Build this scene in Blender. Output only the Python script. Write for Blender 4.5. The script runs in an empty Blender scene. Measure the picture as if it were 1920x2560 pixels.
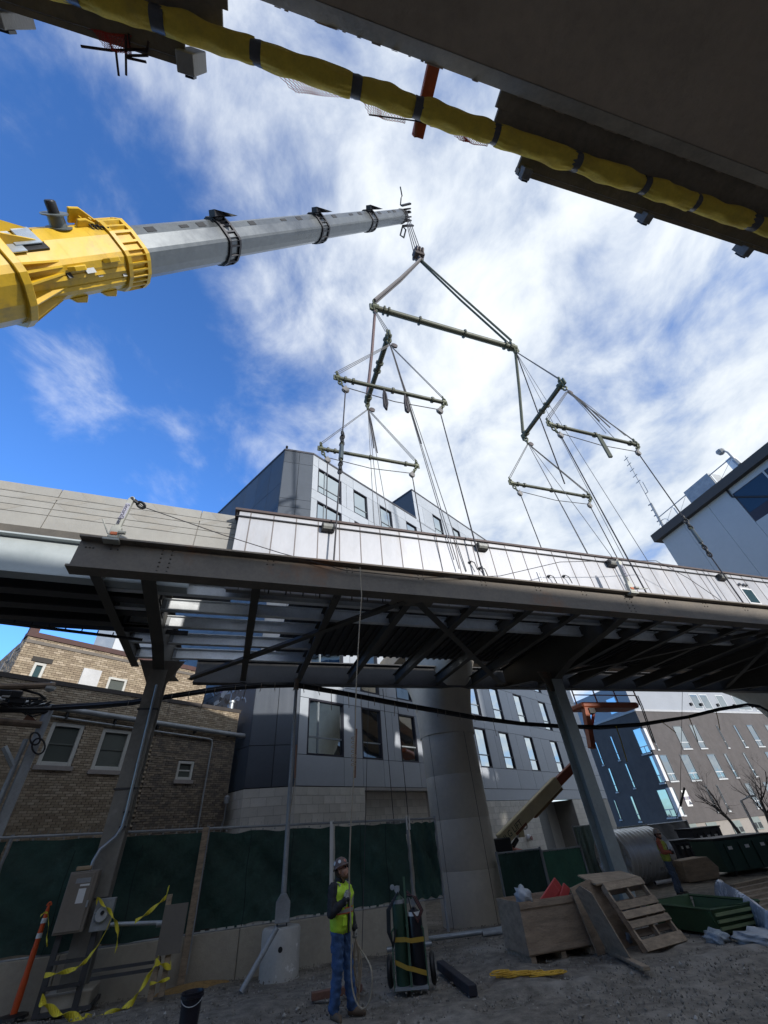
import bpy, bmesh, math, random
import numpy as np
from mathutils import Vector, Matrix
random.seed(7)
rnd = random.Random(11)

# ------------------------------------------------------------------ camera
scene = bpy.context.scene
F_PX, CX, CY, HCAM = 1000.0, 960.0, 1280.0, 1.95
def _n(v):
    v = np.asarray(v, float); return v / np.linalg.norm(v)
_Z = _n([842 - 960, 60 - 1280, F_PX]); _f = np.array([0, 0, 1.0])
_Y = _n(_f - _Z * _f.dot(_Z)); _X = np.cross(_Y, _Z)
RC = np.stack([_X, _Y, _Z])
CAM = np.array([0, 0, HCAM])
cam = bpy.data.cameras.new('camera'); cam_o = bpy.data.objects.new('camera', cam)
scene.collection.objects.link(cam_o); scene.camera = cam_o
cam.sensor_fit = 'HORIZONTAL'; cam.sensor_width = 36; cam.lens = 36 * F_PX / 1920
cam.clip_start = 0.05; cam.clip_end = 5000
_r, _u, _b = RC @ [1, 0, 0], RC @ [0, -1, 0], RC @ [0, 0, -1]
cam_o.matrix_world = Matrix(((_r[0], _u[0], _b[0], 0), (_r[1], _u[1], _b[1], 0), (_r[2], _u[2], _b[2], HCAM), (0, 0, 0, 1)))

# ------------------------------------------------------------------ sky, sun, exposure
SUN_AZ, SUN_EL = 135.0, 15.0          # azimuth from +Y towards +X
world = bpy.data.worlds.new('World'); scene.world = world; world.use_nodes = True
def build_sky():
    nt = world.node_tree; nt.nodes.clear(); N = nt.nodes.new; L = nt.links.new
    out = N('ShaderNodeOutputWorld'); bg = N('ShaderNodeBackground'); bg.inputs[1].default_value = 0.12
    sky = N('ShaderNodeTexSky'); sky.sky_type = 'NISHITA'; sky.sun_disc = False
    sky.sun_elevation = math.radians(SUN_EL); sky.sun_rotation = math.radians(SUN_AZ)
    sky.air_density = 1.0; sky.dust_density = 0.35; sky.ozone_density = 2.2; sky.altitude = 200
    tc = N('ShaderNodeTexCoord'); sep = N('ShaderNodeSeparateXYZ'); L(tc.outputs['Generated'], sep.inputs[0])
    def m(op, a, b=None, c=None):
        n = N('ShaderNodeMath'); n.operation = op
        for i, x in enumerate((a, b, c)):
            if x is None: continue
            if isinstance(x, (int, float)): n.inputs[i].default_value = x
            else: L(x, n.inputs[i])
        return n.outputs[0]
    z = m('ADD', m('MAXIMUM', sep.outputs[2], 0.0), 0.16)
    px_, py_ = m('DIVIDE', sep.outputs[0], z), m('DIVIDE', sep.outputs[1], z)
    cmb = N('ShaderNodeCombineXYZ'); L(px_, cmb.inputs[0]); L(py_, cmb.inputs[1])
    def noise(scale, det, rough, dist=0.0, off=(0, 0, 0), rot=0.0, sc=(1, 1, 1)):
        mp = N('ShaderNodeMapping'); mp.inputs['Location'].default_value = off; mp.inputs['Rotation'].default_value = (0, 0, rot); mp.inputs['Scale'].default_value = sc
        L(cmb.outputs[0], mp.inputs[0])
        n = N('ShaderNodeTexNoise'); n.inputs['Scale'].default_value = scale; n.inputs['Detail'].default_value = det
        n.inputs['Roughness'].default_value = rough; n.inputs['Distortion'].default_value = dist
        L(mp.outputs[0], n.inputs['Vector']); return n.outputs[0]
    big = noise(0.55, 2, 0.5, 0.2, (3.1, 1.7, 0))
    mid = noise(1.5, 5, 0.56, 0.3, (2.4, 0.9, 0), 0.5, (1, 0.85, 1))
    fine = noise(4.6, 7, 0.61, 0.25, (1.3, 4.2, 0), 0.5, (1, 0.85, 1))
    # the cloud field thickens towards the sun side (+X)
    cov = N('ShaderNodeMapRange'); cov.interpolation_type = 'SMOOTHSTEP'
    L(m('ADD', px_, m('MULTIPLY', py_, -0.1)), cov.inputs[0])
    cov.inputs[1].default_value = -1.25; cov.inputs[2].default_value = 0.35; cov.inputs[3].default_value = -0.215; cov.inputs[4].default_value = 0.115
    d = m('ADD', m('ADD', m('MULTIPLY', big, 0.35), m('MULTIPLY', mid, 0.52)), m('ADD', m('MULTIPLY', fine, 0.44), cov.outputs[0]))
    mr = N('ShaderNodeMapRange'); mr.interpolation_type = 'SMOOTHSTEP'; L(d, mr.inputs[0])
    mr.inputs[1].default_value = 0.53; mr.inputs[2].default_value = 0.80
    shade = N('ShaderNodeMapRange'); L(m('ADD', m('MULTIPLY', mid, 0.5), m('MULTIPLY', fine, 0.5)), shade.inputs[0])
    shade.inputs[1].default_value = 0.36; shade.inputs[2].default_value = 0.62; shade.inputs[3].default_value = 0.0; shade.inputs[4].default_value = 1.0
    cc = N('ShaderNodeMix'); cc.data_type = 'RGBA'; L(shade.outputs[0], cc.inputs[0])
    cc.inputs[6].default_value = (2.15, 2.6, 3.3, 1); cc.inputs[7].default_value = (4.7, 4.9, 5.05, 1)
    tint = N('ShaderNodeMix'); tint.data_type = 'RGBA'; tint.blend_type = 'MULTIPLY'; tint.inputs[0].default_value = 1
    L(sky.outputs[0], tint.inputs[6]); tint.inputs[7].default_value = (0.56, 0.94, 1.50, 1)
    mx = N('ShaderNodeMix'); mx.data_type = 'RGBA'; L(mr.outputs[0], mx.inputs[0]); L(tint.outputs[2], mx.inputs[6]); L(cc.outputs[2], mx.inputs[7])
    L(mx.outputs[2], bg.inputs[0]); L(bg.outputs[0], out.inputs[0])
build_sky()
sl = bpy.data.lights.new('sun', 'SUN'); sl.energy = 2.1; sl.angle = math.radians(2.0); sl.color = (1.0, 0.965, 0.92)
so = bpy.data.objects.new('sun', sl); scene.collection.objects.link(so)
_az, _el = math.radians(SUN_AZ), math.radians(SUN_EL)
SUNV = Vector((math.sin(_az) * math.cos(_el), math.cos(_az) * math.cos(_el), math.sin(_el)))
so.rotation_euler = SUNV.to_track_quat('Z', 'Y').to_euler(); so.location = (20, -20, 60)
vs = scene.view_settings; vs.view_transform = 'Standard'; vs.look = 'None'; vs.exposure = 0.95; vs.gamma = 1.0; vs.use_curve_mapping = False

# ------------------------------------------------------------------ places: rays, planes and the site's own axes
def ray(x, y): return _n(RC @ np.array([x - CX, y - CY, F_PX]))
def onz(x, y, z):
    r = ray(x, y); return CAM + r * (z - HCAM) / r[2]
def onplane(x, y, p, nrm):
    r = ray(x, y); nrm = np.asarray(nrm, float); return CAM + r * (nrm.dot(np.asarray(p) - CAM) / nrm.dot(r))
def azv(a):
    a = math.radians(a); return np.array([math.sin(a), math.cos(a), 0.0])
def right_of(d): return np.array([d[1], -d[0], 0.0])
L0 = np.array([-6.83, 11.36, 0.0])            # foot of the left steel column
U = azv(69.0); Nn = -right_of(U); Zv = np.array([0, 0, 1.0])   # along the platform, away from the camera, up
def W(s, t, z): return L0 + U * s + Nn * t + Zv * z
def ST(P): P = np.asarray(P, float); return np.array([(P - L0) @ U, (P - L0) @ Nn, P[2]])
def S(x, y, t): return ST(onplane(x, y, L0 + Nn * t, Nn))
def SZ(x, y, z): return ST(onz(x, y, z))
def sstep(a, b, x):
    k = min(1, max(0, (x - a) / (b - a))); return k * k * (3 - 2 * k)
def gz(P):                                    # height of the ground
    s, t, _ = ST((P[0], P[1], 0)); return -0.5 * sstep(-2.0, 5.5, t)
def G(x, y):                                  # where a point of the ground is
    z = 0.0
    for _ in range(12): P = onz(x, y, z); z = gz(P)
    return np.array([P[0], P[1], z])
def up_at(base, x, y):                        # the point right above base seen at x, y
    r = ray(x, y); k = math.hypot(*(np.asarray(base) - CAM)[:2]) / math.hypot(r[0], r[1]); P = CAM + r * k
    return np.array([base[0], base[1], P[2]])

# ------------------------------------------------------------------ objects
COL = scene.collection; ORG = {}
def tag(o, label=None, cat=None, group=None, kind=None):
    if label: o['label'] = label
    if cat: o['category'] = cat
    if group: o['group'] = group
    if kind: o['kind'] = kind
    return o
def thing(name, label, cat, base=(0, 0, 0), group=None):
    o = bpy.data.objects.new(name, None); o.empty_display_size = 0.2; o.location = base; COL.objects.link(o)
    ORG[o.name] = np.asarray(base, float); return tag(o, label, cat, group)
def org(o): return ORG.get(o.name, np.zeros(3)) if o else np.zeros(3)
class MB:
    def __init__(s): s.v = []; s.f = []
    def add(s, vs, fs):
        k = len(s.v); s.v += [tuple(map(float, q)) for q in vs]; s.f += [tuple(i + k for i in q) for q in fs]; return s
    def box(s, c, h, ax=((1, 0, 0), (0, 1, 0), (0, 0, 1))):
        c = np.asarray(c, float); A = [np.asarray(a, float) * k for a, k in zip(ax, h)]
        vs = [c + A[0] * i + A[1] * j + A[2] * k for i in (-1, 1) for j in (-1, 1) for k in (-1, 1)]
        fs = [(0, 1, 3, 2), (4, 6, 7, 5), (0, 4, 5, 1), (2, 3, 7, 6), (0, 2, 6, 4), (1, 5, 7, 3)]
        if np.dot(np.cross(A[0], A[1]), A[2]) < 0: fs = [q[::-1] for q in fs]
        return s.add(vs, fs)
    def bar(s, p, q, w, h, up=(0, 0, 1)):
        p = np.asarray(p, float); q = np.asarray(q, float); d = _n(q - p); up = np.asarray(up, float)
        if abs(d @ _n(up)) > .98: up = np.array([0, 1.0, 0]) if abs(d[1]) < .9 else np.array([1.0, 0, 0])
        x = _n(np.cross(d, up)); z = np.cross(x, d)
        return s.box((p + q) / 2, (np.linalg.norm(q - p) / 2, w / 2, h / 2), (d, x, z))
    def ring(s, pts_list, cap=True, closed=False):        # loft of loops with equal counts
        k = len(s.v); n = len(pts_list[0])
        for l in pts_list: s.v += [tuple(map(float, q)) for q in l]
        m = len(pts_list)
        for i in range(m if closed else m - 1):
            for j in range(n):
                a = k + i * n + j; b = k + i * n + (j + 1) % n; c = k + ((i + 1) % m) * n + (j + 1) % n; d = k + ((i + 1) % m) * n + j
                s.f.append((a, b, c, d))
        if cap and not closed: s.f.append(tuple(range(k + n - 1, k - 1, -1))); s.f.append(tuple(k + (m - 1) * n + j for j in range(n)))
        return s
    def tube(s, p, q, r, r2=None, n=10, cap=True):
        p = np.asarray(p, float); q = np.asarray(q, float); r2 = r if r2 is None else r2
        d = _n(q - p); a = _n(np.cross(d, (0, 0, 1) if abs(d[2]) < .9 else (1, 0, 0))); b = np.cross(d, a)
        o = [math.tau * i / n for i in range(n)]
        return s.ring([[p + (a * math.cos(t) + b * math.sin(t)) * r for t in o], [q + (a * math.cos(t) + b * math.sin(t)) * r2 for t in o]], cap)
    def path(s, pts, r, n=6, closed=False):
        P = [np.asarray(p, float) for p in pts]; m = len(P); loops = []; a = None
        for i in range(m):
            d = P[(i + 1) % m] - P[i - 1] if closed or 0 < i < m - 1 else (P[1] - P[0] if i == 0 else P[-1] - P[-2])
            d = _n(d)
            if a is None: a = np.cross(d, (0, 0, 1) if abs(d[2]) < .9 else (1, 0, 0))
            a = _n(a - d * a.dot(d)); b = np.cross(d, a); rr = r[i] if hasattr(r, '__len__') else r
            loops.append([P[i] + (a * math.cos(math.tau * j / n) + b * math.sin(math.tau * j / n)) * rr for j in range(n)])
        return s.ring(loops, True, closed)
    def lathe(s, base, prof, axis=(0, 0, 1), n=16, cap=True):
        base = np.asarray(base, float); d = _n(axis); a = _n(np.cross(d, (0, 0, 1) if abs(d[2]) < .9 else (1, 0, 0))); b = np.cross(d, a)
        return s.ring([[base + d * h + (a * math.cos(math.tau * j / n) + b * math.sin(math.tau * j / n)) * max(r, 1e-4) for j in range(n)] for r, h in prof], cap)
    def prism(s, poly, vec):
        vec = np.asarray(vec, float); A = [np.asarray(p, float) for p in poly]; return s.ring([A, [p + vec for p in A]])
    def ibeam(s, p, q, depth, width, tw=.02, tf=.03, up=(0, 0, 1)):   # p, q on the line of the bottom flange's underside
        p = np.asarray(p, float); q = np.asarray(q, float); up = np.asarray(up, float)
        s.bar(p + up * tf / 2, q + up * tf / 2, width, tf, up); s.bar(p + up * (depth - tf / 2), q + up * (depth - tf / 2), width, tf, up)
        return s.bar(p + up * depth / 2, q + up * depth / 2, tw, depth - 2 * tf - .001, up)
    def ribbon(s, pts, wv, th=.004):                      # a strip along pts, width vector per point
        loops = []
        for p, w in zip(pts, wv):
            p = np.asarray(p, float); w = np.asarray(w, float); k = _n(np.cross(w, (.3, .5, .8))) * th
            loops.append([p - w + k, p + w + k, p + w - k, p - w - k])
        return s.ring(loops)
    def build(s, name, mat, parent=None, smooth=False, bevel=0.0, recalc=False, kind=None, label=None):
        o3 = org(parent); me = bpy.data.meshes.new(name)
        me.from_pydata([(v[0] - o3[0], v[1] - o3[1], v[2] - o3[2]) for v in s.v], [], s.f)
        bm = bmesh.new(); bm.from_mesh(me); bmesh.ops.recalc_face_normals(bm, faces=bm.faces); bm.to_mesh(me); bm.free()
        o = bpy.data.objects.new(name, me); COL.objects.link(o)
        if parent: o.parent = parent
        ORG[o.name] = o3
        me.materials.append(mat)
        if smooth:
            for p in me.polygons: p.use_smooth = True
            try: me.set_sharp_from_angle(angle=math.radians(42))
            except Exception: pass
        if bevel:
            b = o.modifiers.new('bevel', 'BEVEL'); b.width = bevel; b.segments = 1; b.limit_method = 'ANGLE'; b.angle_limit = math.radians(40)
        if kind: o['kind'] = kind
        if label: o['label'] = label
        return o
def single(mb, name, mat, label, cat, base, group=None, **k):   # a thing that is one mesh, origin at its base
    base = np.asarray(base, float); t = MB(); t.v = [tuple(np.asarray(v) - base) for v in mb.v]; t.f = mb.f
    o = t.build(name, mat, None, **k); o.location = base; ORG[o.name] = base; return tag(o, label, cat, group)
def textmesh(name, body, mat, parent, origin, xdir, ydir, height, align='LEFT', depth=.002):
    cu = bpy.data.curves.new(name, 'FONT'); cu.body = body; cu.size = 1.0; cu.align_x = align; cu.resolution_u = 2; cu.extrude = depth / height
    to = bpy.data.objects.new(name, cu); COL.objects.link(to); bpy.context.view_layer.update()
    me = bpy.data.meshes.new_from_object(to); bpy.data.objects.remove(to); bpy.data.curves.remove(cu)
    x = _n(xdir); y = _n(ydir); z = np.cross(x, y); o3 = org(parent); h = height / .72
    for v in me.vertices:
        p = np.asarray(origin, float) + x * v.co.x * h + y * v.co.y * h + z * v.co.z * h - o3; v.co = p
    o = bpy.data.objects.new(name, me); COL.objects.link(o); o.parent = parent; ORG[o.name] = o3
    me.materials.clear(); me.materials.append(mat); return o

# ------------------------------------------------------------------ materials
MATS = {}
def M(name, col, rough=.65, metal=0.0, var=.12, vs=2.5, bump=0.0, bs=40, stain=None, st_amt=.5, st_scale=.9, st_lo=.5, st_hi=.72, spec=.5, stretch=(1, 1, 1), alpha=None, rnd_obj=0.0, trans=0.0):
    if name in MATS: return MATS[name]
    m = bpy.data.materials.new(name); m.use_nodes = True; nt = m.node_tree; N = nt.nodes.new; L = nt.links.new
    b = nt.nodes['Principled BSDF']; b.inputs['Roughness'].default_value = rough; b.inputs['Metallic'].default_value = metal
    b.inputs['Specular IOR Level'].default_value = spec
    tc = N('ShaderNodeTexCoord'); mp = N('ShaderNodeMapping'); mp.inputs['Scale'].default_value = stretch; L(tc.outputs['Object'], mp.inputs[0])
    def noise(sc, det=5, r=.6):
        n = N('ShaderNodeTexNoise'); n.inputs['Scale'].default_value = sc; n.inputs['Detail'].default_value = det; n.inputs['Roughness'].default_value = r
        L(mp.outputs[0], n.inputs['Vector']); return n.outputs[0]
    n1 = noise(vs); n2 = noise(vs * 9, 4)
    ad = N('ShaderNodeMath'); ad.operation = 'MULTIPLY_ADD'; L(n2, ad.inputs[0]); ad.inputs[1].default_value = .45; L(n1, ad.inputs[2])
    mr = N('ShaderNodeMapRange'); L(ad.outputs[0], mr.inputs[0]); mr.inputs[1].default_value = .42; mr.inputs[2].default_value = 1.02
    mr.inputs[3].default_value = 1 - var * 1.6; mr.inputs[4].default_value = 1 + var * 1.2
    val = mr.outputs[0]
    if rnd_obj:
        oi = N('ShaderNodeObjectInfo'); r2 = N('ShaderNodeMapRange'); L(oi.outputs['Random'], r2.inputs[0]); r2.inputs[3].default_value = 1 - rnd_obj; r2.inputs[4].default_value = 1 + rnd_obj
        mm = N('ShaderNodeMath'); mm.operation = 'MULTIPLY'; L(val, mm.inputs[0]); L(r2.outputs[0], mm.inputs[1]); val = mm.outputs[0]
    mx = N('ShaderNodeVectorMath'); mx.operation = 'SCALE'; mx.inputs[0].default_value = col; L(val, mx.inputs['Scale']); c = mx.outputs[0]
    if stain:
        ns = noise(st_scale, 6, .68); r3 = N('ShaderNodeMapRange'); r3.interpolation_type = 'SMOOTHSTEP'; L(ns, r3.inputs[0]); r3.inputs[1].default_value = st_lo; r3.inputs[2].default_value = st_hi; r3.inputs[4].default_value = st_amt
        m2 = N('ShaderNodeMix'); m2.data_type = 'RGBA'; L(r3.outputs[0], m2.inputs[0]); L(c, m2.inputs[6]); m2.inputs[7].default_value = (*stain, 1); c = m2.outputs[2]
    L(c, b.inputs['Base Color'])
    rr = N('ShaderNodeMapRange'); L(n1, rr.inputs[0]); rr.inputs[1].default_value = .3; rr.inputs[2].default_value = .7; rr.inputs[3].default_value = max(.03, rough - .08); rr.inputs[4].default_value = min(1, rough + .1); L(rr.outputs[0], b.inputs['Roughness'])
    if bump:
        bp = N('ShaderNodeBump'); bp.inputs['Strength'].default_value = bump; bp.inputs['Distance'].default_value = .02; L(noise(bs, 6), bp.inputs['Height']); L(bp.outputs[0], b.inputs['Normal'])
    if trans: b.inputs['Transmission Weight'].default_value = trans
    if alpha is not None: b.inputs['Alpha'].default_value = alpha
    MATS[name] = m; return m
def GL(name, tint=(.02, .03, .035), rough=.03, spec=1.0, ior=2.2, metal=0.0):
    if name in MATS: return MATS[name]
    m = bpy.data.materials.new(name); m.use_nodes = True; b = m.node_tree.nodes['Principled BSDF']
    b.inputs['Base Color'].default_value = (*tint, 1); b.inputs['Roughness'].default_value = rough; b.inputs['IOR'].default_value = ior; b.inputs['Metallic'].default_value = metal; b.inputs['Specular IOR Level'].default_value = spec * .5
    N = m.node_tree.nodes.new; L = m.node_tree.links.new
    tc = N('ShaderNodeTexCoord'); n = N('ShaderNodeTexNoise'); n.inputs['Scale'].default_value = .7; L(tc.outputs['Object'], n.inputs['Vector'])
    bp = N('ShaderNodeBump'); bp.inputs['Strength'].default_value = .035; bp.inputs['Distance'].default_value = .3; L(n.outputs[0], bp.inputs['Height']); L(bp.outputs[0], b.inputs['Normal'])
    MATS[name] = m; return m

steel = M('painted_steel', (0.168, 0.143, 0.114), .6, .05, .25, 1.5, .15, 60, stain=(0.224, 0.106, 0.047), st_amt=.7, st_scale=.55, st_lo=.56, st_hi=.72)
steel2 = M('dark_steel', (0.063, 0.063, 0.066), .55, .1, .2, 1.5, .15, 60)
galv = M('galvanized', (.40, .43, .45), .42, .55, .16, 3, .1, 60)
galv_d = M('galvanized_dull', (.30, .315, .325), .55, .25, .2, 3, .1, 60)
conc = M('concrete', (0.396, 0.374, 0.341), .85, 0, .12, 1.2, .35, 30, stain=(0.242, 0.220, 0.193), st_amt=.6, st_scale=.7)
conc_l = M('concrete_light', (.325, .315, .285), .85, 0, .09, 1.0, .25, 30, stain=(.29, .27, .24), st_amt=.5, st_scale=.8)
conc_d = M('concrete_soffit', (0.475, 0.381, 0.288), .9, 0, .16, 1.0, .6, 35, stain=(0.312, 0.231, 0.163), st_amt=.6, st_scale=.5)
black = M('black_rubber', (.012, .012, .013), .5, 0, .2)
blackm = M('black_metal', (.022, .022, .024), .45, .3, .2)
cable_m = M('cable', (.045, .042, .045), .6, .2, .2)
wire_m = M('wire_rope', (.16, .155, .15), .5, .5, .2, 20)
white_p = M('white_paint', (.74, .74, .73), .5, 0, .06)
wood = M('weathered_wood', (0.330, 0.252, 0.174), .85, 0, .35, 4, .5, 30, stretch=(.4, 3, 5), rnd_obj=.18)
wood_d = M('dark_wood', (0.156, 0.117, 0.085), .85, 0, .25, 4, .4, 30, rnd_obj=.15)
ply = M('plywood', (0.336, 0.252, 0.176), .8, 0, .3, 2, .4, 25, stretch=(.5, 3, 5), stain=(0.185, 0.143, 0.101), st_amt=.7, st_scale=1.6, rnd_obj=.1)
orange = M('orange_paint', (.52, .10, .025), .55, 0, .22, 3, .1, stain=(.18, .06, .03), st_amt=.6)
yellow = M('crane_yellow', (.64, .40, .02), .42, 0, .12, .9, .05, 6, stain=(.33, .22, .05), st_amt=.7, st_scale=.8)
# ================================================================== GROUND
def vnoise(x, y, seed=0):
    xi = np.floor(x).astype(int); yi = np.floor(y).astype(int); fx = x - xi; fy = y - yi
    def h(i, j): return (np.sin(i * 127.1 + j * 311.7 + seed * 17.3) * 43758.5453) % 1.0
    fx = fx * fx * (3 - 2 * fx); fy = fy * fy * (3 - 2 * fy)
    return (h(xi, yi) * (1 - fx) + h(xi + 1, yi) * fx) * (1 - fy) + (h(xi, yi + 1) * (1 - fx) + h(xi + 1, yi + 1) * fx) * fy
def gz_arr(X, Y):
    t = (X - L0[0]) * Nn[0] + (Y - L0[1]) * Nn[1]; k = np.clip((t + 2) / 7.5, 0, 1)
    return -0.5 * k * k * (3 - 2 * k)
far = [1.2 * 1.45 ** i for i in range(16)]
xs = np.array([-15 - f for f in far[::-1]] + list(np.arange(-15, 20.01, .13)) + [20 + f for f in far])
ys = np.array([4 - f for f in far[::-1]] + list(np.arange(4, 27.01, .13)) + [27 + f for f in far])
GX, GY = np.meshgrid(xs, ys); GZ = gz_arr(GX, GY)
near = np.clip((30 - np.hypot(GX, GY - 12)) / 8, 0, 1)
GZ += near * ((vnoise(GX * .7, GY * .7) - .5) * .10 + (vnoise(GX * 2.3, GY * 2.3, 3) - .5) * .05 + (vnoise(GX * 6, GY * 6, 5) - .5) * .03) - .02
ts_ = (GX - L0[0]) * Nn[0] + (GY - L0[1]) * Nn[1]; ss_ = (GX - L0[0]) * U[0] + (GY - L0[1]) * U[1]
for c_ in (-5.2, -6.9, -1.9): GZ -= .05 * np.exp(-((ts_ - c_ - .25 * np.sin(ss_ * .35)) / .16) ** 2) * np.clip((ss_ - 4.5) / 2, 0, 1) * near - .02 * np.exp(-((ts_ - c_ - .3 - .25 * np.sin(ss_ * .35)) / .12) ** 2) * np.clip((ss_ - 4.5) / 2, 0, 1) * near
nx, ny = len(xs), len(ys)
gv = np.stack([GX.ravel(), GY.ravel(), GZ.ravel()], 1)
ii = np.arange(nx * ny).reshape(ny, nx); gf = np.stack([ii[:-1, :-1].ravel(), ii[:-1, 1:].ravel(), ii[1:, 1:].ravel(), ii[1:, :-1].ravel()], 1)
me = bpy.data.meshes.new('ground'); me.from_pydata(gv.tolist(), [], gf.tolist())
me.materials.append(M('gravel_ground', (.205, .180, .146), .95, 0, .45, 5.0, 1.0, 55, stain=(0.375, 0.342, 0.292), st_amt=.7, st_scale=.45, st_lo=.48, st_hi=.66))
for p in me.polygons: p.use_smooth = True
g = bpy.data.objects.new('ground', me); COL.objects.link(g); g['kind'] = 'structure'; g['label'] = 'dark gravel and dirt ground of the construction yard'
# loose stones
rs = np.random.RandomState(4)
oct_v = np.array([[1, 0, 0], [-1, 0, 0], [0, 1, 0], [0, -1, 0], [0, 0, 1], [0, 0, -1]], float)
oct_f = np.array([(0, 2, 4), (2, 1, 4), (1, 3, 4), (3, 0, 4), (2, 0, 5), (1, 2, 5), (3, 1, 5), (0, 3, 5)])
def stones(name, NS, rmin, rmax, pw_, mat, label):
    d = 6.3 + 15 * rs.rand(NS) ** 1.6; a = rs.uniform(-.74, .66, NS); x, y = d * np.sin(a), d * np.cos(a)
    keep = vnoise(x * .8, y * .8, 9) + .35 * vnoise(x * 3.1, y * 3.1, 2) > .42; x, y = x[keep], y[keep]; n_ = len(x)
    r = rmin + (rmax - rmin) * rs.rand(n_) ** pw_; z = gz_arr(x, y) + r * .15
    v = oct_v[None] * (r[:, None, None] * rs.uniform(.6, 1.35, (n_, 1, 3))) + rs.normal(0, 1, (n_, 6, 3)) * r[:, None, None] * .16; q = rs.uniform(0, 6.28, n_); c, s_ = np.cos(q)[:, None], np.sin(q)[:, None]
    v = np.stack([v[..., 0] * c - v[..., 1] * s_, v[..., 0] * s_ + v[..., 1] * c, v[..., 2]], -1) + np.stack([x, y, z], -1)[:, None]
    fc = (oct_f[None] + (np.arange(n_) * 6)[:, None, None]).reshape(-1, 3)
    me = bpy.data.meshes.new(name); me.from_pydata(v.reshape(-1, 3).tolist(), [], fc.tolist()); me.materials.append(mat)
    o = bpy.data.objects.new(name, me); COL.objects.link(o); tag(o, label, 'gravel', None, 'stuff')
stones('gravel', 26000, .006, .022, 2.5, M('stone_dark', (.22, .197, .163), .95, 0, .35, 9, .2), 'dark crushed gravel covering the yard')
stones('pale_gravel', 5000, .006, .030, 4.5, M('stone', (0.365, 0.338, 0.297), .9, 0, .35, 9, .2), 'paler loose stones scattered over the dark gravel')
# ================================================================== OVERHEAD VIADUCT ABOVE THE CAMERA
DAZ = 72.8; Ud = azv(DAZ); Nd = -right_of(Ud); Od = onz(960, 116, 8.0)
def D(k, n, z): return np.array([Od[0], Od[1], 0]) + Ud * k + Nd * n + Zv * z
def DK(x, y, z): P = onz(x, y, z) - Od; return P @ Ud, P @ Nd
vd = thing('viaduct_deck', 'dark concrete viaduct deck overhead seen from below, yellow wrapped pipe along its edge', 'viaduct', D(0, -5, 8))
MB().prism([D(-45, -.125, 8.0), D(-45, -.125, 8.7), D(-45, -6.0, 8.7), D(-45, -6.0, 8.0)], Ud * 100).build('soffit_slab', conc_d, vd)
MB().prism([D(-45, -.12, 7.985), D(-45, 0.0, 8.09), D(-45, 0.0, 8.14), D(-45, -.12, 8.14)], Ud * 100).build('edge_angle', M('edge_steel', (0.552, 0.492, 0.408), .7, 0, .2, 2, .4, 30), vd)
MB().prism([D(-45, -.30, 8.14), D(-45, -.004, 8.14), D(-45, -.004, 10.2), D(-45, -.30, 10.2)], Ud * 100).build('parapet', conc, vd)
MB().prism([D(-45, -5.7, 8.71), D(-45, -6.0, 8.71), D(-45, -6.0, 10.2), D(-45, -5.7, 10.2)], Ud * 100).build('parapet', conc, vd)
for k in (-26, 34): MB().tube(D(k, -3.0, -.3), D(k, -3.0, 7.99), .9, n=24).build('pier', conc, vd)
sun_blk = thing('added_sun_block', 'long plain brick block added unseen behind the overhead viaduct to keep low sun off the yard', 'building', D(5, -16, 0))  # added out of view to stop low sun reaching the yard under the deck
MB().prism([D(-60, -16, -.5), D(75, -16, -.5), D(75, -26, -.5), D(-60, -26, -.5)], Zv * 11.5).build('wall', M('sun_block_brick', (.30, .20, .15), .9, 0, .15, 1, .3), sun_blk)
MB().prism([D(-60.1, -15.9, 11.003), D(75.1, -15.9, 11.003), D(75.1, -16.3, 11.003), D(-60.1, -16.3, 11.003)], Zv * .2).build('coping', conc, sun_blk)
for k in range(-24, 40, 4):
    for z in (2.2, 6.2): MB().box(D(k, -15.98, z + .9), (.8, .03, .9), (Ud, Nd, Zv)).build('window', M('sun_block_pane', (.05, .06, .07), .2), sun_blk)
# ragged concrete drips along the edge
mb = MB()
for i in range(60):
    k = -1.3 + rnd.random() * 9; mb.box(D(k, .004, 8.10 + rnd.uniform(-.01, .03)), (rnd.uniform(.008, .05), rnd.uniform(.002, .008), .02), (Ud, Nd, Zv))
mb.build('slurry_drip', conc_d, vd, kind='stuff')
# wrapped pipe
PZ = 8.02
bx = [(-120, -75), (195, 35), (395, 60), (645, 105), (890, 190), (1050, 250), (1240, 325), (1440, 400), (1610, 465), (1730, 510), (1870, 570), (2050, 640)]
bk = [DK(x, y, PZ) for x, y in bx]; pk = np.polyfit([b[0] for b in bk[1:-1]], [b[1] for b in bk[1:-1]], 1)
PN = lambda k: pk[0] * k + pk[1]
wp = thing('wrapped_pipe', 'long pipe wrapped in yellow foam with dark tape bands under the viaduct edge', 'pipe', D(0, .3, 8.0))
foam = M('yellow_foam', (0.717, 0.511, 0.063), .8, 0, .14, 4, .5, 18, stain=(0.484, 0.340, 0.072), st_amt=.7, st_scale=2.2)
tape = M('grey_tape', (.10, .10, .105), .35, .2, .2, 6, .2)
ks = [bk[0][0] - 3] + [b[0] for b in bk] + [bk[-1][0] + 1.5, bk[-1][0] + 3]
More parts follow.
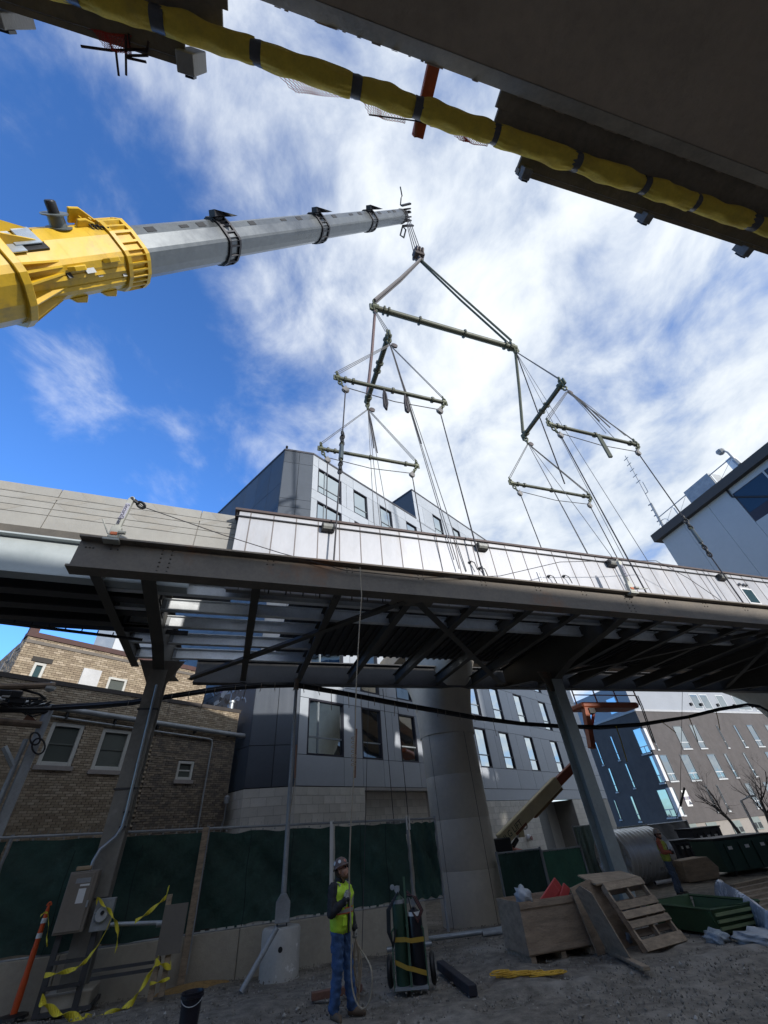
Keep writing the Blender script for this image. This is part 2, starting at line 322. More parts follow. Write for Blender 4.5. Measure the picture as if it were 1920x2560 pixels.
for i in range(len(ks) - 1):
    a, b = ks[i] + .035, ks[i + 1] - .035; loops = []; m = 25; sg = rnd.uniform(-.012, .02)
    for j in range(m):
        q = j / (m - 1); k = a + (b - a) * q; pinch = 1 - math.exp(-min(q, 1 - q) * 14) * .13
        rr = (.102 + .006 * math.sin(q * 7 + i * 2.1) + .004 * math.sin(q * 17 + i)) * pinch
        c = D(k, PN(k), PZ - .015 * math.sin(q * math.pi) - sg)
        loops.append([c + (Nd * math.cos(t) + Zv * math.sin(t)) * rr * (1 + .05 * math.sin(3 * t + k * 9 + i) + .03 * math.sin(5 * t - k * 13) + .05 * math.sin(13 * t + 3 * math.sin(i * 5 + q * 4)) * math.exp(-min(q, 1 - q) * 7)) for t in [math.tau * u_ / 44 for u_ in range(44)]])
    MB().ring(loops).build('foam_sleeve', foam, wp, smooth=True)
    if i:
        kk = ks[i]; loops = [[D(kk + e, PN(kk), PZ) + (Nd * math.cos(t) + Zv * math.sin(t)) * (.094 + .003 * math.sin(4 * t + e * 60)) for t in [math.tau * u_ / 18 for u_ in range(18)]] for e in (-.05 - .02 * (i % 3), -.02, .02, .05 + .02 * (i % 2))]
        MB().ring(loops).build('tape_band', tape, wp, smooth=True)
# work platform planks beside the edge
kl = DK(572, 45, 8.22)[0]; kr = DK(1238, 260, 8.22)[0]
plank_m = M('platform_board', (0.255, 0.209, 0.155), .85, 0, .25, 2, .4, 20)
for nm, k0, k1, lb in (('work_platform', kl - 9, kl, 'dark board platform beside the viaduct, left of the open gap'), ('work_platform', kr, kr + 14, 'dark board platform beside the viaduct, right of the open gap')):
    wpf = thing(nm, lb, 'platform', D((k0 + k1) / 2, .2, 8.2), 'platforms along the viaduct')
    for j in range(4):
        f0, f1 = j / 4 + (.0012 if j else 0), (j + 1) / 4 - .0012; zp = 8.155; no_ = lambda k, f: (PN(k) + .22) * f
        q0, q1 = (k0, k1 - (0, .05, .2, .42)[j]) if k0 < kl - 1 else (k0 + (0, .04, .14, .50)[j], k1)
        MB().ring([[D(k, no_(k, f0), zp), D(k, no_(k, f1), zp), D(k, no_(k, f1), zp + .05), D(k, no_(k, f0), zp + .05)] for k in (q0, q1)]).build('plank', plank_m, wpf)
    e0, e1 = (k0, k1 - .44) if k0 < kl - 1 else (k0 + .52, k1); MB().bar(D(e0, PN(e0) + .25, 8.20), D(e1, PN(e1) + .25, 8.20), .05, .14).build('edge_board', plank_m, wpf)
lab = {0: 'leftmost square post hanging below the platform edge, corner of the picture', 1: 'pale square post with a dark end just left of the open gap', 2: 'square post hanging just right of the open gap', 3: 'square post in the middle of the right platform', 4: 'square post at the far right of the platform'}
for i, (x, y, zb) in enumerate(((-12, 48, 8.02), (462, 158, 8.0), (1318, 436, 8.0), (1622, 548, 8.0), (1872, 632, 8.0))):
    k, n = DK(x, y, zb); sz = .055 if i != 1 else .08
    p = thing('guard_post', lab[i], 'post', D(k, n, zb), 'posts along the platform edge')
    hp_ = .26 if i > 1 else .62; MB().box(D(k, n, zb + hp_ / 2), (sz, sz, hp_ / 2), (Ud, Nd, Zv)).build('post', conc if i < 2 else M('post_grey', (.22, .21, .2), .8, 0, .2, 4, .3), p, bevel=.006)
    MB().box(D(k + .02, n + sz + .012, zb + .12), (.04, .012, .07), (Ud, Nd, Zv)).build('clip', blackm, p)
# orange needle beam
ko, no = DK(1045, 345, 8.2); ob = thing('needle_beam', 'orange painted timber sticking out across the gap under the pipe', 'beam', D(ko, .2, 8.2))
MB().box(D(ko, (no - .3) / 2 , 8.26), (.065, (no + .3) / 2, .055), (Ud, Nd, Zv)).build('timber', orange, ob, bevel=.006)
MB().bar(D(ko - .08, no - .22, 8.20), D(ko - .035, no + .0, 8.20), .03, .06).build('wedge', M('orange_pale', (.5, .16, .07), .7, 0, .2), ob)
MB().box(D(ko, no - .18, 8.19), (.07, .05, .006), (Ud, Nd, Zv)).build('plate', blackm, ob)
# perforated hanger plate
k, n = DK(1595, 365, 8.0); hp = thing('hanger_plate', 'dark perforated steel plate bolted under the right platform', 'plate', D(k, n, 8.1))
MB().box(D(k, .17, 8.20), (.10, .14, .008), (Ud, Nd, Zv)).build('plate', M('plate_blue', (.06, .07, .085), .5, .4), hp)
mb = MB()
for a in range(3):
    for b in range(3): mb.lathe(D(k - .06 + a * .06, .08 + b * .08, 8.187), [(.018, 0), (.018, .012)], n=8)
mb.build('bolt', blackm, hp, kind='stuff')
# rebar bundle and red netting
def dpx(x, y, z): return onz(x, y, z)
rb = thing('rebar_bundle', 'bent rusty rebar ends tied together, hanging left of the pale post', 'rebar', dpx(300, 130, 8.0))
rz = lambda p: dpx(p[0], p[1], 8.1)
z1 = lambda x, y: (x * .5787, y * .5787)
for pts in (((350, 200), (480, 218), (640, 213)), ((500, 215), (513, 328)), ((543, 150), (545, 326)), ((545, 240), (640, 240)), ((550, 250), (632, 268)), ((556, 145), (562, 210), (635, 222)), ((642, 178), (635, 225))):
    MB().path([rz(z1(*p)) for p in pts], .011, 6).build('bar', M('rust_bar', (.06, .035, .03), .8, .2, .3), rb)
red = M('red_net', (.55, .06, .05), .6, 0, .1); 
def net(name, label, corners, nu, nv, sag, parent=None):
    a, b, c, d = [np.asarray(p, float) for p in corners]; mb = MB()
    def P(u_, v_): return (a * (1 - u_) + b * u_) * (1 - v_) + (d * (1 - u_) + c * u_) * v_ + np.array([.02 * math.sin(9 * u_), .02 * math.cos(7 * v_), -sag * math.sin(math.pi * u_) * v_])
    for i in range(-nv, nu):
        for sgn in (1, -1):
            pts = [P((i + j) / nu if sgn > 0 else (i + nv - j) / nu, j / nv) for j in range(nv + 1) if 0 <= ((i + j) if sgn > 0 else (i + nv - j)) <= nu]
            if len(pts) > 1: mb.path(pts, .0028, 3)
    return single(mb, name, red, label, 'net', a, 'red safety netting')
net('safety_net', 'red safety net bunched over the rebar bundle', [dpx(*z1(375, 110), 8.15), dpx(*z1(560, 140), 8.15), dpx(*z1(560, 225), 8.1), dpx(*z1(455, 205), 8.1)], 16, 9, .02)
net('safety_net', 'pink safety net sagging below the yellow pipe left of the orange timber', [dpx(640, 150, 8.15), dpx(905, 215, 8.15), dpx(880, 242, 8.1), dpx(740, 228, 8.1)], 22, 5, .02)
net('safety_net', 'red safety net strip reaching the orange timber from the left', [dpx(880, 220, 8.12), dpx(1020, 275, 8.12), dpx(1010, 305, 8.08), dpx(925, 285, 8.08)], 18, 7, .01)
net('safety_net', 'red safety net hanging right of the orange timber', [dpx(1075, 310, 8.12), dpx(1230, 350, 8.12), dpx(1215, 362, 8.08), dpx(1160, 350, 8.08)], 18, 7, .02)
single(MB().path([dpx(922, 287, 8.08), dpx(1060, 305, 8.08), dpx(1200, 345, 8.08)], .007, 5), 'net_rod', blackm, 'thin dark rod threaded under the orange timber', 'rod', dpx(922, 287, 8.08))

# ================================================================== ELEVATED STEEL PLATFORM
ZB = 6.78
ep = thing('elevated_platform', 'brown riveted steel platform frame on two columns crossing the yard', 'platform', W(6, 0, 0))
MB().ibeam(W(-1.5, -4.3, ZB), W(36, -4.3, ZB), .80, .36, .03, .045).build('girder', steel, ep, label='near brown plate girder with bolt rows')
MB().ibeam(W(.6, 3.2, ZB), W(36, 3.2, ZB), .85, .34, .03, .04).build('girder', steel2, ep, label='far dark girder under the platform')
beams = [-1.06, 0.0, 2.3, 4.3, 6.3, 8.25, 10.1, 11.8, 13.5, 15.2, 17.0, 19.0, 21.0, 23.0, 25.0, 27.0, 29, 31, 33]
mains = (0.0, 13.5, 27.0)
for s_ in beams:
    if s_ in mains:
        p0, p1 = W(s_, -4.1, 0), W(s_, 3.0, 0); mb = MB()
        # tapered bracket beam, deepest over the column
        prof = [(-4.1, 6.80), (-1.3, 6.45), (-.32, 6.15), (.32, 6.15), (1.0, 6.45), (3.0, 6.80)]
        top = [(3.0, 7.55), (-4.1, 7.50)]
        mb.prism([W(s_ - .012, t, z) for t, z in prof + top], U * .024)
        for (ta, za), (tb, zb) in zip(prof[:-1], prof[1:]): mb.bar(W(s_, ta, za), W(s_, tb, zb), .30, .03)
        mb.bar(W(s_, -4.1, 7.5), W(s_, 3.0, 7.55), .30, .03)
        mb.build('main_beam', M('beam_paint', (0.255, 0.232, 0.195)), ep)
    else:
        d_, w_ = (.36, .20) if s_ > -1 else (.42, .22)
        MB().ibeam(W(s_, -4.12, ZB + .06), W(s_, 3.02 if s_ > 0 else 1.75, ZB + .06), d_, w_, .016, .022).build('cross_beam', M('beam_paint', (.085, .078, .066), .6, .05, .2, 1.5, .15), ep)
str_t = (-3.15, -2.2, -1.15, 0.05, 1.3)
for i in range(len(beams) - 1):
    s0, s1 = beams[i] + .02, beams[i + 1] - .02
    for t in (str_t if s0 < 4 else str_t[:2] if s0 < 21 else str_t[:1]):
        MB().ibeam(W(s0, t, ZB + .20), W(s1, t, ZB + .20), .33, .15, .012, .018).build('stringer', M('stringer_galv', (0.696, 0.720, 0.732), .5, .1, .14, 2.5, .1), ep)
        MB().box(W(s0 + .05, t - .02, ZB + .38), (.045, .02, .12), (U, Nn, Zv)).build('clip_angle', galv_d, ep)
for s_ in mains[:2]:
    z0 = gz(W(s_, 0, 0)) - .1; mb = MB()
    for e in (-1, 1): mb.box(W(s_, e * .215, (z0 + 6.13) / 2), (.22, .018, (6.13 - z0) / 2), (U, Nn, Zv))
    mb.box(W(s_, 0, (z0 + 6.13) / 2), (.014, .196, (6.13 - z0) / 2), (U, Nn, Zv)); 
    mb.build('column', M('column_paint_l', (0.221, 0.210, 0.185), .6, .1, .2, 1.2, .15, 60, stain=(0.399, 0.378, 0.346), st_amt=.6, st_scale=1.0) if s_ == 0 else M('column_paint_r', (0.321, 0.355, 0.347), .6, .1, .14, 1.2, .15, 60), ep)
    MB().prism([W(s_ - .6, -.02, 6.45), W(s_ + .6, -.02, 6.45), W(s_ + .22, -.02, 5.75), W(s_ - .22, -.02, 5.75)], Nn * .04).build('gusset', steel, ep)
    for z in (1.45, 3.35, 5.1) if s_ == 0 else ():
        MB().box(W(s_, -.225, z), (.25, .035, .018), (U, Nn, Zv)).build('strap', steel2, ep)
    mb = MB().box(W(s_, 0, z0 + .16), (.45, .42, .03), (U, Nn, Zv)); mb.build('base_plate', steel2, ep)
br = [((.5, 2.9), (6.15, -3.95)), ((6.55, -3.95), (13.2, 2.9)), ((13.8, 2.9), (20.6, -3.95)), ((21.2, -3.95), (27, 2.9)), ((.1, -3.9), (-.95, 1.5))]
for a, b in br[:4]:
    mb = MB(); p, q = W(*a, ZB + .045), W(*b, ZB + .045); mb.bar(p, q, .20, .015); mb.bar(p + Zv * .07, q + Zv * .07, .014, .13); mb.build('brace', M('beam_paint', (.085, .078, .066)), ep)
MB().box(W(6.35, -4.0, ZB + .058), (.6, .25, .007), (U, Nn, Zv)).build('gusset', steel, ep)
MB().box(W(13.5, 2.9, ZB + .058), (.6, .3, .007), (U, Nn, Zv)).build('gusset', steel, ep)
mb = MB()
for s_ in beams:
    cols = ((-.10, 6), (.10, 6)) if s_ in mains else ((-.07, 2), (.07, 2))
    for ds, nb in cols:
        for j in range(nb):
            mb.lathe(W(s_ + ds + .25, -4.314, ZB + (.70 - j * .11)), [(.021, 0), (.021, .008), (.013, .02)], -Nn, 8)
for j in range(3): mb.lathe(W(-1.35 + .07 * j, -4.314, ZB + .58 - .0 * j), [(.021, 0), (.021, .008), (.013, .02)], -Nn, 8)
mb.build('bolt', M('bolt_steel', (.07, .062, .052), .5, .3), ep, kind='stuff')
for i in range(9):
    s_ = 2.6 + i * .42; MB().bar(W(s_, -3.9, ZB + .02), W(s_, -3.9, ZB + .12), .03, .03).build('hanger_hook', blackm, ep)
# dark ribbed deck underside beneath the wall
dk = thing('deck_panel', 'dark ribbed metal deck seen from underneath between the platform beams', 'deck', W(14, 0, 7.6))
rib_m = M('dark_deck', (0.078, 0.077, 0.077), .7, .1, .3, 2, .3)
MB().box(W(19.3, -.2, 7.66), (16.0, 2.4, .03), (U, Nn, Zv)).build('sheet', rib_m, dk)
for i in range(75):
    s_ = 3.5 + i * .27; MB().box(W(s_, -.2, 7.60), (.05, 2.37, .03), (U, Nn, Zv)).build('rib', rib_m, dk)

# ================================================================== WHITE PANEL WALL
TW = -3.7
pw = thing('panel_wall', 'long white metal panel wall with dark cap and lamps on the platform', 'wall', W(12, TW, 7.1))
wpm = M('white_panel', (.45, .455, .475), .45, .15, .08, 1.3, .06, 3, stretch=(1.6, 1.6, .5), stain=(.35, .32, .29), st_amt=.5, st_scale=.9, rnd_obj=.05)
s_ = 1.56; i = 0
while s_ < 25.4:
    w_ = .635 if i else .32
    MB().box(W(s_ + w_ / 2, TW, 8.16), (w_ / 2 - .011, .02, 1.22), (U, Nn, Zv)).build('panel', wpm, pw, bevel=.006)
    if i % 1 == 0: MB().box(W(s_ + w_, TW - .01, 8.24), (.009, .02, 1.14), (U, Nn, Zv)).build('seam_strip', M('seam', (.22, .19, .18), .6, .2), pw)
    s_ += w_; i += 1
S1 = s_
MB().box(W((1.56 + S1) / 2, TW + .22, 8.2), ((S1 - 1.56) / 2 - .02, .19, 1.13), (U, Nn, Zv)).build('core', M('wall_core', (.25, .24, .23), .8), pw)
brn = M('cap_brown', (.085, .06, .055), .6, .1, .15, 3)
MB().box(W((1.5 + S1) / 2, TW + .19, 9.42), ((S1 - 1.4) / 2, .27, .035), (U, Nn, Zv)).build('cap', brn, pw)
MB().bar(W(1.5, TW - .05, 9.19), W(S1, TW - .05, 9.19), .03, .035).build('conduit', blackm, pw)
MB().bar(W(1.52, TW - .03, 9.29), W(1.52, TW + .42, 9.29), .03, .035).build('conduit', blackm, pw)
lens_m = M('lamp_lens', (.26, .26, .235), .25, 0, .2, 9, .2)
for (x, y) in ((820, 1318), (1205, 1372), (1533, 1417), (1812, 1455)):
    sc = S(x, y, TW - .1)[0]; z = 9.13
    b = MB().prism([W(sc - .19, TW - .02, z + .10), W(sc - .19, TW - .20, z + .10), W(sc - .19, TW - .22, z - .02), W(sc - .19, TW - .16, z - .13), W(sc - .19, TW - .02, z - .13)], U * .38).build('wall_lamp', M('lamp_body', (.045, .043, .04), .5, .2), pw, bevel=.01)
    MB().prism([W(sc - .15, TW - .21, z + .06), W(sc - .15, TW - .24, z + .04), W(sc - .15, TW - .235, z - .05), W(sc - .15, TW - .19, z - .11)], U * .30).build('lens', lens_m, b)
for (x, y) in ((1175, 1405), (1200, 1420), (1372, 1350 + 90), (1410, 1440)):
    c = S(x, y, TW - .06); q = W(c[0], TW - .04, c[2])
    MB().path([q, q - Nn * .08, q - Nn * .10 + U * .10 - Zv * .06, q - Nn * .08 + U * .16 - Zv * .30], .016, 6).build('pigtail', black, pw)
    MB().lathe(q, [(.05, 0), (.045, .03)], -Nn, 10).build('gland', blackm, pw)
c = S(1878, 1490, TW - .05); q = W(c[0], TW - .03, c[2])
wdo = MB().box(q, (.34, .015, .36), (U, Nn, Zv)).build('window', white_p, pw, bevel=.01)
MB().box(q - Nn * .017, (.27, .006, .29), (U, Nn, Zv)).build('pane', GL('glass_g', (.03, .06, .06)), wdo)
for d_ in (-.24, .0, .16):
    k = q + U * d_ + Zv * .50; cm = MB().lathe(k, [(.05, 0), (.06, .05), (.04, .09)], -Nn, 10).build('security_camera', M('cam_grey', (.2, .2, .2), .5), pw)
for (x, y) in ((1205, 1405), (1350, 1448), (1355, 1448)):
    c = S(x, y, TW - .03); MB().box(W(c[0], TW - .035, 8.15), (.03, .014, .28), (U, Nn, Zv)).build('cover_strip', white_p, pw)
for j, (x0, x1) in enumerate(((1175, 1190), (1320, 1335))):
    pass

# ================================================================== CONCRETE VIADUCT AT LEFT
VAZ = 66.5; Uv = azv(VAZ); Nv = -right_of(Uv); Ov = W(1.7, -3.28, 0)
def V(k, n, z): return Ov + Uv * k + Nv * n + Zv * z
cv = thing('concrete_viaduct', 'pale concrete parapet viaduct on steel girders behind the left end of the platform', 'viaduct', V(-6, 1.5, 7))
joints = [0.0] + [ST(onplane(x, y, Ov, Nv))[0] - 1.7 for x, y in ((497, 1310), (325, 1265), (148, 1240))]
joints += [joints[-1] - 2.05 * i for i in range(1, 16)]
rows = [(8.28, 8.66), (8.675, 8.855), (8.87, 9.05), (9.065, 9.245), (9.26, 9.52)]
mb0 = MB().prism([V(.0, .04, 8.25), V(.0, .04, 9.5), V(.0, .28, 9.5), V(.0, .28, 8.25)], -Uv * 36); mb0.build('backing', conc, cv)
relief = M('relief_shade_concrete', (.315, .298, .262), .9, 0, .1, 2, .25)  # darker tone paints the shading of the recessed pattern onto proud slabs
for a, b in zip(joints[:-1], joints[1:]):
    for r, (z0, z1_) in enumerate(rows):
        MB().box(V((a + b) / 2, .02, (z0 + z1_) / 2), ((a - b) / 2 - .012, .022, (z1_ - z0) / 2), (Uv, Nv, Zv)).build('parapet_panel', conc_l, cv)
    if b > -22:
        w_ = a - b
        for (f0, r, ww) in ((.18, 2, .30), (.62, 3, .30), (.40, 4, .26), (.30, 1, .28), (.05, 3, .2)):
            z0, z1_ = rows[r]; x = b + w_ * f0; sl = .28 if (r % 2) else -.22
            MB().prism([V(x, -.0055, z0 + .012), V(x + w_ * ww, -.0055, z0 + .012), V(x + w_ * ww + sl, -.0055, z1_ - .012), V(x + sl, -.0055, z1_ - .012)], Nv * .004).build('relief', relief, cv)
lightg = M('light_girder', (.42, .46, .46), .5, .1, .08, 1.0, .05, 30, stain=(.30, .34, .34), st_amt=.5, st_scale=.7)
MB().box(V(-15, .30, 8.09), (17.2, .42, .12), (Uv, Nv, Zv)).build('ledge', M('ledge_dark', (.10, .09, .075), .8, 0, .2), cv)
MB().ibeam(V(-34, -.05, 6.98), V(-1.0, -.05, 6.98), .98, .32, .03, .04).build('girder', lightg, cv)
for n_ in (.72, 1.48, 2.25):
    MB().ibeam(V(-34, n_, 6.98), V(-1.0 if n_ < .5 else -1.6, n_, 6.98), .95, .30, .03, .04).build('girder', steel2, cv)
MB().box(V(-17, 1.2, 8.05), (17, 1.25, .10), (Uv, Nv, Zv)).build('deck', steel2, cv)
MB().bar(V(-34, 2.62, 7.02), V(-1.0, 2.62, 7.02), .06, .12).build('edge_rail', steel2, cv)
ct = thing('cable_tray', 'thin dark cable tray hanging below the far edge of the left viaduct', 'cable tray', V(-8, 3, 6.5))
a, b = onz(0, 1556, 6.4), onz(292, 1592, 6.4); d_ = b - a
MB().bar(a - d_ * 2, b + d_ * .25, .07, .05).build('tray', blackm, ct)
for i in range(14): q = a + d_ * (i / 7 - .9); MB().bar(q, q + Zv * .10, .02, .02).build('hanger', blackm, ct)

# ================================================================== SECOND VIADUCT BEHIND, WITH ITS ROUND PIERS
PC = np.array([1.80, 19.85, 0]); pst = ST(PC)
bv = thing('back_viaduct', 'dark viaduct slab resting on the round piers behind the platform', 'viaduct', W(20, pst[1], 8.6))
MB().box(W(25, pst[1] + .3, 9.15), (15.6, 3.2, .40), (U, Nn, Zv)).build('slab', conc_d, bv)
for n_ in (-2.2, 0, 2.4): MB().box(W(25, pst[1] + n_, 8.62), (15.4, .16, .13), (U, Nn, Zv)).build('girder', steel2, bv)
pier_m = M('pier_concrete', (.60, .55, .46), .85, 0, .1, .8, .3, 26, stain=(.44, .40, .33), st_amt=.65, st_scale=.55, st_lo=.46, st_hi=.7)
def pier(c, label):
    p = thing('round_pier', label, 'pier', (c[0], c[1], -.5), 'round concrete piers'); R_ = 1.14
    prev = -.7
    for i, z1_ in enumerate((.9, 2.35, 3.75, 5.2)):
        MB().lathe((c[0], c[1], prev), [(R_ - .012, 0), (R_, .03), (R_, z1_ - prev - .03), (R_ - .012, z1_ - prev)], n=40).build('drum', pier_m, p, smooth=True); prev = z1_
    loops = []
    for j in range(13):
        q = j / 12; z = 5.2 + 3.25 * q; a = R_ + 2.6 * q ** 2.2; b = R_ + .05 * q; loops.append([np.array([c[0], c[1], z]) + Nn * a * math.cos(t) * abs(math.cos(t)) ** -.25 * (1 if abs(math.cos(t)) > 1e-3 else 0) + U * b * math.sin(t) for t in [math.tau * (k + .5) / 40 for k in range(40)]])
    MB().ring(loops).build('flared_head', pier_m, p, smooth=True)
    for t in (2.2, 3.9, 5.3):
        q = np.array([c[0] + math.cos(t) * (R_ + .001), c[1] + math.sin(t) * (R_ + .001), 0]); MB().bar(q - Zv * .5, q + Zv * 5.2, .012, .012, (math.cos(t), math.sin(t), 0)).build('form_joint', M('joint_dark', (.10, .09, .08), .9), p)
    return p
pier(PC, 'big round concrete pier with flared head behind the worker')
pier(W(pst[0] + 23.5, pst[1], 0), 'round concrete pier with flared head at the right edge behind the platform')
# ================================================================== BUILDINGS
class Face:
    def __init__(s, o, az, flip=False):
        s.o = np.array([o[0], o[1], 0.0]); s.d = azv(az); s.n = right_of(s.d) * (-1 if flip else 1); s.ax = (s.d, s.n, Zv)
    def P(s, k, z, off=0.0): return s.o + s.d * k + Zv * z + s.n * off
    def kz(s, x, y): P = onplane(x, y, s.o, s.n); return (P - s.o) @ s.d, P[2]
    def box(s, k0, k1, z0, z1, o0, o1): return MB().box(s.P((k0 + k1) / 2, (z0 + z1) / 2, (o0 + o1) / 2), ((k1 - k0) / 2, abs(o1 - o0) / 2, (z1 - z0) / 2), s.ax)
def gpt(az, d): return azv(az) * d
def pieces(name, items, mats, parent, limit=300):       # items: (priority, centre, half sizes, axes); largest in view as parts, the rest as one stuff part
    items.sort(key=lambda q: q[0]); cache = {}; rest = [MB() for _ in mats]
    for i, (pr, c, h, ax) in enumerate(items):
        mi = rnd.randrange(len(mats))
        if i < limit:
            key = (tuple(round(float(v), 3) for v in h), mi, round(float(ax[0][0]), 3))
            if key not in cache:
                o = MB().box((0, 0, 0), h, ax).build(name, mats[mi], None); o.data.name = name; cache[key] = o.data
                o.parent = parent
            else: o = bpy.data.objects.new(name, cache[key]); COL.objects.link(o); o.parent = parent
            ORG[o.name] = org(parent); o.location = np.asarray(c) - org(parent)
        else: rest[mi].box(c, h, ax)
    for mi, r in enumerate(rest):
        if r.v: r.build(name + 's_beyond', mats[mi], parent, kind='stuff')

# ---------------- grey panel building
GB = gpt(-13.5, 20.0); FL = Face(GB, 40.7)                 # long bright facade
GA = np.array([-6.55, 18.77, 0]); FM = Face(GA, math.degrees(math.atan2(GB[0] - GA[0], GB[1] - GA[1]))); ML = np.linalg.norm(GB - GA)
FLf = Face(GA, 130.7 + 180, flip=True)                     # dark left face, k grows away from the corner
gbd = thing('apartment_building', 'modern grey panel building with tall windows, light block base and stepped roof', 'building', GB)
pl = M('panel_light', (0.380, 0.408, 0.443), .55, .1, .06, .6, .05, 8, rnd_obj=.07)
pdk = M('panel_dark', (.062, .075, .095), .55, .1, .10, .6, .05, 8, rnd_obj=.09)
coreM = M('panel_gap', (.03, .032, .036), .8)
glass = GL('glass_sky', (.58, .64, .66), metal=1.0); frame_d = M('window_frame_dark', (.018, .018, .03), .5, .2); frame_g = M('window_frame_grey', (.25, .275, .29), .5, .3)
RF, RF2, KB, KE = 23.75, 27.2, 11.45, 34.0
depth = 14.0
def core_prism(k0, k1, z0, z1): return MB().prism([FL.P(k0, z0, -.16), FL.P(k1, z0, -.16), FL.P(k1, z0, -depth), FL.P(k0, z0, -depth)], Zv * (z1 - z0))
core_prism(.06, KE, 3.9, RF - .1).build('core', coreM, gbd)
core_prism(KB + .06, KE, RF - .1, RF2 - .1).build('core', coreM, gbd)
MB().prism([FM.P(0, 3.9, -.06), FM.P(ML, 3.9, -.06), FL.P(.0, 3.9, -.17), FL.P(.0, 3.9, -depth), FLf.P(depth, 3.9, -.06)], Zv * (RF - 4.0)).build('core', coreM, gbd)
cols = [(.5, 2.65), (3.85, 5.28), (6.68, 8.08), (9.88, 11.28), (14.2, 15.6), (17.3, 18.7), (21.0, 22.4), (25.4, 26.8), (29.0, 30.4)]
sills = [5.05 + 3.08 * i for i in range(7)]
edges = [0.0] + [e for c in cols for e in c] + [KE]
def panel(face, k0, k1, z0, z1, mat):
    face.box(k0 + .012, k1 - .012, z0 + .012, z1 - .012, -.055, 0.0).build('panel', mat, gbd)
for fl in range(7):
    z0 = sills[fl]; zt = z0 + 2.3; kmin = 0.0 if fl < 6 else KB
    top = sills[fl + 1] if fl < 5 else (RF if fl == 5 else RF2)
    for j, (a, b) in enumerate(cols):
        if a < kmin: continue
        far_ = a > 13
        w = MB(); 
        for (x0, x1, y0, y1) in ((a, a + .07, z0, zt), (b - .07, b, z0, zt), (a + .07, b - .07, zt - .07, zt), (a + .07, b - .07, z0, z0 + .07)):
            w.box(FL.P((x0 + x1) / 2, (y0 + y1) / 2, -.05), ((x1 - x0) / 2, .048, (y1 - y0) / 2), FL.ax)
        wo = w.build('window', frame_d, gbd)
        tr = z0 + .72; sp = [(a + .07, b - .07)] if b - a < 2 else [(a + .07, a + .62), (a + .68, b - .07)]
        for (x0, x1) in sp:
            FL.box(x0, x1, tr + .03, zt - .07, -.15, -.11).build('pane', glass, wo); FL.box(x0, x1, z0 + .07, tr - .03, -.15, -.11).build('pane', glass, wo)
            FL.box(x0, x1, tr - .03, tr + .03, -.13, -.07).build('transom', frame_g, wo)
        if len(sp) > 1: FL.box(a + .62, a + .68, z0 + .07, zt - .07, -.13, -.065).build('mullion', frame_g, wo)
        FL.box(a + .07, a + .10, z0 + .07, zt - .07, -.13, -.085).build('jamb', frame_g, wo)
    # piers between the windows
    ks = [kmin] + [e for c in cols if c[0] >= kmin for e in c] + [KE]
    for k0, k1 in zip(ks[::2], ks[1::2]):
        if k1 - k0 > 2.2: mid = k0 + (k1 - k0) * (.45 + .1 * (fl % 2)); panel(FL, k0, mid, z0, zt, pl); panel(FL, mid, k1, z0, zt, pl)
        elif k1 - k0 > .9: mid = k0 + (k1 - k0) * (.4 if fl % 2 else .62); panel(FL, k0, mid, z0, zt, pl); panel(FL, mid, k1, z0, zt, pl)
        else: panel(FL, k0, k1, z0, zt, pl)
    js = [kmin] + [e for c in cols if c[0] >= kmin for e in (c[0] if fl % 2 else c[1],)] + [KE]
    for k0, k1 in zip(js[:-1], js[1:]): panel(FL, k0, k1, zt, top, pl)
js = [0, 2.65, 3.85, 5.28, 8.08, 9.88, 11.28, 14.2, 15.6, 18.7, 21, 22.4, 25.4, 29, KE]
for k0, k1 in zip(js[:-1], js[1:]): panel(FL, k0, k1, 3.92, sills[0], pl)
# chamfer and left faces
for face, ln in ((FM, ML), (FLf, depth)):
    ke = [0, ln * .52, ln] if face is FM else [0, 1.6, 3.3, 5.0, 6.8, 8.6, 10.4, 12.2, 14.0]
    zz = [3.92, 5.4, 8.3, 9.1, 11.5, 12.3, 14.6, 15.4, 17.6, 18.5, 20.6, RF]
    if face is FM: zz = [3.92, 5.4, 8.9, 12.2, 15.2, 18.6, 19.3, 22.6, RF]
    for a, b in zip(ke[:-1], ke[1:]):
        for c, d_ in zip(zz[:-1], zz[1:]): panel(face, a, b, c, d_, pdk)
# roof trims
trim = M('roof_trim', (.06, .06, .07), .5, .2)
for f, a, b, z in ((FL, -.02, KB, RF), (FL, KB, KE, RF2), (FM, 0, ML, RF), (FLf, 0, depth, RF)): f.box(a, b, z + .002, z + .16, -.3, .04).build('roof_trim', trim, gbd)
FSB = Face(FL.P(KB, 0), 130.7 + 180, flip=True)
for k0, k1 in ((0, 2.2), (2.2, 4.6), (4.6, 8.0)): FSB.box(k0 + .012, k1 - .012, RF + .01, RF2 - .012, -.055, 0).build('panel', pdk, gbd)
FSB.box(0, 8, RF2 + .002, RF2 + .16, -.3, .04).build('roof_trim', trim, gbd)
q = FM.P(.1, RF + .16, -.2); MB().path([q, q + Zv * .35], .03).build('roof_vent', blackm, gbd); MB().lathe(q + Zv * .35, [(.09, 0), (.09, .14)], n=8).build('roof_vent', blackm, gbd)
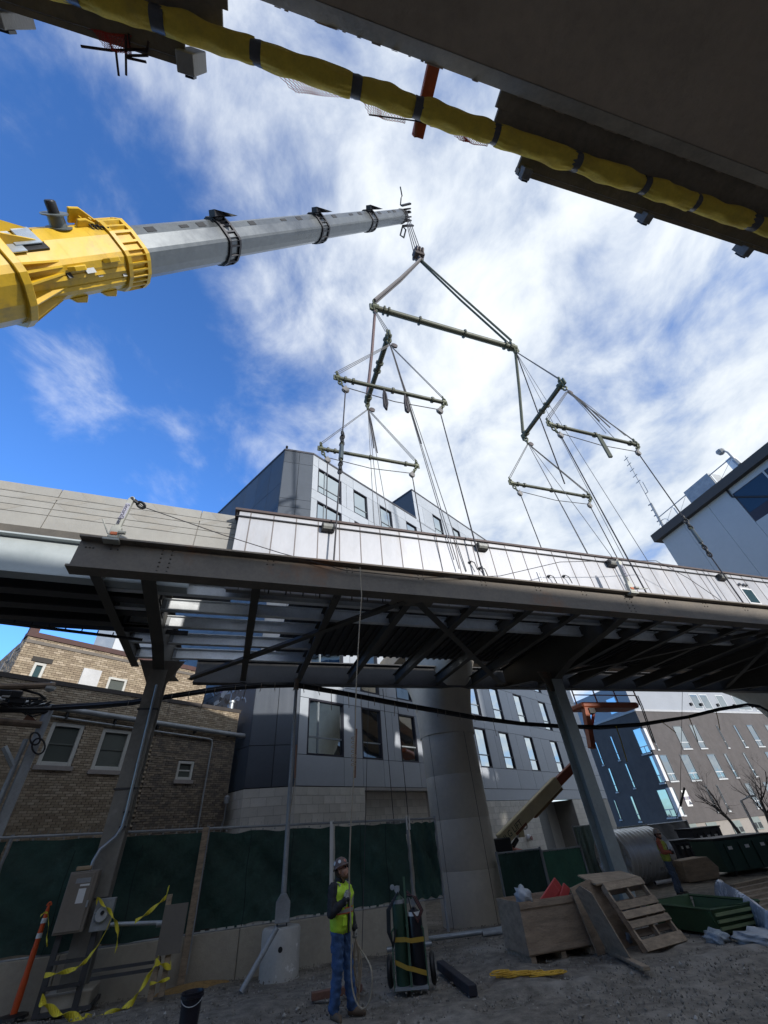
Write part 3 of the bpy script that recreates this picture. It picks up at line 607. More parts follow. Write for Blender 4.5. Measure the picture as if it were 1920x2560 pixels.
# block base
cmu = [M('cmu_a', (.60, .575, .515), .9, 0, .08, 2, .3, 40), M('cmu_b', (.56, .535, .48), .9, 0, .08, 2, .3, 40), M('cmu_c', (.64, .61, .55), .9, 0, .08, 2, .3, 40)]
items = []
def cmu_wall(face, k0, k1, z0, z1, off=0.0, bw=.60, bh=.30):
    r = 0; z = z1
    while z - bh >= z0 - 1e-6:
        x = k0 - (bw / 2 if r % 2 else 0)
        while x < k1 - .02:
            a, b = max(x, k0), min(x + bw, k1)
            if b - a > .06:
                c = face.P((a + b) / 2, z - bh / 2, off - .03 - rnd.uniform(0, .003)); items.append((np.linalg.norm(c - CAM), c, (round((b - a) / 2 - .005, 3), .03, bh / 2 - .005), face.ax))
            x += bw
        z -= bh; r += 1
cmu_wall(FL, .0, 3.9, .9, 3.9); cmu_wall(FM, .0, ML, .9, 3.9); cmu_wall(FL, 3.9, 9.0, 1.5, 3.78, -.55); cmu_wall(FL, 12.6, 20.2, -.3, 3.3); cmu_wall(FL, 24.4 + 2.0, 30, -.3, 3.3)
cmu_wall(FLf, 0, 3.0, .9, 3.9)
mort = M('mortar', (.34, .33, .30), .95, 0, .1)
for f, a, b, z0, z1_, o_ in ((FL, 0, 3.88, -.6, 3.9, -.034), (FM, 0, ML, -.6, 3.9, -.034), (FL, 3.9, 12.6, -.6, 3.78, -.584), (FL, 12.6, 20.2, -.6, 3.3, -.034), (FL, 26.4, 34, -.6, 3.3, -.034), (FLf, 0, 8, -.6, 3.9, -.034)):
    f.box(a, b, z0, z1_, o_ - .3, o_).build('base_wall', mort, gbd)
pieces('block', items, cmu, gbd)
FL.box(3.9, 12.6, 3.79, 3.91, -.7, -.01).build('soffit', M('soffit_grey', (.35, .34, .33), .7), gbd)
FL.box(12.6, 34, 3.32, 3.91, -.5, -.012).build('fascia', pl, gbd)
FL.box(20.2, 26.4, -.6, 3.3, -2.2, -1.6).build('base_wall', mort, gbd)
FL.box(26.36, 26.5, -.6, 3.3, -2.2, -.034).build('recess_side', M('recess_dark', (.2, .19, .17), .9), gbd)
dr = FL.box(20.6, 24.6, -.5, 2.85, -1.55, -1.5).build('garage_door', M('door_grey', (.10, .105, .11), .45, .3), gbd)
for i in range(11): FL.box(20.62, 24.58, -.45 + i * .3, -.45 + i * .3 + .27, -1.5, -1.48).build('slat', M('door_slat', (.12, .125, .13), .4, .4), dr)
kx, zx = FL.kz(1318, 2093); q = FL.P(kx, zx, .02); wl = MB().lathe(q, [(.16, 0), (.16, .18), (.10, .22)], FL.n + Zv * -.3, 12).build('wall_lamp', M('lamp_white', (.6, .6, .6), .4), gbd); MB().lathe(q + FL.n * .23 - Zv * .06, [(.09, 0), (.12, .06)], FL.n, 10).build('lens', M('lamp_red', (.2, .05, .05), .4), wl)
sgn = thing('building_sign', 'small grey sign board with white letters above the green fence', 'sign', FL.P(6.0, 2.3, .35))
k0, z0 = FL.kz(963, 2055); k1, z1_ = FL.kz(1014, 2055); FL.box(k0, k1, z0 - .5, z0, .06, .10).build('board', M('sign_grey', (.12, .13, .14), .5), sgn)
mb = MB()
for i in range(11): mb.box(FL.P(k0 + (k1 - k0) * (.22 + i * .062), z0 - .30, .105), (.028, .004, .05 + .02 * (i % 3 == 0)), FL.ax)
mb.build('lettering', white_p, sgn)
for e in (.15, .85): FL.box(k0 + (k1 - k0) * e - .03, k0 + (k1 - k0) * e + .03, -.5, z0 - .45, .02, .06).build('leg', blackm, sgn)
# graffiti on the dark side wall: loose painted strokes
gm = [M('spray_blue', (.16, .24, .36), .6, 0, .25, 6), M('spray_pale', (.22, .27, .34), .6, 0, .2, 6), M('spray_violet', (.12, .11, .26), .6, 0, .2, 6), M('spray_dark', (.025, .028, .035), .6)]
gzs = lambda x, y: (480 + x * .1688, 1690 + y * .1688)
gset = [(1, 0, ((210, 270), (290, 235), (330, 300))), (1, 0, ((0, 375), (60, 395), (130, 300))), (.8, 0, ((330, 300), (370, 180), (400, 150))), (2.2, 2, ((420, 160), (440, 230), (470, 170))), (1, 3, ((530, 150), (545, 230))), (1, 3, ((570, 190), (590, 250))), (.8, 1, ((640, 200), (700, 160), (720, 215), (760, 160), (800, 205), (790, 160))), (.8, 1, ((620, 360), (670, 310), (710, 335), (700, 360), (660, 350))), (.8, 1, ((740, 320), (790, 330), (800, 390))),
        (1, 3, ((205, 470), (225, 395), (240, 440), (225, 490))), (1.4, 3, ((250, 430), (300, 410), (320, 440), (300, 490))), (1, 3, ((350, 430), (355, 520))), (1, 3, ((390, 525), (440, 480), (455, 430))), (1.6, 3, ((490, 340), (520, 400), (550, 350))), (1, 3, ((420, 310), (410, 380), (440, 320))), (1.2, 0, ((530, 430), (560, 500), (590, 560), (480, 540))), (1, 0, ((120, 300), (150, 400), (190, 300))), (1, 0, ((600, 180), (580, 300), (560, 400)))]
gr = thing('graffiti', 'pale blue and violet graffiti strokes on the dark wall above the brick parapet', 'graffiti', FLf.P(3, 7, .005))
for wd, mi, pts in gset:
    P = [FLf.kz(*gzs(*p)) for p in pts]; fine = []
    for (a, b), (c, d_) in zip(P[:-1], P[1:]): fine += [(a + (c - a) * t / 4, b + (d_ - b) * t / 4) for t in range(4)]
    fine.append(P[-1]); mb = MB()
    for (a, b), (c, d_) in zip(fine[:-1], fine[1:]):
        l = math.hypot(c - a, d_ - b) + 1e-6; nx_, nz_ = -(d_ - b) / l * .05 * wd, (c - a) / l * .05 * wd
        mb.add([FLf.P(a + nx_, b + nz_, .004 + mi * .001), FLf.P(c + nx_, d_ + nz_, .004 + mi * .001), FLf.P(c - nx_, d_ - nz_, .004 + mi * .001), FLf.P(a - nx_, b - nz_, .004 + mi * .001)], [(0, 1, 2, 3)])
    mb.build('stroke', gm[mi], gr)
for c, h, mi in (((360, 400), (90, 70), 1), ((600, 220), (90, 70), 0), ((470, 260), (60, 80), 1)):
    k, z = FLf.kz(*gzs(*c)); k2, z2 = FLf.kz(*gzs(c[0] + h[0], c[1] - h[1])); a, b = abs(k2 - k), abs(z2 - z)
    ring = [FLf.P(k + a * math.cos(t) * (1 + .25 * math.sin(3 * t + c[0])), z + b * math.sin(t) * (1 + .2 * math.cos(4 * t)), .0025) for t in [math.tau * j / 24 for j in range(24)]]
    MB().add(ring, [tuple(range(24))]).build('fill', gm[mi], gr)

# ---------------- brick building
BC = gpt(-20.9, 20.3); FB = Face(BC, 36.8 + 180, flip=True)  # k grows towards the camera-left
bk_ = thing('brick_building', 'old tan brick building with white framed windows behind the green fence', 'building', BC)
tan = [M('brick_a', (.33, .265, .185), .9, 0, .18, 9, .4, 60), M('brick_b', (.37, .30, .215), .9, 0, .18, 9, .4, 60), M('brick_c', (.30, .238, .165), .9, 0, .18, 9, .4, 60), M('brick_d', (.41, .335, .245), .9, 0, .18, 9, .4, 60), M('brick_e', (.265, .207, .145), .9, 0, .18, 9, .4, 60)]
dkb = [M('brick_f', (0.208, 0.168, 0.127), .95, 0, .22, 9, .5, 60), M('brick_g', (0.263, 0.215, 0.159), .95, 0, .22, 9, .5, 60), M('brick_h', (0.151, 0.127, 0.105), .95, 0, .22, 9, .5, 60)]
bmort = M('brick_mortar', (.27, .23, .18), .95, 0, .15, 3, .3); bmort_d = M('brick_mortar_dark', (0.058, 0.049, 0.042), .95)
HB = 6.75; KBm = 11.5
wins = []
for tl, br_ in (((345, 680), (460, 985)), ((672, 725), (790, 1005)), ((1160, 930), (1245, 1065))):
    k1, z1_ = FB.kz(tl[0] * .3858, 1540 + tl[1] * .3858); k0, z0 = FB.kz(br_[0] * .3858, 1540 + br_[1] * .3858); wins.append((min(k0, k1), max(k0, k1), z0, z1_))
# make the two big windows upright rectangles
def upright(tl, tr, bl): 
    a = FB.kz(tl[0] * .3858, 1540 + tl[1] * .3858); b = FB.kz(tr[0] * .3858, 1540 + tr[1] * .3858); c = FB.kz(bl[0] * .3858, 1540 + bl[1] * .3858); return (min(a[0], b[0]), max(a[0], b[0]), c[1], (a[1] + b[1]) / 2)
wins = [upright((345, 685), (555, 705), (225, 965)), upright((672, 728), (860, 745), (580, 995)), upright((1160, 935), (1262, 945), (1137, 1060))]
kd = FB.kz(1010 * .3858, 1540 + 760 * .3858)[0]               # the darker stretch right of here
def brick_wall(face, k0, k1, z0, z1, holes, skip=None, bw=.205, bh=.068):
    out = []; r = 0; z = z0
    while z < z1:
        x = k0 - (bw / 2 if r % 2 else 0)
        while x < k1:
            a, b = max(x, k0), min(x + bw, k1); zm = z + bh / 2
            segs = [(a, b)]
            for (h0, h1, g0, g1) in holes:
                if g0 - .02 < zm < g1 + .02: segs = [q for (p, q_) in segs for q in ((p, min(q_, h0)), (max(p, h1), q_)) if q[1] - q[0] > .03]
            for a, b in segs:
                if skip and skip((a + b) / 2, zm): continue
                c = face.P((a + b) / 2, zm, -.02 + rnd.uniform(-.006, .006)); out.append((np.linalg.norm(c - CAM), c, (round((b - a) / 2 - .006, 3), .03, bh / 2 - .0055), face.ax))
            x += bw
        z += bh; r += 1
    return out
hl = [(a, b, c, d_) for a, b, c, d_ in wins]
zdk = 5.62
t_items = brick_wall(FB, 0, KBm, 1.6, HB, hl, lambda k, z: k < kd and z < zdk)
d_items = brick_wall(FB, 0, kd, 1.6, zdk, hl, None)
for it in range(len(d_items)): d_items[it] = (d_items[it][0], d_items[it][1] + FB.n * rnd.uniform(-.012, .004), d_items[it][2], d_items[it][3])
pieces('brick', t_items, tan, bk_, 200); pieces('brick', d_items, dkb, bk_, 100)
def wall_with_holes(face, k0, k1, z0, z1, holes, off, th, mat, parent):
    ks = sorted({k0, k1, *[h[0] for h in holes], *[h[1] for h in holes]})
    for a, b in zip(ks[:-1], ks[1:]):
        hs = sorted([h for h in holes if h[0] < (a + b) / 2 < h[1]], key=lambda h: h[2]); z = z0
        for h in hs: face.box(a, b, z, h[2], off - th, off).build('wall', mat, parent); z = h[3]
        face.box(a, b, z, z1, off - th, off).build('wall', mat, parent)
wall_with_holes(FB, kd, KBm, -.6, HB, [h for h in hl if h[0] > kd - .3], -.035, .25, bmort, bk_)
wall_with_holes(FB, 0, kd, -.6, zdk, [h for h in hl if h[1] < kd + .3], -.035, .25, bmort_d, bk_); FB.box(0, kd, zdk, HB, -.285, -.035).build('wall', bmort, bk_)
MB().prism([FB.P(.02, -.6, -.3), FB.P(KBm, -.6, -.3), FB.P(KBm, -.6, -6), FB.P(.02, -.6, -6)], Zv * (HB + .5)).build('core', bmort, bk_)
FB.box(-.05, KBm, HB + .003, HB + .14, -.38, .04).build('coping', M('coping_dark', (.05, .042, .038), .8, 0, .2), bk_)
wfr = M('window_white', (0.494, 0.488, 0.448), .6, 0, .1); bglass = GL('glass_dark', (.085, .095, .085), .18, .5, 1.5); bglass2 = M('screen_mesh', (.10, .11, .095), .7, 0, .12, 3)
for i, (a, b, c, d_) in enumerate(wins):
    w = MB(); fw = .11 if i < 2 else .09
    for (x0, x1, y0, y1) in ((a, a + fw, c, d_), (b - fw, b, c, d_), (a + fw, b - fw, d_ - fw, d_), (a + fw, b - fw, c, c + fw)): w.box(FB.P((x0 + x1) / 2, (y0 + y1) / 2, -.06), ((x1 - x0) / 2, .05, (y1 - y0) / 2), FB.ax)
    wo = w.build('window', wfr, bk_, bevel=.008)
    FB.box(a + fw, b - fw, c + fw, d_ - fw, -.11, -.08).build('pane', bglass2 if i == 1 else bglass, wo)
    FB.box(a + fw, b - fw, (c + d_) / 2 - .02, (c + d_) / 2 + .02, -.079, -.06).build('meeting_rail', wfr if i == 2 else bglass2, wo)
    FB.box(a - .06, b + .06, c - .12, c - .003, -.1, .06).build('sill', M('sill_stone', (.30, .27, .25), .8, 0, .15), wo)
# pipes along the wall
kz_ = lambda x, y: FB.kz(x * .3858, 1540 + y * .3858)
p0, p1 = kz_(340, 612), kz_(1580, 768)
zpm = (p0[1] + p1[1]) / 2
MB().path([FB.P(p0[0] + 1.5, zpm + .12, .16), FB.P(p1[0], zpm - .12, .16)], .085, 10).build('drain_pipe', galv_d, bk_, smooth=True); MB().path([FB.P(p1[0] + .35, zpm - .11, .16), FB.P(p1[0] - .02, zpm - .125, .16)], .10, 10).build('pipe_collar', galv_d, bk_, smooth=True)
e0, e1 = kz_(1345, 770), kz_(1275, 1340)
kk = kz_(1372, 800)[0]
MB().path([FB.P(p0[0], zpm - .16, .09), FB.P(kk + .18, zpm - .34, .09), FB.P(kk + .04, zpm - .38, .09), FB.P(kk, zpm - .52, .09), FB.P(kk, 1.2, .09)], .03, 8).build('conduit', galv, bk_, smooth=True)
for i in range(5):
    k = p1[0] + .8 + i * 1.5; MB().box(FB.P(k, zpm - .08, .08), (.03, .09, .12), FB.ax).build('pipe_clamp', blackm, bk_)
q = FB.P(.12, 3.5, .16); MB().lathe(q, [(.09, 0), (.10, .2), (.05, .26)], Zv, 10).build('meter', galv_d, bk_); MB().path([q, q - Zv * .5, FB.P(.12, 2.6, .02)], .025).build('meter_pipe', galv_d, bk_)
q = FB.P(.35, HB + .14, -.15); MB().lathe(q, [(.09, 0), (.09, .25), (.13, .27), (.13, .36)], Zv, 12).build('roof_vent', galv, bk_, smooth=True)
q = FB.P(9.0, HB + .14, -.15)
# taller block behind
FR = Face(BC + (-FB.n) * 3.4 + FB.d * 1.0, 36.8 + 180, flip=True)
kR = FR.kz(70, 1592); kRr = FR.kz(322, 1642); HR = (kR[1] + kRr[1]) / 2; KR = kR[0]
rb_ = thing('brick_house', 'taller weathered brown brick building rising behind the low brick front', 'building', FR.P(KR / 2, 0))
rwins = []
for tl, tr, bl in (((230, 295), (302, 315), (165, 440)), ((540, 350), (652, 365), (520, 445)), ((708, 395), (828, 410), (682, 475))):
    a, b, c = FR.kz(tl[0] * .3858, 1540 + tl[1] * .3858), FR.kz(tr[0] * .3858, 1540 + tr[1] * .3858), FR.kz(bl[0] * .3858, 1540 + bl[1] * .3858); rwins.append((min(a[0], b[0]), max(a[0], b[0]), c[1] - .5, (a[1] + b[1]) / 2))
r_items = brick_wall(FR, -1.0, KR, HB - .6, HR, rwins, None, .24, .082)
pieces('brick', r_items, [tan[0], tan[2], tan[4], tan[3]], rb_, 40)
wall_with_holes(FR, -1.0, KR, -.6, HR, rwins, -.035, .25, M('brick_mortar_r', (0.180, 0.126, 0.084), .95, 0, .2, 2, .3), rb_)
MB().prism([FR.P(-1.0, -.6, -.3), FR.P(KR, -.6, -.3), FR.P(KR, -.6, -9), FR.P(-1.0, -.6, -9)], Zv * (HR + .4)).build('core', bmort, rb_)
FR.box(-1.05, KR + .06, HR + .003, HR + .20, -.4, .07).build('coping', M('coping_red', (.085, .045, .04), .8, 0, .25, 3), rb_)
FR.box(-1.0, KR, HR - .24, HR - .12, -.02, .05).build('cornice', M('cornice_grey', (.16, .14, .12), .8, 0, .2), rb_)
MB().box(FR.P(KR - .12, HR + .32, -.2), (.16, .16, .13), FR.ax).build('chimney', M('coping_red', (.1, .05, .04)), rb_)
FRs = Face(FR.P(KR, 0), 126.8 + 180, flip=True)
s_items = brick_wall(FRs, 0, 6.0, HB - 1.5, HR, [], None, .24, .082); pieces('brick', s_items, [tan[2], tan[4], dkb[0]], rb_, 0)
for i in range(7): FRs.box(.4 + i * .9, .75 + i * .9, HR - .35 - .25 * i, HR + .10 - .25 * i, -.2, .03).build('stepped_coping', M('coping_grey', (.2, .19, .18), .8), rb_)
for i, (a, b, c, d_) in enumerate(rwins):
    w = MB(); fw = .09
    for (x0, x1, y0, y1) in ((a, a + fw, c, d_), (b - fw, b, c, d_), (a + fw, b - fw, d_ - fw, d_), (a + fw, b - fw, c, c + fw)): w.box(FR.P((x0 + x1) / 2, (y0 + y1) / 2, -.05), ((x1 - x0) / 2, .05, (y1 - y0) / 2), FR.ax)
    wo = w.build('window', wfr, rb_)
    FR.box(a + fw, b - fw, c + fw, d_ - fw, -.11, -.08).build('pane', GL('glass_teal', (.03, .06, .06), .1, .6, 1.6) if i != 2 else bglass, wo)
    if i == 0: FR.box(a - .15, b + .15, d_ + .02, d_ + .2, -.03, .05).build('lintel', M('lintel_dark', (.04, .035, .03), .8), wo)
    if i == 1: FR.box(a - .02, b + .02, d_ - .62, d_ + .05, -.02, .10).build('window_board', M('board_white', (.5, .5, .5), .6), wo)
# grey tower far behind the brick roof
tw = thing('grey_tower', 'distant pale grey building rising between the brick roof and the platform beams', 'building', onplane(290, 1640, azv(-33) * 45, azv(-33)) * [1, 1, 0])
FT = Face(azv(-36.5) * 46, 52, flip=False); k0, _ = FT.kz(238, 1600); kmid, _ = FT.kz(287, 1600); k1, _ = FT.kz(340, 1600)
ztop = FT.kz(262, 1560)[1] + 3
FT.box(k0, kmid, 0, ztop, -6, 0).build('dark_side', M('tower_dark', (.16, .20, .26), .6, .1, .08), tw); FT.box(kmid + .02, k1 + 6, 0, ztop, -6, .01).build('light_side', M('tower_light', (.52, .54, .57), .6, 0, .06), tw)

# ---------------- dark brick apartment block, far right
DC = gpt(27.15, 57.0); FD = Face(DC, 65.0); FE = Face(DC, 160.0 + 180, flip=True)
db = thing('apartment_block', 'dark grey brick apartment block with white corner strips and narrow windows in the distance', 'building', DC)
dbm = M('dark_brick', (.118, .109, .108), .95, 0, .12, 1.5, .3, 12, spec=.2, stain=(.135, .127, .13), st_amt=.5, st_scale=.3); stone = M('base_stone', (.30, .275, .25), .85, 0, .1, 1, .2)
HT = FD.kz(1592, 1778)[1]; zst = FD.kz(1745, 2054)[1] - .1
MB().prism([FD.P(0, zst, 0), FD.P(60, zst, 0), FD.P(60, zst, -16), FE.P(16, zst, 0)], Zv * (HT - zst)).build('brick_wall', dbm, db)
MB().prism([FD.P(.2, -1.2, -.1), FD.P(60, -1.2, -.1), FD.P(60, -1.2, -16), FE.P(16, -1.2, -.1)], Zv * (zst + 1.19)).build('stone_base', stone, db)
lp = M('light_panel', (.29, .31, .345), .55, .1, .06, .5)
MB().prism([FD.P(.5, HT, -.5), FD.P(60, HT, -.5), FD.P(60, HT, -16), FE.P(15.5, HT, -.5)], Zv * 3.4).build('top_storey', lp, db)
for f, a, b in ((FD, 0, 60), (FE, 0, 16)): f.box(a, b, HT + .003, HT + .22, -.5, .06).build('parapet_cap', M('cap_light', (.42, .43, .45), .6), db)
z4 = lambda x, y: (1400 + x * .3134, 1760 + y * .3134)
wl_ = [(893, 175, 1050, 355, 0), (1025, 165, 1172, 352, 0), (1240, 170, 1348, 348, 0), (1375, 168, 1495, 342, 0), (1480, 165, 1630, 337, 1), (1625, 165, 1790, 330, 1), (712, 215, 788, 362, 0),
       (785, 405, 940, 612, 1), (950, 403, 1120, 605, 1), (1163, 398, 1330, 592, 1), (1300, 395, 1425, 585, 0), (1450, 388, 1575, 575, 0), (1625, 380, 1790, 560, 1), (885, 668, 1000, 885, 0), (1150, 650, 1265, 860, 0), (1240, 645, 1355, 850, 0), (1465, 632, 1615, 825, 1), (1610, 622, 1760, 812, 1)]
wl2 = [(575, 205, 730, 385, 1), (705, 415, 840, 625, 1), (765, 685, 940, 900, 1), (275, 305, 355, 485, 0), (395, 258, 485, 445, 0), (380, 512, 468, 700, 0), (513, 475, 607, 668, 0), (425, 765, 495, 920, 0), (555, 735, 655, 935, 0)]
wgl = GL('glass_far', (.36, .40, .42), .03, metal=1.0); wtrim = M('far_frame', (.55, .57, .58), .5)
def far_window(face, x0, y0, x1, y1, two, par):
    a, zt = face.kz(*z4(x0, y0)); b, z0 = face.kz(*z4(x1, y1)); a, b = min(a, b), max(a, b); w = b - a; f = .07
    fr = MB()
    for (p0, p1, q0, q1) in ((a, a + f, z0, zt), (b - f, b, z0, zt), (a + f, b - f, zt - f, zt), (a + f, b - f, z0, z0 + f)): fr.box(face.P((p0 + p1) / 2, (q0 + q1) / 2, .01), ((p1 - p0) / 2, .03, (q1 - q0) / 2), face.ax)
    wo = fr.build('window', M('far_frame_dark', (.10, .11, .12), .5), par)
    tr = z0 + (zt - z0) * .27
    face.box(a + f, b - f, tr + .04, zt - f, .002, .008).build('pane', wgl, wo)
    if two: mid = (a + b) / 2; face.box(a + f, mid - .03, z0 + f, tr - .04, .002, .008).build('pane', wgl, wo); face.box(mid + .03, b - f, z0 + f, tr - .04, .002, .008).build('pane', wgl, wo); face.box(mid - .03, mid + .03, z0 + f, tr - .04, .002, .03).build('mullion', wtrim, wo)
    else: face.box(a + f, b - f, z0 + f, tr - .04, .002, .008).build('pane', wgl, wo)
    face.box(a + f, b - f, tr - .04, tr + .04, .002, .03).build('transom', wtrim, wo); face.box(a - .05, b + .05, z0 - .12, z0 - .003, .0, .10).build('sill', wtrim, wo)
for q in wl_: far_window(FD, *q, db)
for q in wl2: far_window(FE, *q, db)
for (x0, y0, x1, y1) in ((665, 195, 745, 365), (752, 408, 845, 615), (855, 668, 957, 898)):
    z1_ = FD.kz(*z4(x0, y0))[1]; z0 = FD.kz(*z4(x1, y1))[1]; MB().prism([FD.P(-.06, z0, .1), FD.P(.34, z0, .1), FD.P(.34, z0, .002), FE.P(.3, z0, .002), FE.P(.3, z0, .1)], Zv * (z1_ - z0)).build('corner_strip', M('strip_white', (.72, .73, .74), .5), db)
for (x0, y0, x1, y1) in ((1165, 948, 1270, 1036), (1360, 935, 1455, 1030), (1000, 960, 1090, 1030), (1510, 900, 1600, 1000)):
    a, zt = FD.kz(*z4(x0, y0)); b, z0 = FD.kz(*z4(x1, y1)); b = max(b, a + 1.5)
    wo = FD.box(a, b, z0, zt, -.12, -.04).build('window', M('far_frame_green', (.2, .24, .23), .5), db)
    for e in (0, 1): FD.box(a + .12 + e * (b - a) / 2, a + (b - a) / 2 - .06 + e * (b - a) / 2, z0 + .1, zt - .5, -.035, -.025).build('pane', wgl, wo)
for x in (1110, 1190, 1320, 1450, 1500, 1590):
    a, z = FD.kz(*z4(x, 25)); wo = FD.box(a - .05, a + 1.5, HT + .5, HT + 2.3, -.52, -.47).build('window', wtrim, db); FD.box(a + .05, a + 1.4, HT + .6, HT + 2.2, -.47, -.46).build('pane', wgl, wo); FD.box(a - .7, a - .4, HT + .9, HT + 1.2, -.5, -.3).build('lamp', blackm, db)
for a in (2.5, 7.0): wo = FE.box(a, a + 1.6, HT + .5, HT + 2.3, -.52, -.47).build('window', wtrim, db); FE.box(a + .1, a + 1.5, HT + .6, HT + 2.2, -.47, -.46).build('pane', wgl, wo)
# banner on the block
bn = thing('banner', 'white banner with purple band hung on the dark apartment block', 'banner', FD.P(4.5, 3, .1))
a, zt = FD.kz(*z4(960, 690)); b, z0 = FD.kz(*z4(1060, 815)); zm1, zm2 = zt - (zt - z0) * .40, zt - (zt - z0) * .58
FD.box(a, b, zm1, zt, .03, .05).build('upper_sheet', white_p, bn); FD.box(a, b, zm2, zm1 - .005, .03, .052).build('purple_band', M('purple', (.13, .10, .22), .6), bn); FD.box(a, b, z0, zm2 - .005, .03, .05).build('lower_sheet', white_p, bn)
mb = MB()
for i in range(9): mb.box(FD.P(a + .2 + i * (b - a - .4) / 9, (zm1 + zm2) / 2, .056), (.08, .003, .10), FD.ax)
mb.build('lettering', white_p, bn)
MB().add([FD.P(a + .3, z0 + .15, .053), FD.P(a + .9, z0 + .15, .053), FD.P(a + .55, zm2 - .1, .053)], [(0, 1, 2)]).build('print', M('print_dark', (.08, .09, .12), .6), bn)
# plain street block further back right keeps the skyline closed
# ---------------- pale tower at upper right
RC0 = gpt(38.5, 40.0); FW = Face(RC0, 162.5)
ht = FW.kz(1660, 1346)[1]
pt = thing('station_house', 'pale grey clad station building with dark roof edge at upper right', 'building', RC0)
clad = M('pale_clad', (.37, .40, .42), .6, 0, .05, .5, .03)
MB().prism([FW.P(0, 0, -.05), FW.P(26, 0, -.05), FW.P(26, 0, 12), FW.P(0, 0, 12)], Zv * ht).build('core', M('clad_core', (.1, .1, .11), .7), pt)
FW = Face(RC0, 162.5)                                    # visible side: outward is away from +n? resolved below
toCam = CAM - RC0
if toCam @ FW.n < 0: FW = Face(RC0, 162.5, flip=True)
for o_ in list(pt.children): bpy.data.objects.remove(o_)
MB().prism([FW.P(0, 0, -.06), FW.P(30, 0, -.06), FW.P(30, 0, -12), FW.P(0, 0, -12)], Zv * ht).build('core', M('clad_core', (.1, .1, .11), .7), pt)
zz7 = lambda x, y: (1600 + x * .217, 1080 + y * .217)
kw0 = FW.kz(*zz7(1085, 700)); kw1 = FW.kz(*zz7(1330, 1035)); kw2 = FW.kz(*zz7(1475, 985))
wz1 = kw0[1]; wz0 = kw1[1]; wk = min(kw0[0], kw1[0])
seams = [0.0, 2.4, 4.9, wk]
for a, b in zip(seams[:-1], seams[1:]): FW.box(a + .01, b - .01, 0, ht, -.05, 0).build('panel', clad, pt)
FW.box(wk + .01, 30, wz1, ht, -.05, 0).build('panel', clad, pt); FW.box(wk + .01, 30, 0, wz0, -.05, 0).build('panel', clad, pt)
for i in range(8):
    a = wk + .03 + i * 2.6; wo = FW.box(a, a + 2.55, wz0, wz1, -.058, -.03).build('window', frame_d, pt); FW.box(a + .06, a + 2.45, wz0 + .8, wz1 - .05, -.03, -.022).build('pane', GL('glass_blue', (.01, .02, .035), .05, .8, 1.6), wo); FW.box(a + 2.42, a + 2.54, wz0 + .1, wz1, -.03, .0).build('mullion', clad, wo)
FW.box(-.45, 30, ht + .003, ht + .75, -12, .45).build('roof_edge', M('roof_edge_dark', (.055, .05, .045), .7, .1, .15), pt)
MB().path([FW.P(wk - .1, ht, .06), FW.P(wk - .1, wz1 - .2, .06), FW.P(wk + .6, wz1 - .8, .06), FW.P(wk + 3.2, wz0 - .3, .06)], .07, 8).build('drain_pipe', blackm, pt)
zr = ht + .75
ra = thing('roof_railing', 'grey pipe railing with ducts along the roof of the pale building', 'railing', FW.P(3, zr, .1))
pts = [FW.P(k, zr, .1) for k in (1.0, 4.1, 6.6, 8.6)]
MB().path([FW.P(1.0, zr, .1), FW.P(1.0, zr + 1.1, .1), FW.P(8.6, zr + 1.1, .1), FW.P(8.6, zr, .1)], .045, 6).build('rail', galv, ra)
for k in (2.6, 4.1, 6.6): MB().bar(FW.P(k, zr, .1), FW.P(k, zr + 1.1, .1), .06, .06).build('post', galv, ra)
for a, b in ((1.0, 2.6), (2.6, 4.1), (6.6, 8.6)): MB().path([FW.P(a, zr, .1), FW.P(b, zr + 1.1, .1)], .015, 4).build('tie', galv, ra)
MB().box(FW.P(5.3, zr + .75, -.5), (1.2, .7, .6), FW.ax).build('duct_box', galv_d, ra); MB().box(FW.P(8.3, zr + .7, -.2), (.25, .3, .5), FW.ax).build('vent_box', white_p, ra)
MB().path([FW.P(1.1, zr + .2, .1) + FW.d * .5 * math.cos(t) + Zv * .5 * math.sin(t) for t in np.linspace(0, math.pi, 10)], .03, 5).build('hoop', galv, ra)
# antenna mast at the roof corner, roof lamp
am = thing('antenna_mast', 'thin leaning antenna mast with rungs on the corner of the pale building', 'antenna', FW.P(.9, zr, .2))
q0 = FW.P(.9, zr - .1, .2); z8_ = lambda x, y: (1200 + x * .3014, 820 + y * .3014)
tip = onplane(*z8_(1205, 1060), q0, FW.n * [1, 1, 0]); midp = q0 + (tip - q0) * .3
MB().path([q0, midp], .11, 6).build('lower_mast', galv_d, am); MB().path([midp, tip], .045, 5).build('upper_mast', galv_d, am)
dv = _n(tip - q0); sd = _n(np.cross(dv, FW.n))
for i in range(5): c = q0 + (tip - q0) * (.62 + i * .085); MB().bar(c - sd * .35, c + sd * .2, .05, .05).build('rung', galv_d, am)
c = q0 + (tip - q0) * .58; MB().path([c + sd * .3, c + sd * .3 - dv * 1.2, c - sd * .05 - dv * 1.2], .04, 4).build('bracket', galv_d, am)
for i in range(4): c = q0 + (tip - q0) * (.1 + i * .07); MB().bar(c - sd * .3, c + sd * .1, .08, .08).build('clamp', galv_d, am)
lpz = lambda x, y: onplane(*zz7(x, y), FW.P(9, 0, .2), FW.n)
rl = thing('roof_lamp', 'grey curved arm lamp standing on the roof of the pale building', 'lamp', lpz(1140, 350))
MB().path([lpz(1150, 370), lpz(1060, 290), lpz(1010, 235), lpz(950, 210), lpz(900, 205)], .07, 6).build('arm', galv_d, rl); MB().lathe(lpz(915, 215), [(.28, 0), (.3, -.12), (.2, -.35), (.05, -.45)], n=10).build('lamp_head', galv_d, rl)
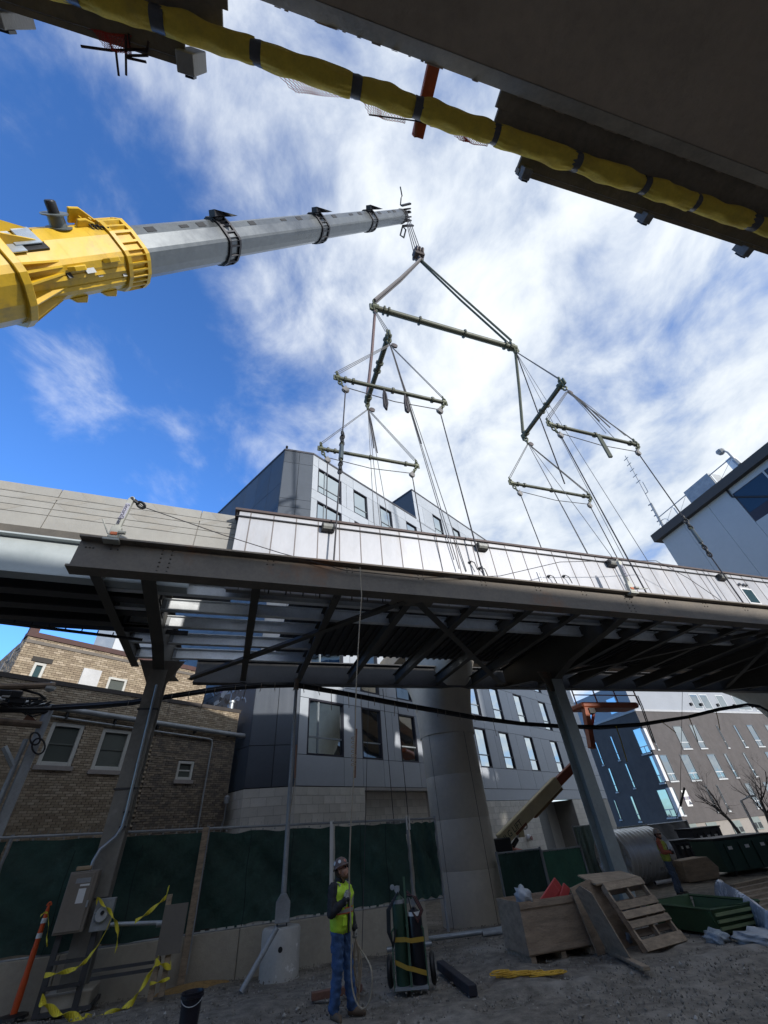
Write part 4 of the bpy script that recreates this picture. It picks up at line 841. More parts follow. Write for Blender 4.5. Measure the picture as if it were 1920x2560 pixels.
MB().path([lpz(1150, 375), lpz(1085, 320)], .16, 6).build('bracket', galv_d, rl)
# ================================================================== CRANE BOOM
def camproj(P):
    v = RC.T @ (np.asarray(P) - CAM); return CX + F_PX * v[0] / v[2], CY + F_PX * v[1] / v[2]
HK = W(*S(1047, 640, -2.06)); r_ = ray(1003, 541); TIP = CAM + r_ * math.hypot(*(HK - CAM)[:2]) / math.hypot(r_[0], r_[1])
dT = (RC.T @ (TIP - CAM))[2]; P1 = CAM + RC @ np.array([328 - CX, 634 - CY, F_PX]) * (dT / 2.12) / F_PX
AXB = _n(TIP - P1); vc = CAM - P1; E2 = _n(vc - AXB * vc.dot(AXB)); E1 = np.cross(E2, AXB)
if camproj(P1 + E1)[1] > camproj(P1)[1]: E1 = -E1
def at_x(x):
    a, b = -30.0, 40.0
    for _ in range(60):
        m = (a + b) / 2
        if camproj(P1 + AXB * m)[0] < x: a = m
        else: b = m
    return a
sec = [(1.0, -.30), (.93, .10), (.62, .42), (.10, .74), (-.05, .78), (-.25, .72), (-.62, .50), (-.88, .22), (-1.0, -.10), (-.95, -.45), (-.7, -.8), (.75, -.8)]
def bl(t, h, grow=0.0, shift=0.0): return [P1 + AXB * t + E1 * (a * (h + grow) + shift) + E2 * b * (h + grow) for a, b in sec]
cr = thing('crane_boom', 'telescopic crane boom with yellow base and grey sections reaching over the site', 'crane', P1 - AXB * 16)
boomg = M('boom_grey', (.145, .157, .165), .32, .55, .2, .35, .04, 10, stain=(.13, .14, .14), st_amt=.6, st_scale=.35)
collar_m = M('collar_black', (.035, .035, .042), .5, .2, .2)
tt = [at_x(330), at_x(570), at_x(803), at_x(930), at_x(1003)]
hh = [1.20, .98, .84, .70]
HY = 1.42
def collar(t, h, mat, length, name):
    c = None; g1 = h * .13
    for k, (a, b) in enumerate(((0, length * .16), (length * .84, length))):
        o = MB().ring([bl(t - length + a, h, g1 * (.93 if k == 0 else 1)), bl(t - length + b, h, g1)]).build(name, mat, cr)
        c = c or o
    lo0, lo1 = bl(t - length * .84, h, g1), bl(t - length * .16, h, g1); li0, li1 = bl(t - length * .84, h, .01), bl(t - length * .16, h, .01); n_ = len(sec)
    for i in range(n_):
        j = (i + 1) % n_
        for f in (0.0, .5) if np.linalg.norm(lo0[i] - lo0[j]) > .6 else (0.0,):
            wd = .12
            A = lo0[i] + (lo0[j] - lo0[i]) * f; B = lo0[i] + (lo0[j] - lo0[i]) * (f + wd); A1 = lo1[i] + (lo1[j] - lo1[i]) * f; B1 = lo1[i] + (lo1[j] - lo1[i]) * (f + wd)
            a2 = li0[i] + (li0[j] - li0[i]) * f; b2 = li0[i] + (li0[j] - li0[i]) * (f + wd); a3 = li1[i] + (li1[j] - li1[i]) * f; b3 = li1[i] + (li1[j] - li1[i]) * (f + wd)
            MB().add([A, B, B1, A1, a2, b2, b3, a3], [(0, 1, 2, 3), (7, 6, 5, 4), (0, 4, 5, 1), (3, 2, 6, 7), (0, 3, 7, 4), (1, 5, 6, 2)]).build('web', mat, c)
    return c
# base section
yb = MB().ring([bl(-26, HY), bl(tt[0], HY)]).build('base_section', yellow, cr)
collar(tt[0] + .1, HY, yellow, 1.3, 'collar')
for a, b, z in ((-.40, .66, .0), (-.72, .44, .0)):
    o_ = lambda t: P1 + AXB * t + E1 * HY * a + E2 * HY * b
    MB().bar(o_(-22), o_(tt[0] - 1.4), .16, .10, E2).build('rib', yellow, cr)
def bpt(t, a, b): return P1 + AXB * t + E1 * HY * a + E2 * HY * b
for x, (a, b) in ((150, (-.1, .80)), (240, (-.02, .80)), (160, (-1.0, -.05)), (240, (-1.0, -.05))):
    t = at_x(x); q = bpt(t, a, b); out = _n(E1 * a + E2 * b)
    MB().prism([q - AXB * .45, q + AXB * .45, q + AXB * .25 + out * .30, q - AXB * .20 + out * .22], np.cross(AXB, out) * .22).build('lug', yellow, cr, bevel=.03)
# broad foot flange near the left edge
tf = at_x(30)
MB().ring([bl(tf - .6, HY, .75), bl(tf - .25, HY, .75)]).build('foot_flange', yellow, cr, bevel=.03)
MB().ring([bl(tf - 8, HY, .55), bl(tf - .6, HY, .55)]).build('foot_housing', yellow, cr)
for i in range(len(sec)):
    q0, q1 = bl(tf - .25, HY, .7)[i], bl(tf + 1.5, HY, .0)[i]; MB().prism([q0, bl(tf - .25, HY, 0)[i], q1], _n(np.cross(AXB, E1 * sec[i][0] + E2 * sec[i][1])) * .08).build('gusset', yellow, cr)
# silver equipment tray on the upper face
up_n = _n(np.cross(AXB, bpt(0, .62, .42) - bpt(0, .93, .10))); up_n = up_n if up_n @ E2 > 0 else -up_n; side = _n(np.cross(up_n, AXB))
def upf(t, f, off=0): A, B = bpt(t, .98, -.15), bpt(t, .10, .74); return A + (B - A) * f + up_n * off
silver = M('silver_panel', (.42, .47, .52), .3, .6, .1, 1)
t0, t1 = at_x(-10), at_x(118)
MB().box((upf(t0, .45) + upf(t1, .45)) / 2 + up_n * .10, ((t1 - t0) / 2, .55, .10), (AXB, side, up_n)).build('tray', blackm, cr)
for i, (f, a, b) in enumerate(((.28, .05, .55), (.28, .60, .95), (.50, .0, .35), (.50, .42, .95), (.66, .2, .55))):
    ta, tb = t0 + (t1 - t0) * a, t0 + (t1 - t0) * b
    MB().box((upf(ta, f) + upf(tb, f)) / 2 + up_n * (.22 + .05 * (i % 2)), ((tb - ta) / 2, .24, .04), (AXB, side, up_n)).build('cover', silver, cr, bevel=.02)
# hose reel
tr_ = at_x(190); q = upf(tr_, .10, .05); axr = _n(E1 + E2 * .25)
hr = MB().lathe(q, [(.52, 0), (.52, .05), (.34, .06), (.32, .50), (.54, .51), (.54, .56)], axr, 24).build('hose_reel', M('reel_grey', (.16, .18, .18), .45, .4), cr, smooth=True)
MB().lathe(q + axr * .56, [(.22, 0), (.22, .42), (.18, .47)], axr, 16).build('motor', blackm, hr, smooth=True)
for i, (x, f) in enumerate(((232, .05), (250, .12), (262, .22))):
    t = at_x(x); MB().bar(upf(t, f, 0), upf(t + .2, f, .45), .12, .12).build('post', yellow, cr)
MB().prism([upf(at_x(222), -.05, .0), upf(at_x(222), -.05, .75), upf(at_x(245), -.02, .75), upf(at_x(290), .05, .02)], side * .12).build('sheave_bracket', yellow, cr, bevel=.03)
MB().prism([upf(at_x(222), .22, .0), upf(at_x(226), .22, .55), upf(at_x(245), .22, .55), upf(at_x(290), .25, .02)], side * .12).build('sheave_bracket', yellow, cr, bevel=.03)
for i in range(5):
    t = at_x(235 + i * 9); MB().path([upf(t, .1 + .03 * i, .1), upf(t + .3, .2 + .05 * i, .35), upf(t + .5, .4, .1)], .035, 6).build('hose', black, cr)
MB().path([upf(at_x(110), .55, .06), upf(at_x(280), .62, .06)], .05, 6).build('hose_line', black, cr)
MB().box(upf(at_x(118), .40, .05), (.35, .14, .05), (AXB, side, up_n)).build('hatch', black, cr)
for (x, a, b, w_, h_, m_) in ((182, -.28, .72, .22, .12, galv_d), (205, -.45, .60, .12, .08, white_p), (128, -.30, .70, .10, .16, black), (268, -.55, .52, .10, .10, galv_d)):
    q = bpt(at_x(x), a, b); MB().box(q + E2 * .0, (w_, h_, .05), (AXB, _n(E1 - E2 * .4), _n(E2 + E1 * -.35))).build('decal_plate', m_, cr)
for x in (60, 150, 235, 300):
    MB().ring([bl(at_x(x) - .02, HY, .006), bl(at_x(x) + .02, HY, .006)], False).build('weld_seam', yellow, cr)
# grey sections
for i in range(4):
    a = tt[i] - .5; b = tt[i + 1]
    MB().ring([bl(a, hh[i]), bl(b, hh[i])]).build('boom_section', boomg, cr)
    if i < 3: 
        collar(b + .1, hh[i], collar_m, 1.0 + .1 * i, 'collar')
        q = P1 + AXB * b + E1 * hh[i] * 1.05
        MB().prism([q - AXB * 1.0, q + AXB * .1, q + AXB * .1 - E1 * .1 + E2 * .8, q - AXB * .9 + E1 * .35], E2 * .5).build('collar_fin', collar_m, cr)
    for f, d_ in ((.25, .16), (.55, .10), (.72, .16)):
        t = a + (b - a) * f; hq = hh[i]
        A, B = P1 + AXB * t + E1 * hq * .93 + E2 * hq * .10, P1 + AXB * t + E1 * hq * .62 + E2 * hq * .42
        MB().box(A + (B - A) * .5 + up_n * .0, (.3, d_, .02), (AXB, _n(B - A), np.cross(AXB, _n(B - A)))).build('pin_slot', black, cr)
# boom head with sheaves
th = tt[4]
hd = MB().ring([bl(th, .74), bl(th + .5, .72), bl(th + 1.0, .6)]).build('boom_head', blackm, cr)
dn = _n(HK - (P1 + AXB * (th + 1.0)))
for s_ in (-.55, -.2, .2, .55):
    MB().lathe(P1 + AXB * (th + 1.3) + dn * .2 + E1 * s_, [(.25, 0), (.62, .02), (.62, .16), (.25, .18)], E1, 20).build('sheave', blackm, hd)
for s_, l in ((-.9, 2.0), (.95, 1.6), (.3, 1.4), (-.4, 1.2)):
    MB().bar(P1 + AXB * (th + .3) + E1 * s_, P1 + AXB * (th + l) + E1 * s_ * 1.1 + E2 * .5, .16, .3).build('head_plate', blackm, hd)
MB().path([P1 + AXB * th + E1 * 1.0, P1 + AXB * (th + .3) + E1 * 1.6, P1 + AXB * (th + .6) + E1 * 1.8, P1 + AXB * (th + .3) + E1 * 2.6], .07, 5).build('whip', blackm, hd)
MB().path([P1 + AXB * (th + .2) - E1 * .9, P1 + AXB * (th - .6) - E1 * 1.7, P1 + AXB * (th + .3) - E1 * 2.0, P1 + AXB * (th + 1.0) - E1 * 1.3], .10, 5, True).build('rope_guide', blackm, hd)
for s_, e in ((-.42, -.35), (-.14, -.12), (.14, .12), (.42, .35)):
    MB().path([P1 + AXB * (th + 1.3) + dn * .5 + E1 * s_ * 1.6, HK + U * e * 1.2 + Zv * .8], .045, 5).build('hoist_rope', cable_m, cr)
# ================================================================== RIGGING
hb = thing('hook_block', 'dark crane hook block with two green round slings below the boom tip', 'hook block', HK)
for e in (-.28, 0, .28): MB().lathe(HK + U * (e - .08) + Zv * .5, [(.2, 0), (.62, .02), (.62, .14), (.2, .16)], U, 18).build('sheave', M('block_dark', (.09, .075, .075), .6, .2, .3, 4), hb)
MB().box(HK + Zv * .3, (.5, .35, .45), (U, Nn, Zv)).build('cheek_plates', M('block_dark', (.09, .075, .075)), hb, bevel=.08)
MB().path([HK - Zv * .1, HK - Zv * .5, HK - Zv * .8 + U * .25, HK - Zv * 1.05 + U * .05, HK - Zv * .9 - U * .25], [.14, .13, .13, .11, .05], 8).build('hook', M('block_dark', (.09, .075, .075)), hb, smooth=True)
green = M('spreader_green', (.078, .085, .058), .5, .1, .18, 1.5, .1, 20, stain=(.11, .10, .075), st_amt=.6, st_scale=1.0)
fit = M('fitting_olive', (.10, .11, .07), .5, .3, .25, 5)
slingm = M('sling_brown', (.17, .12, .12), .8, 0, .2, 5); slingg = M('sling_green', (.09, .10, .075), .8, 0, .2, 5)
def chain(mb, p, q, r=.05, ln=.26):
    p, q = np.asarray(p), np.asarray(q); L_ = np.linalg.norm(q - p); n_ = max(2, int(L_ / (ln * .75))); d = (q - p) / L_; a = _n(np.cross(d, (.3, .8, .2))); b = np.cross(d, a)
    for i in range(n_):
        c = p + (q - p) * (i + .5) / n_; w = a if i % 2 else b
        mb.path([c + d * ln * .5 * math.cos(t) + w * ln * .3 * math.sin(t) for t in [math.tau * k / 10 for k in range(10)]], r * .55, 5, True)
def spreader(name, label, p, q, r, group, collars=(.12, .2, .5, .8, .9)):
    b = thing(name, label, 'spreader bar', (np.asarray(p) + q) / 2, group); d = _n(q - p)
    MB().tube(p, q, r, n=16).build('pipe', green, b, smooth=True)
    for e, sg in ((p, -1), (q, 1)): 
        MB().tube(e - d * sg * r * 1.2, e + d * sg * r * .9, r * 1.35, r * 1.2, 12).build('end_cap', fit, b)
        MB().box(e + d * sg * r * 1.0, (r * .8, r * .35, r * 1.9), (d, np.cross(d, Zv), Zv)).build('lug', fit, b, bevel=.02)
    for f in collars: c = p + (q - p) * f; MB().tube(c - d * .05, c + d * .05, r * 1.55, n=12).build('collar', green, b)
    return b
TM = -2.06; top_a, top_b = W(*S(937, 772, TM)), W(*S(1283, 868, TM)); zt_ = (top_a[2] + top_b[2]) / 2; top_a[2] = top_b[2] = zt_
big = spreader('spreader_bar', 'longest green spreader bar, topmost below the crane hook', top_a, top_b, .20, 'spreader bars of the lifting rig', (.06, .09, .30, .62, .93, .97))
for e, sg in ((top_a, -1), (top_b, 1)):
    for k in (-.12, .16): MB().path([HK - Zv * .95 + Nn * k * .5, HK * .5 + e * .5 - Zv * .25 + Nn * k, e + Zv * .9 + Nn * k], .085 if sg > 0 else .12, 6).build('round_sling', slingg if sg > 0 else M('sling_grey', (.15, .14, .14), .8), big)
    mb = MB(); chain(mb, e + Zv * .95, e + Zv * .1, .12, .5); mb.build('shackle', fit, big, kind='stuff')
zmid = 21.45; lows = []
def wireset(mb, p, q, n_=3, sp=.10, r=.022, side_=None):
    sd_ = side_ if side_ is not None else U
    for i in range(n_): o = sd_ * (i - (n_ - 1) / 2) * sp; mb.path([np.asarray(p) + o * .6, np.asarray(q) + o], r, 4)
defs = [('left', 6.9, top_a, slingm), ('right', 17.45, top_b, slingg)]
for nm, sx, top, sm in defs:
    near_, far_ = W(sx, -4.05, zmid), W(sx, -.13, zmid)
    b = spreader('spreader_bar', f'{"steep" } green cross bar hanging under the {nm} end of the longest bar', far_, near_, .14, 'spreader bars of the lifting rig', (.06, .5, .62, .95))
    mb = MB(); wireset(mb, top - Zv * .5, near_ + Zv * .5, 3, .12); mb.build('wire_sling', wire_m, b)
    MB().path([top - Zv * .4, (top + far_) / 2 + U * .05, far_ + Zv * .3], .10, 6).build('round_sling', sm, b)
    mb = MB(); chain(mb, top - Zv * .1, top - Zv * .7, .12, .4); chain(mb, near_ + Zv * .55, near_ + Zv * .1, .1, .34); chain(mb, near_, near_ - Zv * .6, .1, .34); chain(mb, far_, far_ - Zv * .8, .1, .34); mb.build('shackle', fit, b, kind='stuff')
    for c, e in ((near_, 'near'), (far_, 'far')):
        MB().lathe(c - Zv * .75 + U * .25 - Nn * .05, [(.05, 0), (.17, .02), (.17, .10), (.05, .12)], Nn, 12).build('snatch_block', M('block_dark', (.09, .075, .075)), b)
    for e, tB in (('near', -4.05 if nm == 'left' else -4.2), ('far', -.13)):
        hang = near_ if e == 'near' else far_
        pa, pb = {('left', 'near'): ((843, 947), (1112, 1012)), ('left', 'far'): ((802, 1116), (1042, 1168)), ('right', 'near'): ((1377, 1067), (1598, 1121)), ('right', 'far'): ((1277, 1206), (1473, 1241))}[(nm, e)]
        A, B = W(*S(*pa, tB)), W(*S(*pb, tB)); A[2] = B[2] = 16.68
        lb = spreader('spreader_bar', f'short green spreader bar hung below the {"nearer" if e == "near" else "farther"} end of the {nm} cross bar', A, B, .088, 'spreader bars of the lifting rig', (.07, .14, .5, .88) if nm == 'left' else (.08, .16, .5, .92))
        mb = MB(); wireset(mb, hang - Zv * .8, A + Zv * .35, 3 if e == 'near' else 2, .10, .018); wireset(mb, hang - Zv * .8, B + Zv * .35, 2 if e == 'near' else 3, .10, .018); mb.build('wire_sling', wire_m, lb)
        for Q, sg in ((A, 1), (B, -1)):
            mb = MB(); chain(mb, Q + Zv * .4, Q + Zv * .05, .07, .24); chain(mb, Q - Zv * .05, Q - Zv * .55 + U * sg * .25, .07, .22); mb.build('chain', fit, lb, kind='stuff')
            c = Q - Zv * .72 + U * sg * .34; MB().lathe(c - Nn * .05, [(.04, 0), (.15, .01), (.16, .09), (.04, .10)], Nn, 14).build('pulley', M('pulley_grey', (.20, .19, .18), .5, .3, .2), lb)
            MB().prism([c + Zv * .24 - Nn * .07, c + U * .13 - Zv * .05 - Nn * .07, c - Zv * .17 - Nn * .07, c - U * .13 - Zv * .05 - Nn * .07], Nn * .14).build('pulley_cheek', M('pulley_grey', (.36, .35, .33)), lb)
        a2, b2 = A - Zv * .72 + U * .34, B - Zv * .72 - U * .34
        MB().path([a2 + Zv * .18, (a2 + b2) / 2 - Zv * .05, b2 + Zv * .1], .02, 5).build('equalizer_rope', cable_m, lb)
        lows.append((nm, e, a2, b2, tB))
# load lines down to the module, turnbuckles
tbm = M('turnbuckle', (.07, .09, .10), .45, .4, .2)
def load_line(p, zend, label, turn=None, lean=0.0):
    q = np.array([p[0], p[1], zend]) + U * lean
    t = thing('load_line', label, 'rope', q, 'load lines of the lifting rig'); MB().path([p, q], .026, 5).build('wire', cable_m, t)
    if turn:
        d = _n(p - q); c = q + d * turn; mb = MB(); chain(mb, c + d * 1.1, c + d * .35, .07, .24); chain(mb, c - d * .3, c - d * 1.0, .06, .22); mb.build('chain', blackm, t, kind='stuff')
        MB().tube(c - d * .32, c + d * .36, .085, .075, 8).build('turnbuckle', tbm, t); MB().tube(c - d * .5, c + d * .5, .035, n=6).build('hook', fit, t)
    return t
for nm, e, a2, b2, tB in lows:
    w1 = 'nearer' if e == 'near' else 'farther'
    lbl = lambda side_: f'steel rope dropping from the {side_} end of the {w1} short {nm} bar'
    ze = 7.6 if e == 'near' else 7.9
    load_line(a2, ze, lbl('left'), 4.6 if (nm, e) == ('left', 'near') else None, -.45 if (nm, e) == ('left', 'near') else 0)
    load_line(b2, ze, lbl('right'), 3.2 if (nm, e) == ('right', 'near') else None)
# loose tails and bundles hanging from the cross bars
def tails(label, top, spec):
    t = thing('hanging_tails', label, 'rope', top, 'loose rigging tails')
    for du, dn_, ln, r in spec: q = top + U * du + Nn * dn_; MB().path([top - Zv * .6, (top + q) / 2 - Zv * ln * .5, q - Zv * ln], r, 5).build('tail', cable_m if r > .02 else wire_m, t)
tails('loose wire tails hanging below the nearer end of the left cross bar', W(6.9, -4.05, zmid), [(.5, .2, 4.5, .035), (.7, .1, 7.8, .035), (.25, 0, 3.2, .03), (1.5, .3, 13.3, .016), (1.2, .2, 13.3, .016), (.9, -.1, 13.2, .016)])
tails('loose wire tails hanging below the farther end of the left cross bar', W(6.9, -.13, zmid), [(.15, 0, 4.0, .035), (.35, .1, 4.2, .035), (-.2, 0, 13.4, .016), (.3, .3, 13.4, .016), (.8, 0, 13.3, .016)])
tails('long wire tails fanning down from the nearer end of the right cross bar', W(17.45, -4.1, zmid), [(1.2, .1, 3.0, .03), (1.9, .2, 3.2, .03), (.9, 0, 4.2, .016), (1.5, .1, 4.4, .016), (2.3, .0, 4.0, .016)])
tails('long wire tails running down from the farther end of the right cross bar', W(17.45, -.13, zmid), [(.9, 0, 13.5, .02), (1.1, .1, 13.5, .02), (2.5, -.5, 13.5, .016)])
tails('two long wires slanting down from the right end of the longest bar', top_b, [(.7, 1.8, 12.0, .04), (1.9, 1.6, 21.5, .016), (3.2, 1.2, 21.5, .016)])
bun = M('coil_dark', (.05, .045, .05), .8)
def bundle(label, top, ln):
    mb = MB()
    for i in range(6): o = np.array([rnd.uniform(-.07, .07), rnd.uniform(-.07, .07), 0]); mb.path([top, top + o - Zv * ln * .3, top + o * 1.4 - Zv * ln * .8, top + o * .3 - Zv * ln * (.95 + .05 * rnd.random())], .04, 5)
    single(mb, 'rope_bundle', bun, label, 'rope', top, 'rope bundles on the bars')
bundle('dark tied rope bundle hanging just below the left nearer short bar', W(*S(960, 975, -4.1)), 1.35); bundle('dark strap tail hanging right of the rope bundle on the left nearer short bar', W(*S(1012, 990, -4.1)), 1.15)
q = W(*S(1497, 1090, -4.25)); single(MB().bar(q + Zv * .1, W(*S(1527, 1143, -4.25)), .16, .10), 'strap_end', slingg, 'thick green strap draped over the right nearer short bar', 'strap', q)
# ================================================================== FENCE ON THE LOW WALL
TF = .62; zwt = .62
lw = thing('low_wall', 'low stained concrete wall under the green fence', 'wall', W(0, TF, -.2))
wallm = M('low_wall_concrete', (0.400, 0.360, 0.290), .9, 0, .14, 1.2, .35, 30, stain=(0.340, 0.300, 0.250), st_amt=.6, st_scale=.9)
for a, b in ((-11, -7.5), (-7.49, -4.0), (-3.99, -.5), (-.49, 3.0), (3.01, 5.2), (5.21, 7.6)): MB().box(W((a + b) / 2, TF, .05), ((b - a) / 2, .13, .58), (U, Nn, Zv)).build('wall_section', wallm, lw, bevel=.012)
fe = thing('fence', 'construction fence with dark green windscreen mesh on the low concrete wall', 'fence', W(0, TF, zwt))
fab = M('green_mesh', (.022, .056, .044), .8, 0, .3, 1.2, .6, 14, stain=(0.045, 0.104, 0.088), st_amt=.6, st_scale=2)
ps = [-11.0, -7.4, -4.6, -2.2] + [S(x, y, TF)[0] for x, y in ((500, 2200), (831, 2150), (1026, 2150))] + [S(1100, 2150, TF)[0]]
zrail = lambda s_: 2.56 - .028 * s_
for i, (a, b) in enumerate(zip(ps[:-1], ps[1:])):
    nu, nv = 34, 18; top_s = rnd.uniform(.02, .07)
    vsx = []
    for v in range(nv + 1):
        for u_ in range(nu + 1):
            fu, fv = u_ / nu, v / nv; s_ = a + .06 + (b - a - .12) * fu; zt = zrail(s_) - .07 - top_s * abs(math.sin(fu * math.pi * 3.0)) * (.6 + .4 * math.sin(fu * 17 + i)); zb = zwt + .03 + .05 * math.sin(fu * 9 + i) ** 2
            bill = .16 * math.sin(fu * math.pi) * math.sin(fv * math.pi) * math.sin(fu * 8 + fv * 5 + i * 2) + .045 * math.sin(fu * 23 + fv * 14 + i) * math.sin(fv * 6 + fu * 3) + .025 * math.sin(fu * 41 - fv * 33) * math.sin(fv * 9)
            vsx.append(W(s_, TF - .03 + bill * .7, zb + (zt - zb) * fv))
    fs = [(v * (nu + 1) + u_, v * (nu + 1) + u_ + 1, (v + 1) * (nu + 1) + u_ + 1, (v + 1) * (nu + 1) + u_) for v in range(nv) for u_ in range(nu)]
    MB().add(vsx, fs).build('mesh_panel', fab, fe, smooth=True)
    MB().path([W(a, TF, zrail(a)), W(b, TF, zrail(b))], .03, 6).build('top_rail', galv_d, fe)
    MB().path([W(a + .05, TF, zwt + .02), W(b - .05, TF, zwt + .02)], .022, 5).build('bottom_rail', galv_d, fe)
seam_m = M('mesh_seam', (.006, .016, .014), .8)
for a, b in zip(ps[:-1], ps[1:]):
    for f in (.33, .66):
        if b - a > 1.5: s_ = a + (b - a) * f; MB().path([W(s_ + .02 * math.sin(k * 1.3), TF - .19, zwt + .05 + k * .27) for k in range(7)], .008, 4).build('seam', seam_m, fe)
    for k in range(int((b - a) / .3)): s_ = a + .15 + k * .3; MB().lathe(W(s_, TF - .05, zrail(s_) - .06), [(.012, 0), (.020, .004), (.020, .008)], -Nn, 8).build('grommet', galv_d, fe)
for i, s_ in enumerate(ps):
    MB().tube(W(s_, TF + .02, .0), W(s_, TF + .02, zrail(s_) + .05), .035, n=8).build('post', galv_d if i != 5 else white_p, fe)
    if i == 5: MB().box(W(s_ - .05, TF - .06, 1.75), (.035, .01, .70), (U, Nn, Zv)).build('white_strip', white_p, fe)
    if i == 6: 
        for e in (-.035, .05): MB().box(W(s_ + e, TF - .06, 2.28), (.014, .008, .16), (U, Nn, Zv)).build('painted_light_slit', white_p, fe)  # white strips paint the light showing through slits at the paired posts
mb = MB()
for i in range(70): s_ = -4 + i * .165; mb.bar(W(s_, TF, zrail(s_) + .02), W(s_ + .01, TF, zrail(s_) + .10), .006, .006)
mb.build('wire_end', galv_d, fe, kind='stuff')
mb = MB()
for i in range(26): s_ = 2.2 + i * .2; mb.box(W(s_, TF - .11, zwt + .05), (.04 + .05 * rnd.random(), .006, .018), (U, Nn, Zv))
mb.build('tag_strip', M('tag_white', (.5, .5, .47), .7), fe, kind='stuff')
wpost = S(484, 2260, TF - .3)[0]
wpo = thing('timber_post', 'tall weathered timber post with steel edge standing against the fence', 'post', W(wpost, TF - .3, 0))
MB().box(W(wpost, TF - .3, 1.22), (.07, .05, 1.30), (U, Nn, Zv)).build('timber', wood, wpo, bevel=.008); MB().box(W(wpost + .085, TF - .3, 1.3), (.012, .05, 1.22), (U, Nn, Zv)).build('steel_edge', galv_d, wpo)
# right-hand fence pieces
def mesh_panel(name, label, p0, p1, z0, z1, mat, group=None, fold=.05):
    t = thing(name, label, 'fence', (np.asarray(p0) + p1) / 2 * [1, 1, 0] + Zv * z0, group); d = np.asarray(p1) - p0; L_ = np.linalg.norm(d); n_ = right_of(d / L_); nu, nv = 26, 10
    vsx = [np.asarray(p0) * [1, 1, 0] + d * (u_ / nu) + Zv * (z0 + (z1 - z0) * v / nv) + n_ * fold * (math.sin(u_ * 1.1 + v * .25) + .5 * math.sin(u_ * 2.7)) for v in range(nv + 1) for u_ in range(nu + 1)]
    MB().add(vsx, [(v * (nu + 1) + u_, v * (nu + 1) + u_ + 1, (v + 1) * (nu + 1) + u_ + 1, (v + 1) * (nu + 1) + u_) for v in range(nv) for u_ in range(nu)]).build('mesh', mat, t, smooth=True)
    for e in (0, 1): q = (np.asarray(p0) + d * e) * [1, 1, 0]; MB().tube(q + Zv * (z0 - .3), q + Zv * (z1 + .05), .04, n=8).build('post', galv_d, t)
    MB().path([np.asarray(p0) * [1, 1, 0] + Zv * z1, np.asarray(p1) * [1, 1, 0] + Zv * z1], .03, 6).build('rail', galv, t)
    return t
A_ = lambda s_, t_: W(s_, t_, 0)
zA = lambda x, y: (1120 + x * .4822, 2040 + y * .4822)
f1 = [S(*zA(252, 195), 3.4), S(*zA(478, 175), 3.4), S(*zA(690, 172), 3.6)]
mesh_panel('screen_fence', 'dark green mesh panel in front of the orange lift machine', A_(f1[0][0], 3.4), A_(f1[1][0], 3.4), -.4, f1[0][2], fab, 'mesh panels right of the pier', .02)
mesh_panel('screen_fence', 'lighter green mesh panel left of the red forms', A_(f1[1][0] + .1, 3.5), A_(f1[2][0], 3.6), -.4, f1[1][2] - .05, M('green_mesh_l', (0.051, 0.152, 0.101), .8, 0, .2, 2, .3), 'mesh panels right of the pier', .02)
pale = M('pale_green_mesh', (0.208, 0.286, 0.260), .8, 0, .2, 2, .4, 9)
z6_ = lambda x, y: (1160 + x * .4581, 1680 + y * .4581)
b0, b1 = S(*z6_(592, 845), 9), S(*z6_(735, 850), 9); mesh_panel('screen_fence', 'pale green wrinkled mesh hanging before the garage door', A_(b0[0], 9), A_(b1[0], 9), -.5, b0[2], pale, 'mesh panels right of the pier', .07)
b0, b1 = S(*z6_(838, 850), 10), S(*z6_(1000, 845), 10); mesh_panel('screen_fence', 'pale green mesh above the corrugated pipe', A_(b0[0], 10), A_(b1[0], 10), -.5, b0[2], pale, 'mesh panels right of the pier', .05)
b0, b1 = S(*z6_(905, 845), 14), S(*z6_(1260, 835), 14); mesh_panel('screen_fence', 'grey see-through fence below the dark apartment block', A_(b0[0], 14), A_(b1[0], 14.5), -.5, b0[2], M('grey_mesh', (.16, .16, .16), .8, 0, .2, 3, .3), 'mesh panels right of the pier', .04)
# ================================================================== LIGHT POST ON A CONCRETE PEDESTAL
pb = G(688, 2452); pc = np.array([pb[0] - .05, pb[1] + .45, gz(pb)]); rr = .40
ztop = up_at(pc, 690, 2318)[2]
ped = thing('pedestal', 'round concrete pedestal splashed with white, carrying a grey steel post', 'pedestal', pc)
MB().lathe(pc - Zv * .15, [(rr, 0), (rr, ztop - pc[2] + .11), (rr - .03, ztop - pc[2] + .15)], n=32).build('drum', M('pedestal_concrete', (0.452, 0.437, 0.406), .9, 0, .12, 2, .35, 25, stain=(0.800, 0.800, 0.800), st_amt=.8, st_scale=2.2, st_lo=.60, st_hi=.66), ped, smooth=True)
tc_ = _n((CAM - pc) * [1, 1, 0]); q = up_at(pc, 684, 2368); MB().lathe(np.array([pc[0], pc[1], q[2]]) + tc_ * (rr - .02), [(.045, 0), (.045, .024)], tc_, 14).build('hole', black, ped)
lp_ = thing('light_post', 'slim grey steel post with wide foot box on the concrete pedestal', 'post', np.array([pc[0], pc[1], ztop]))
sd_ = right_of(tc_) * -1
foot = [(-.155, .06), (.155, .06), (.155, .38), (.06, .52), (-.06, .52), (-.155, .38)]
MB().prism([np.array([pc[0], pc[1], ztop]) + sd_ * a + Zv * b + tc_ * .13 for a, b in foot], -tc_ * .26).build('foot_box', galv_d, lp_, bevel=.01)
for a in (-.1, .1): MB().tube(np.array([pc[0], pc[1], ztop - .03]) + sd_ * a, np.array([pc[0], pc[1], ztop + .08]) + sd_ * a, .015, n=6).build('anchor_bolt', steel2, lp_)
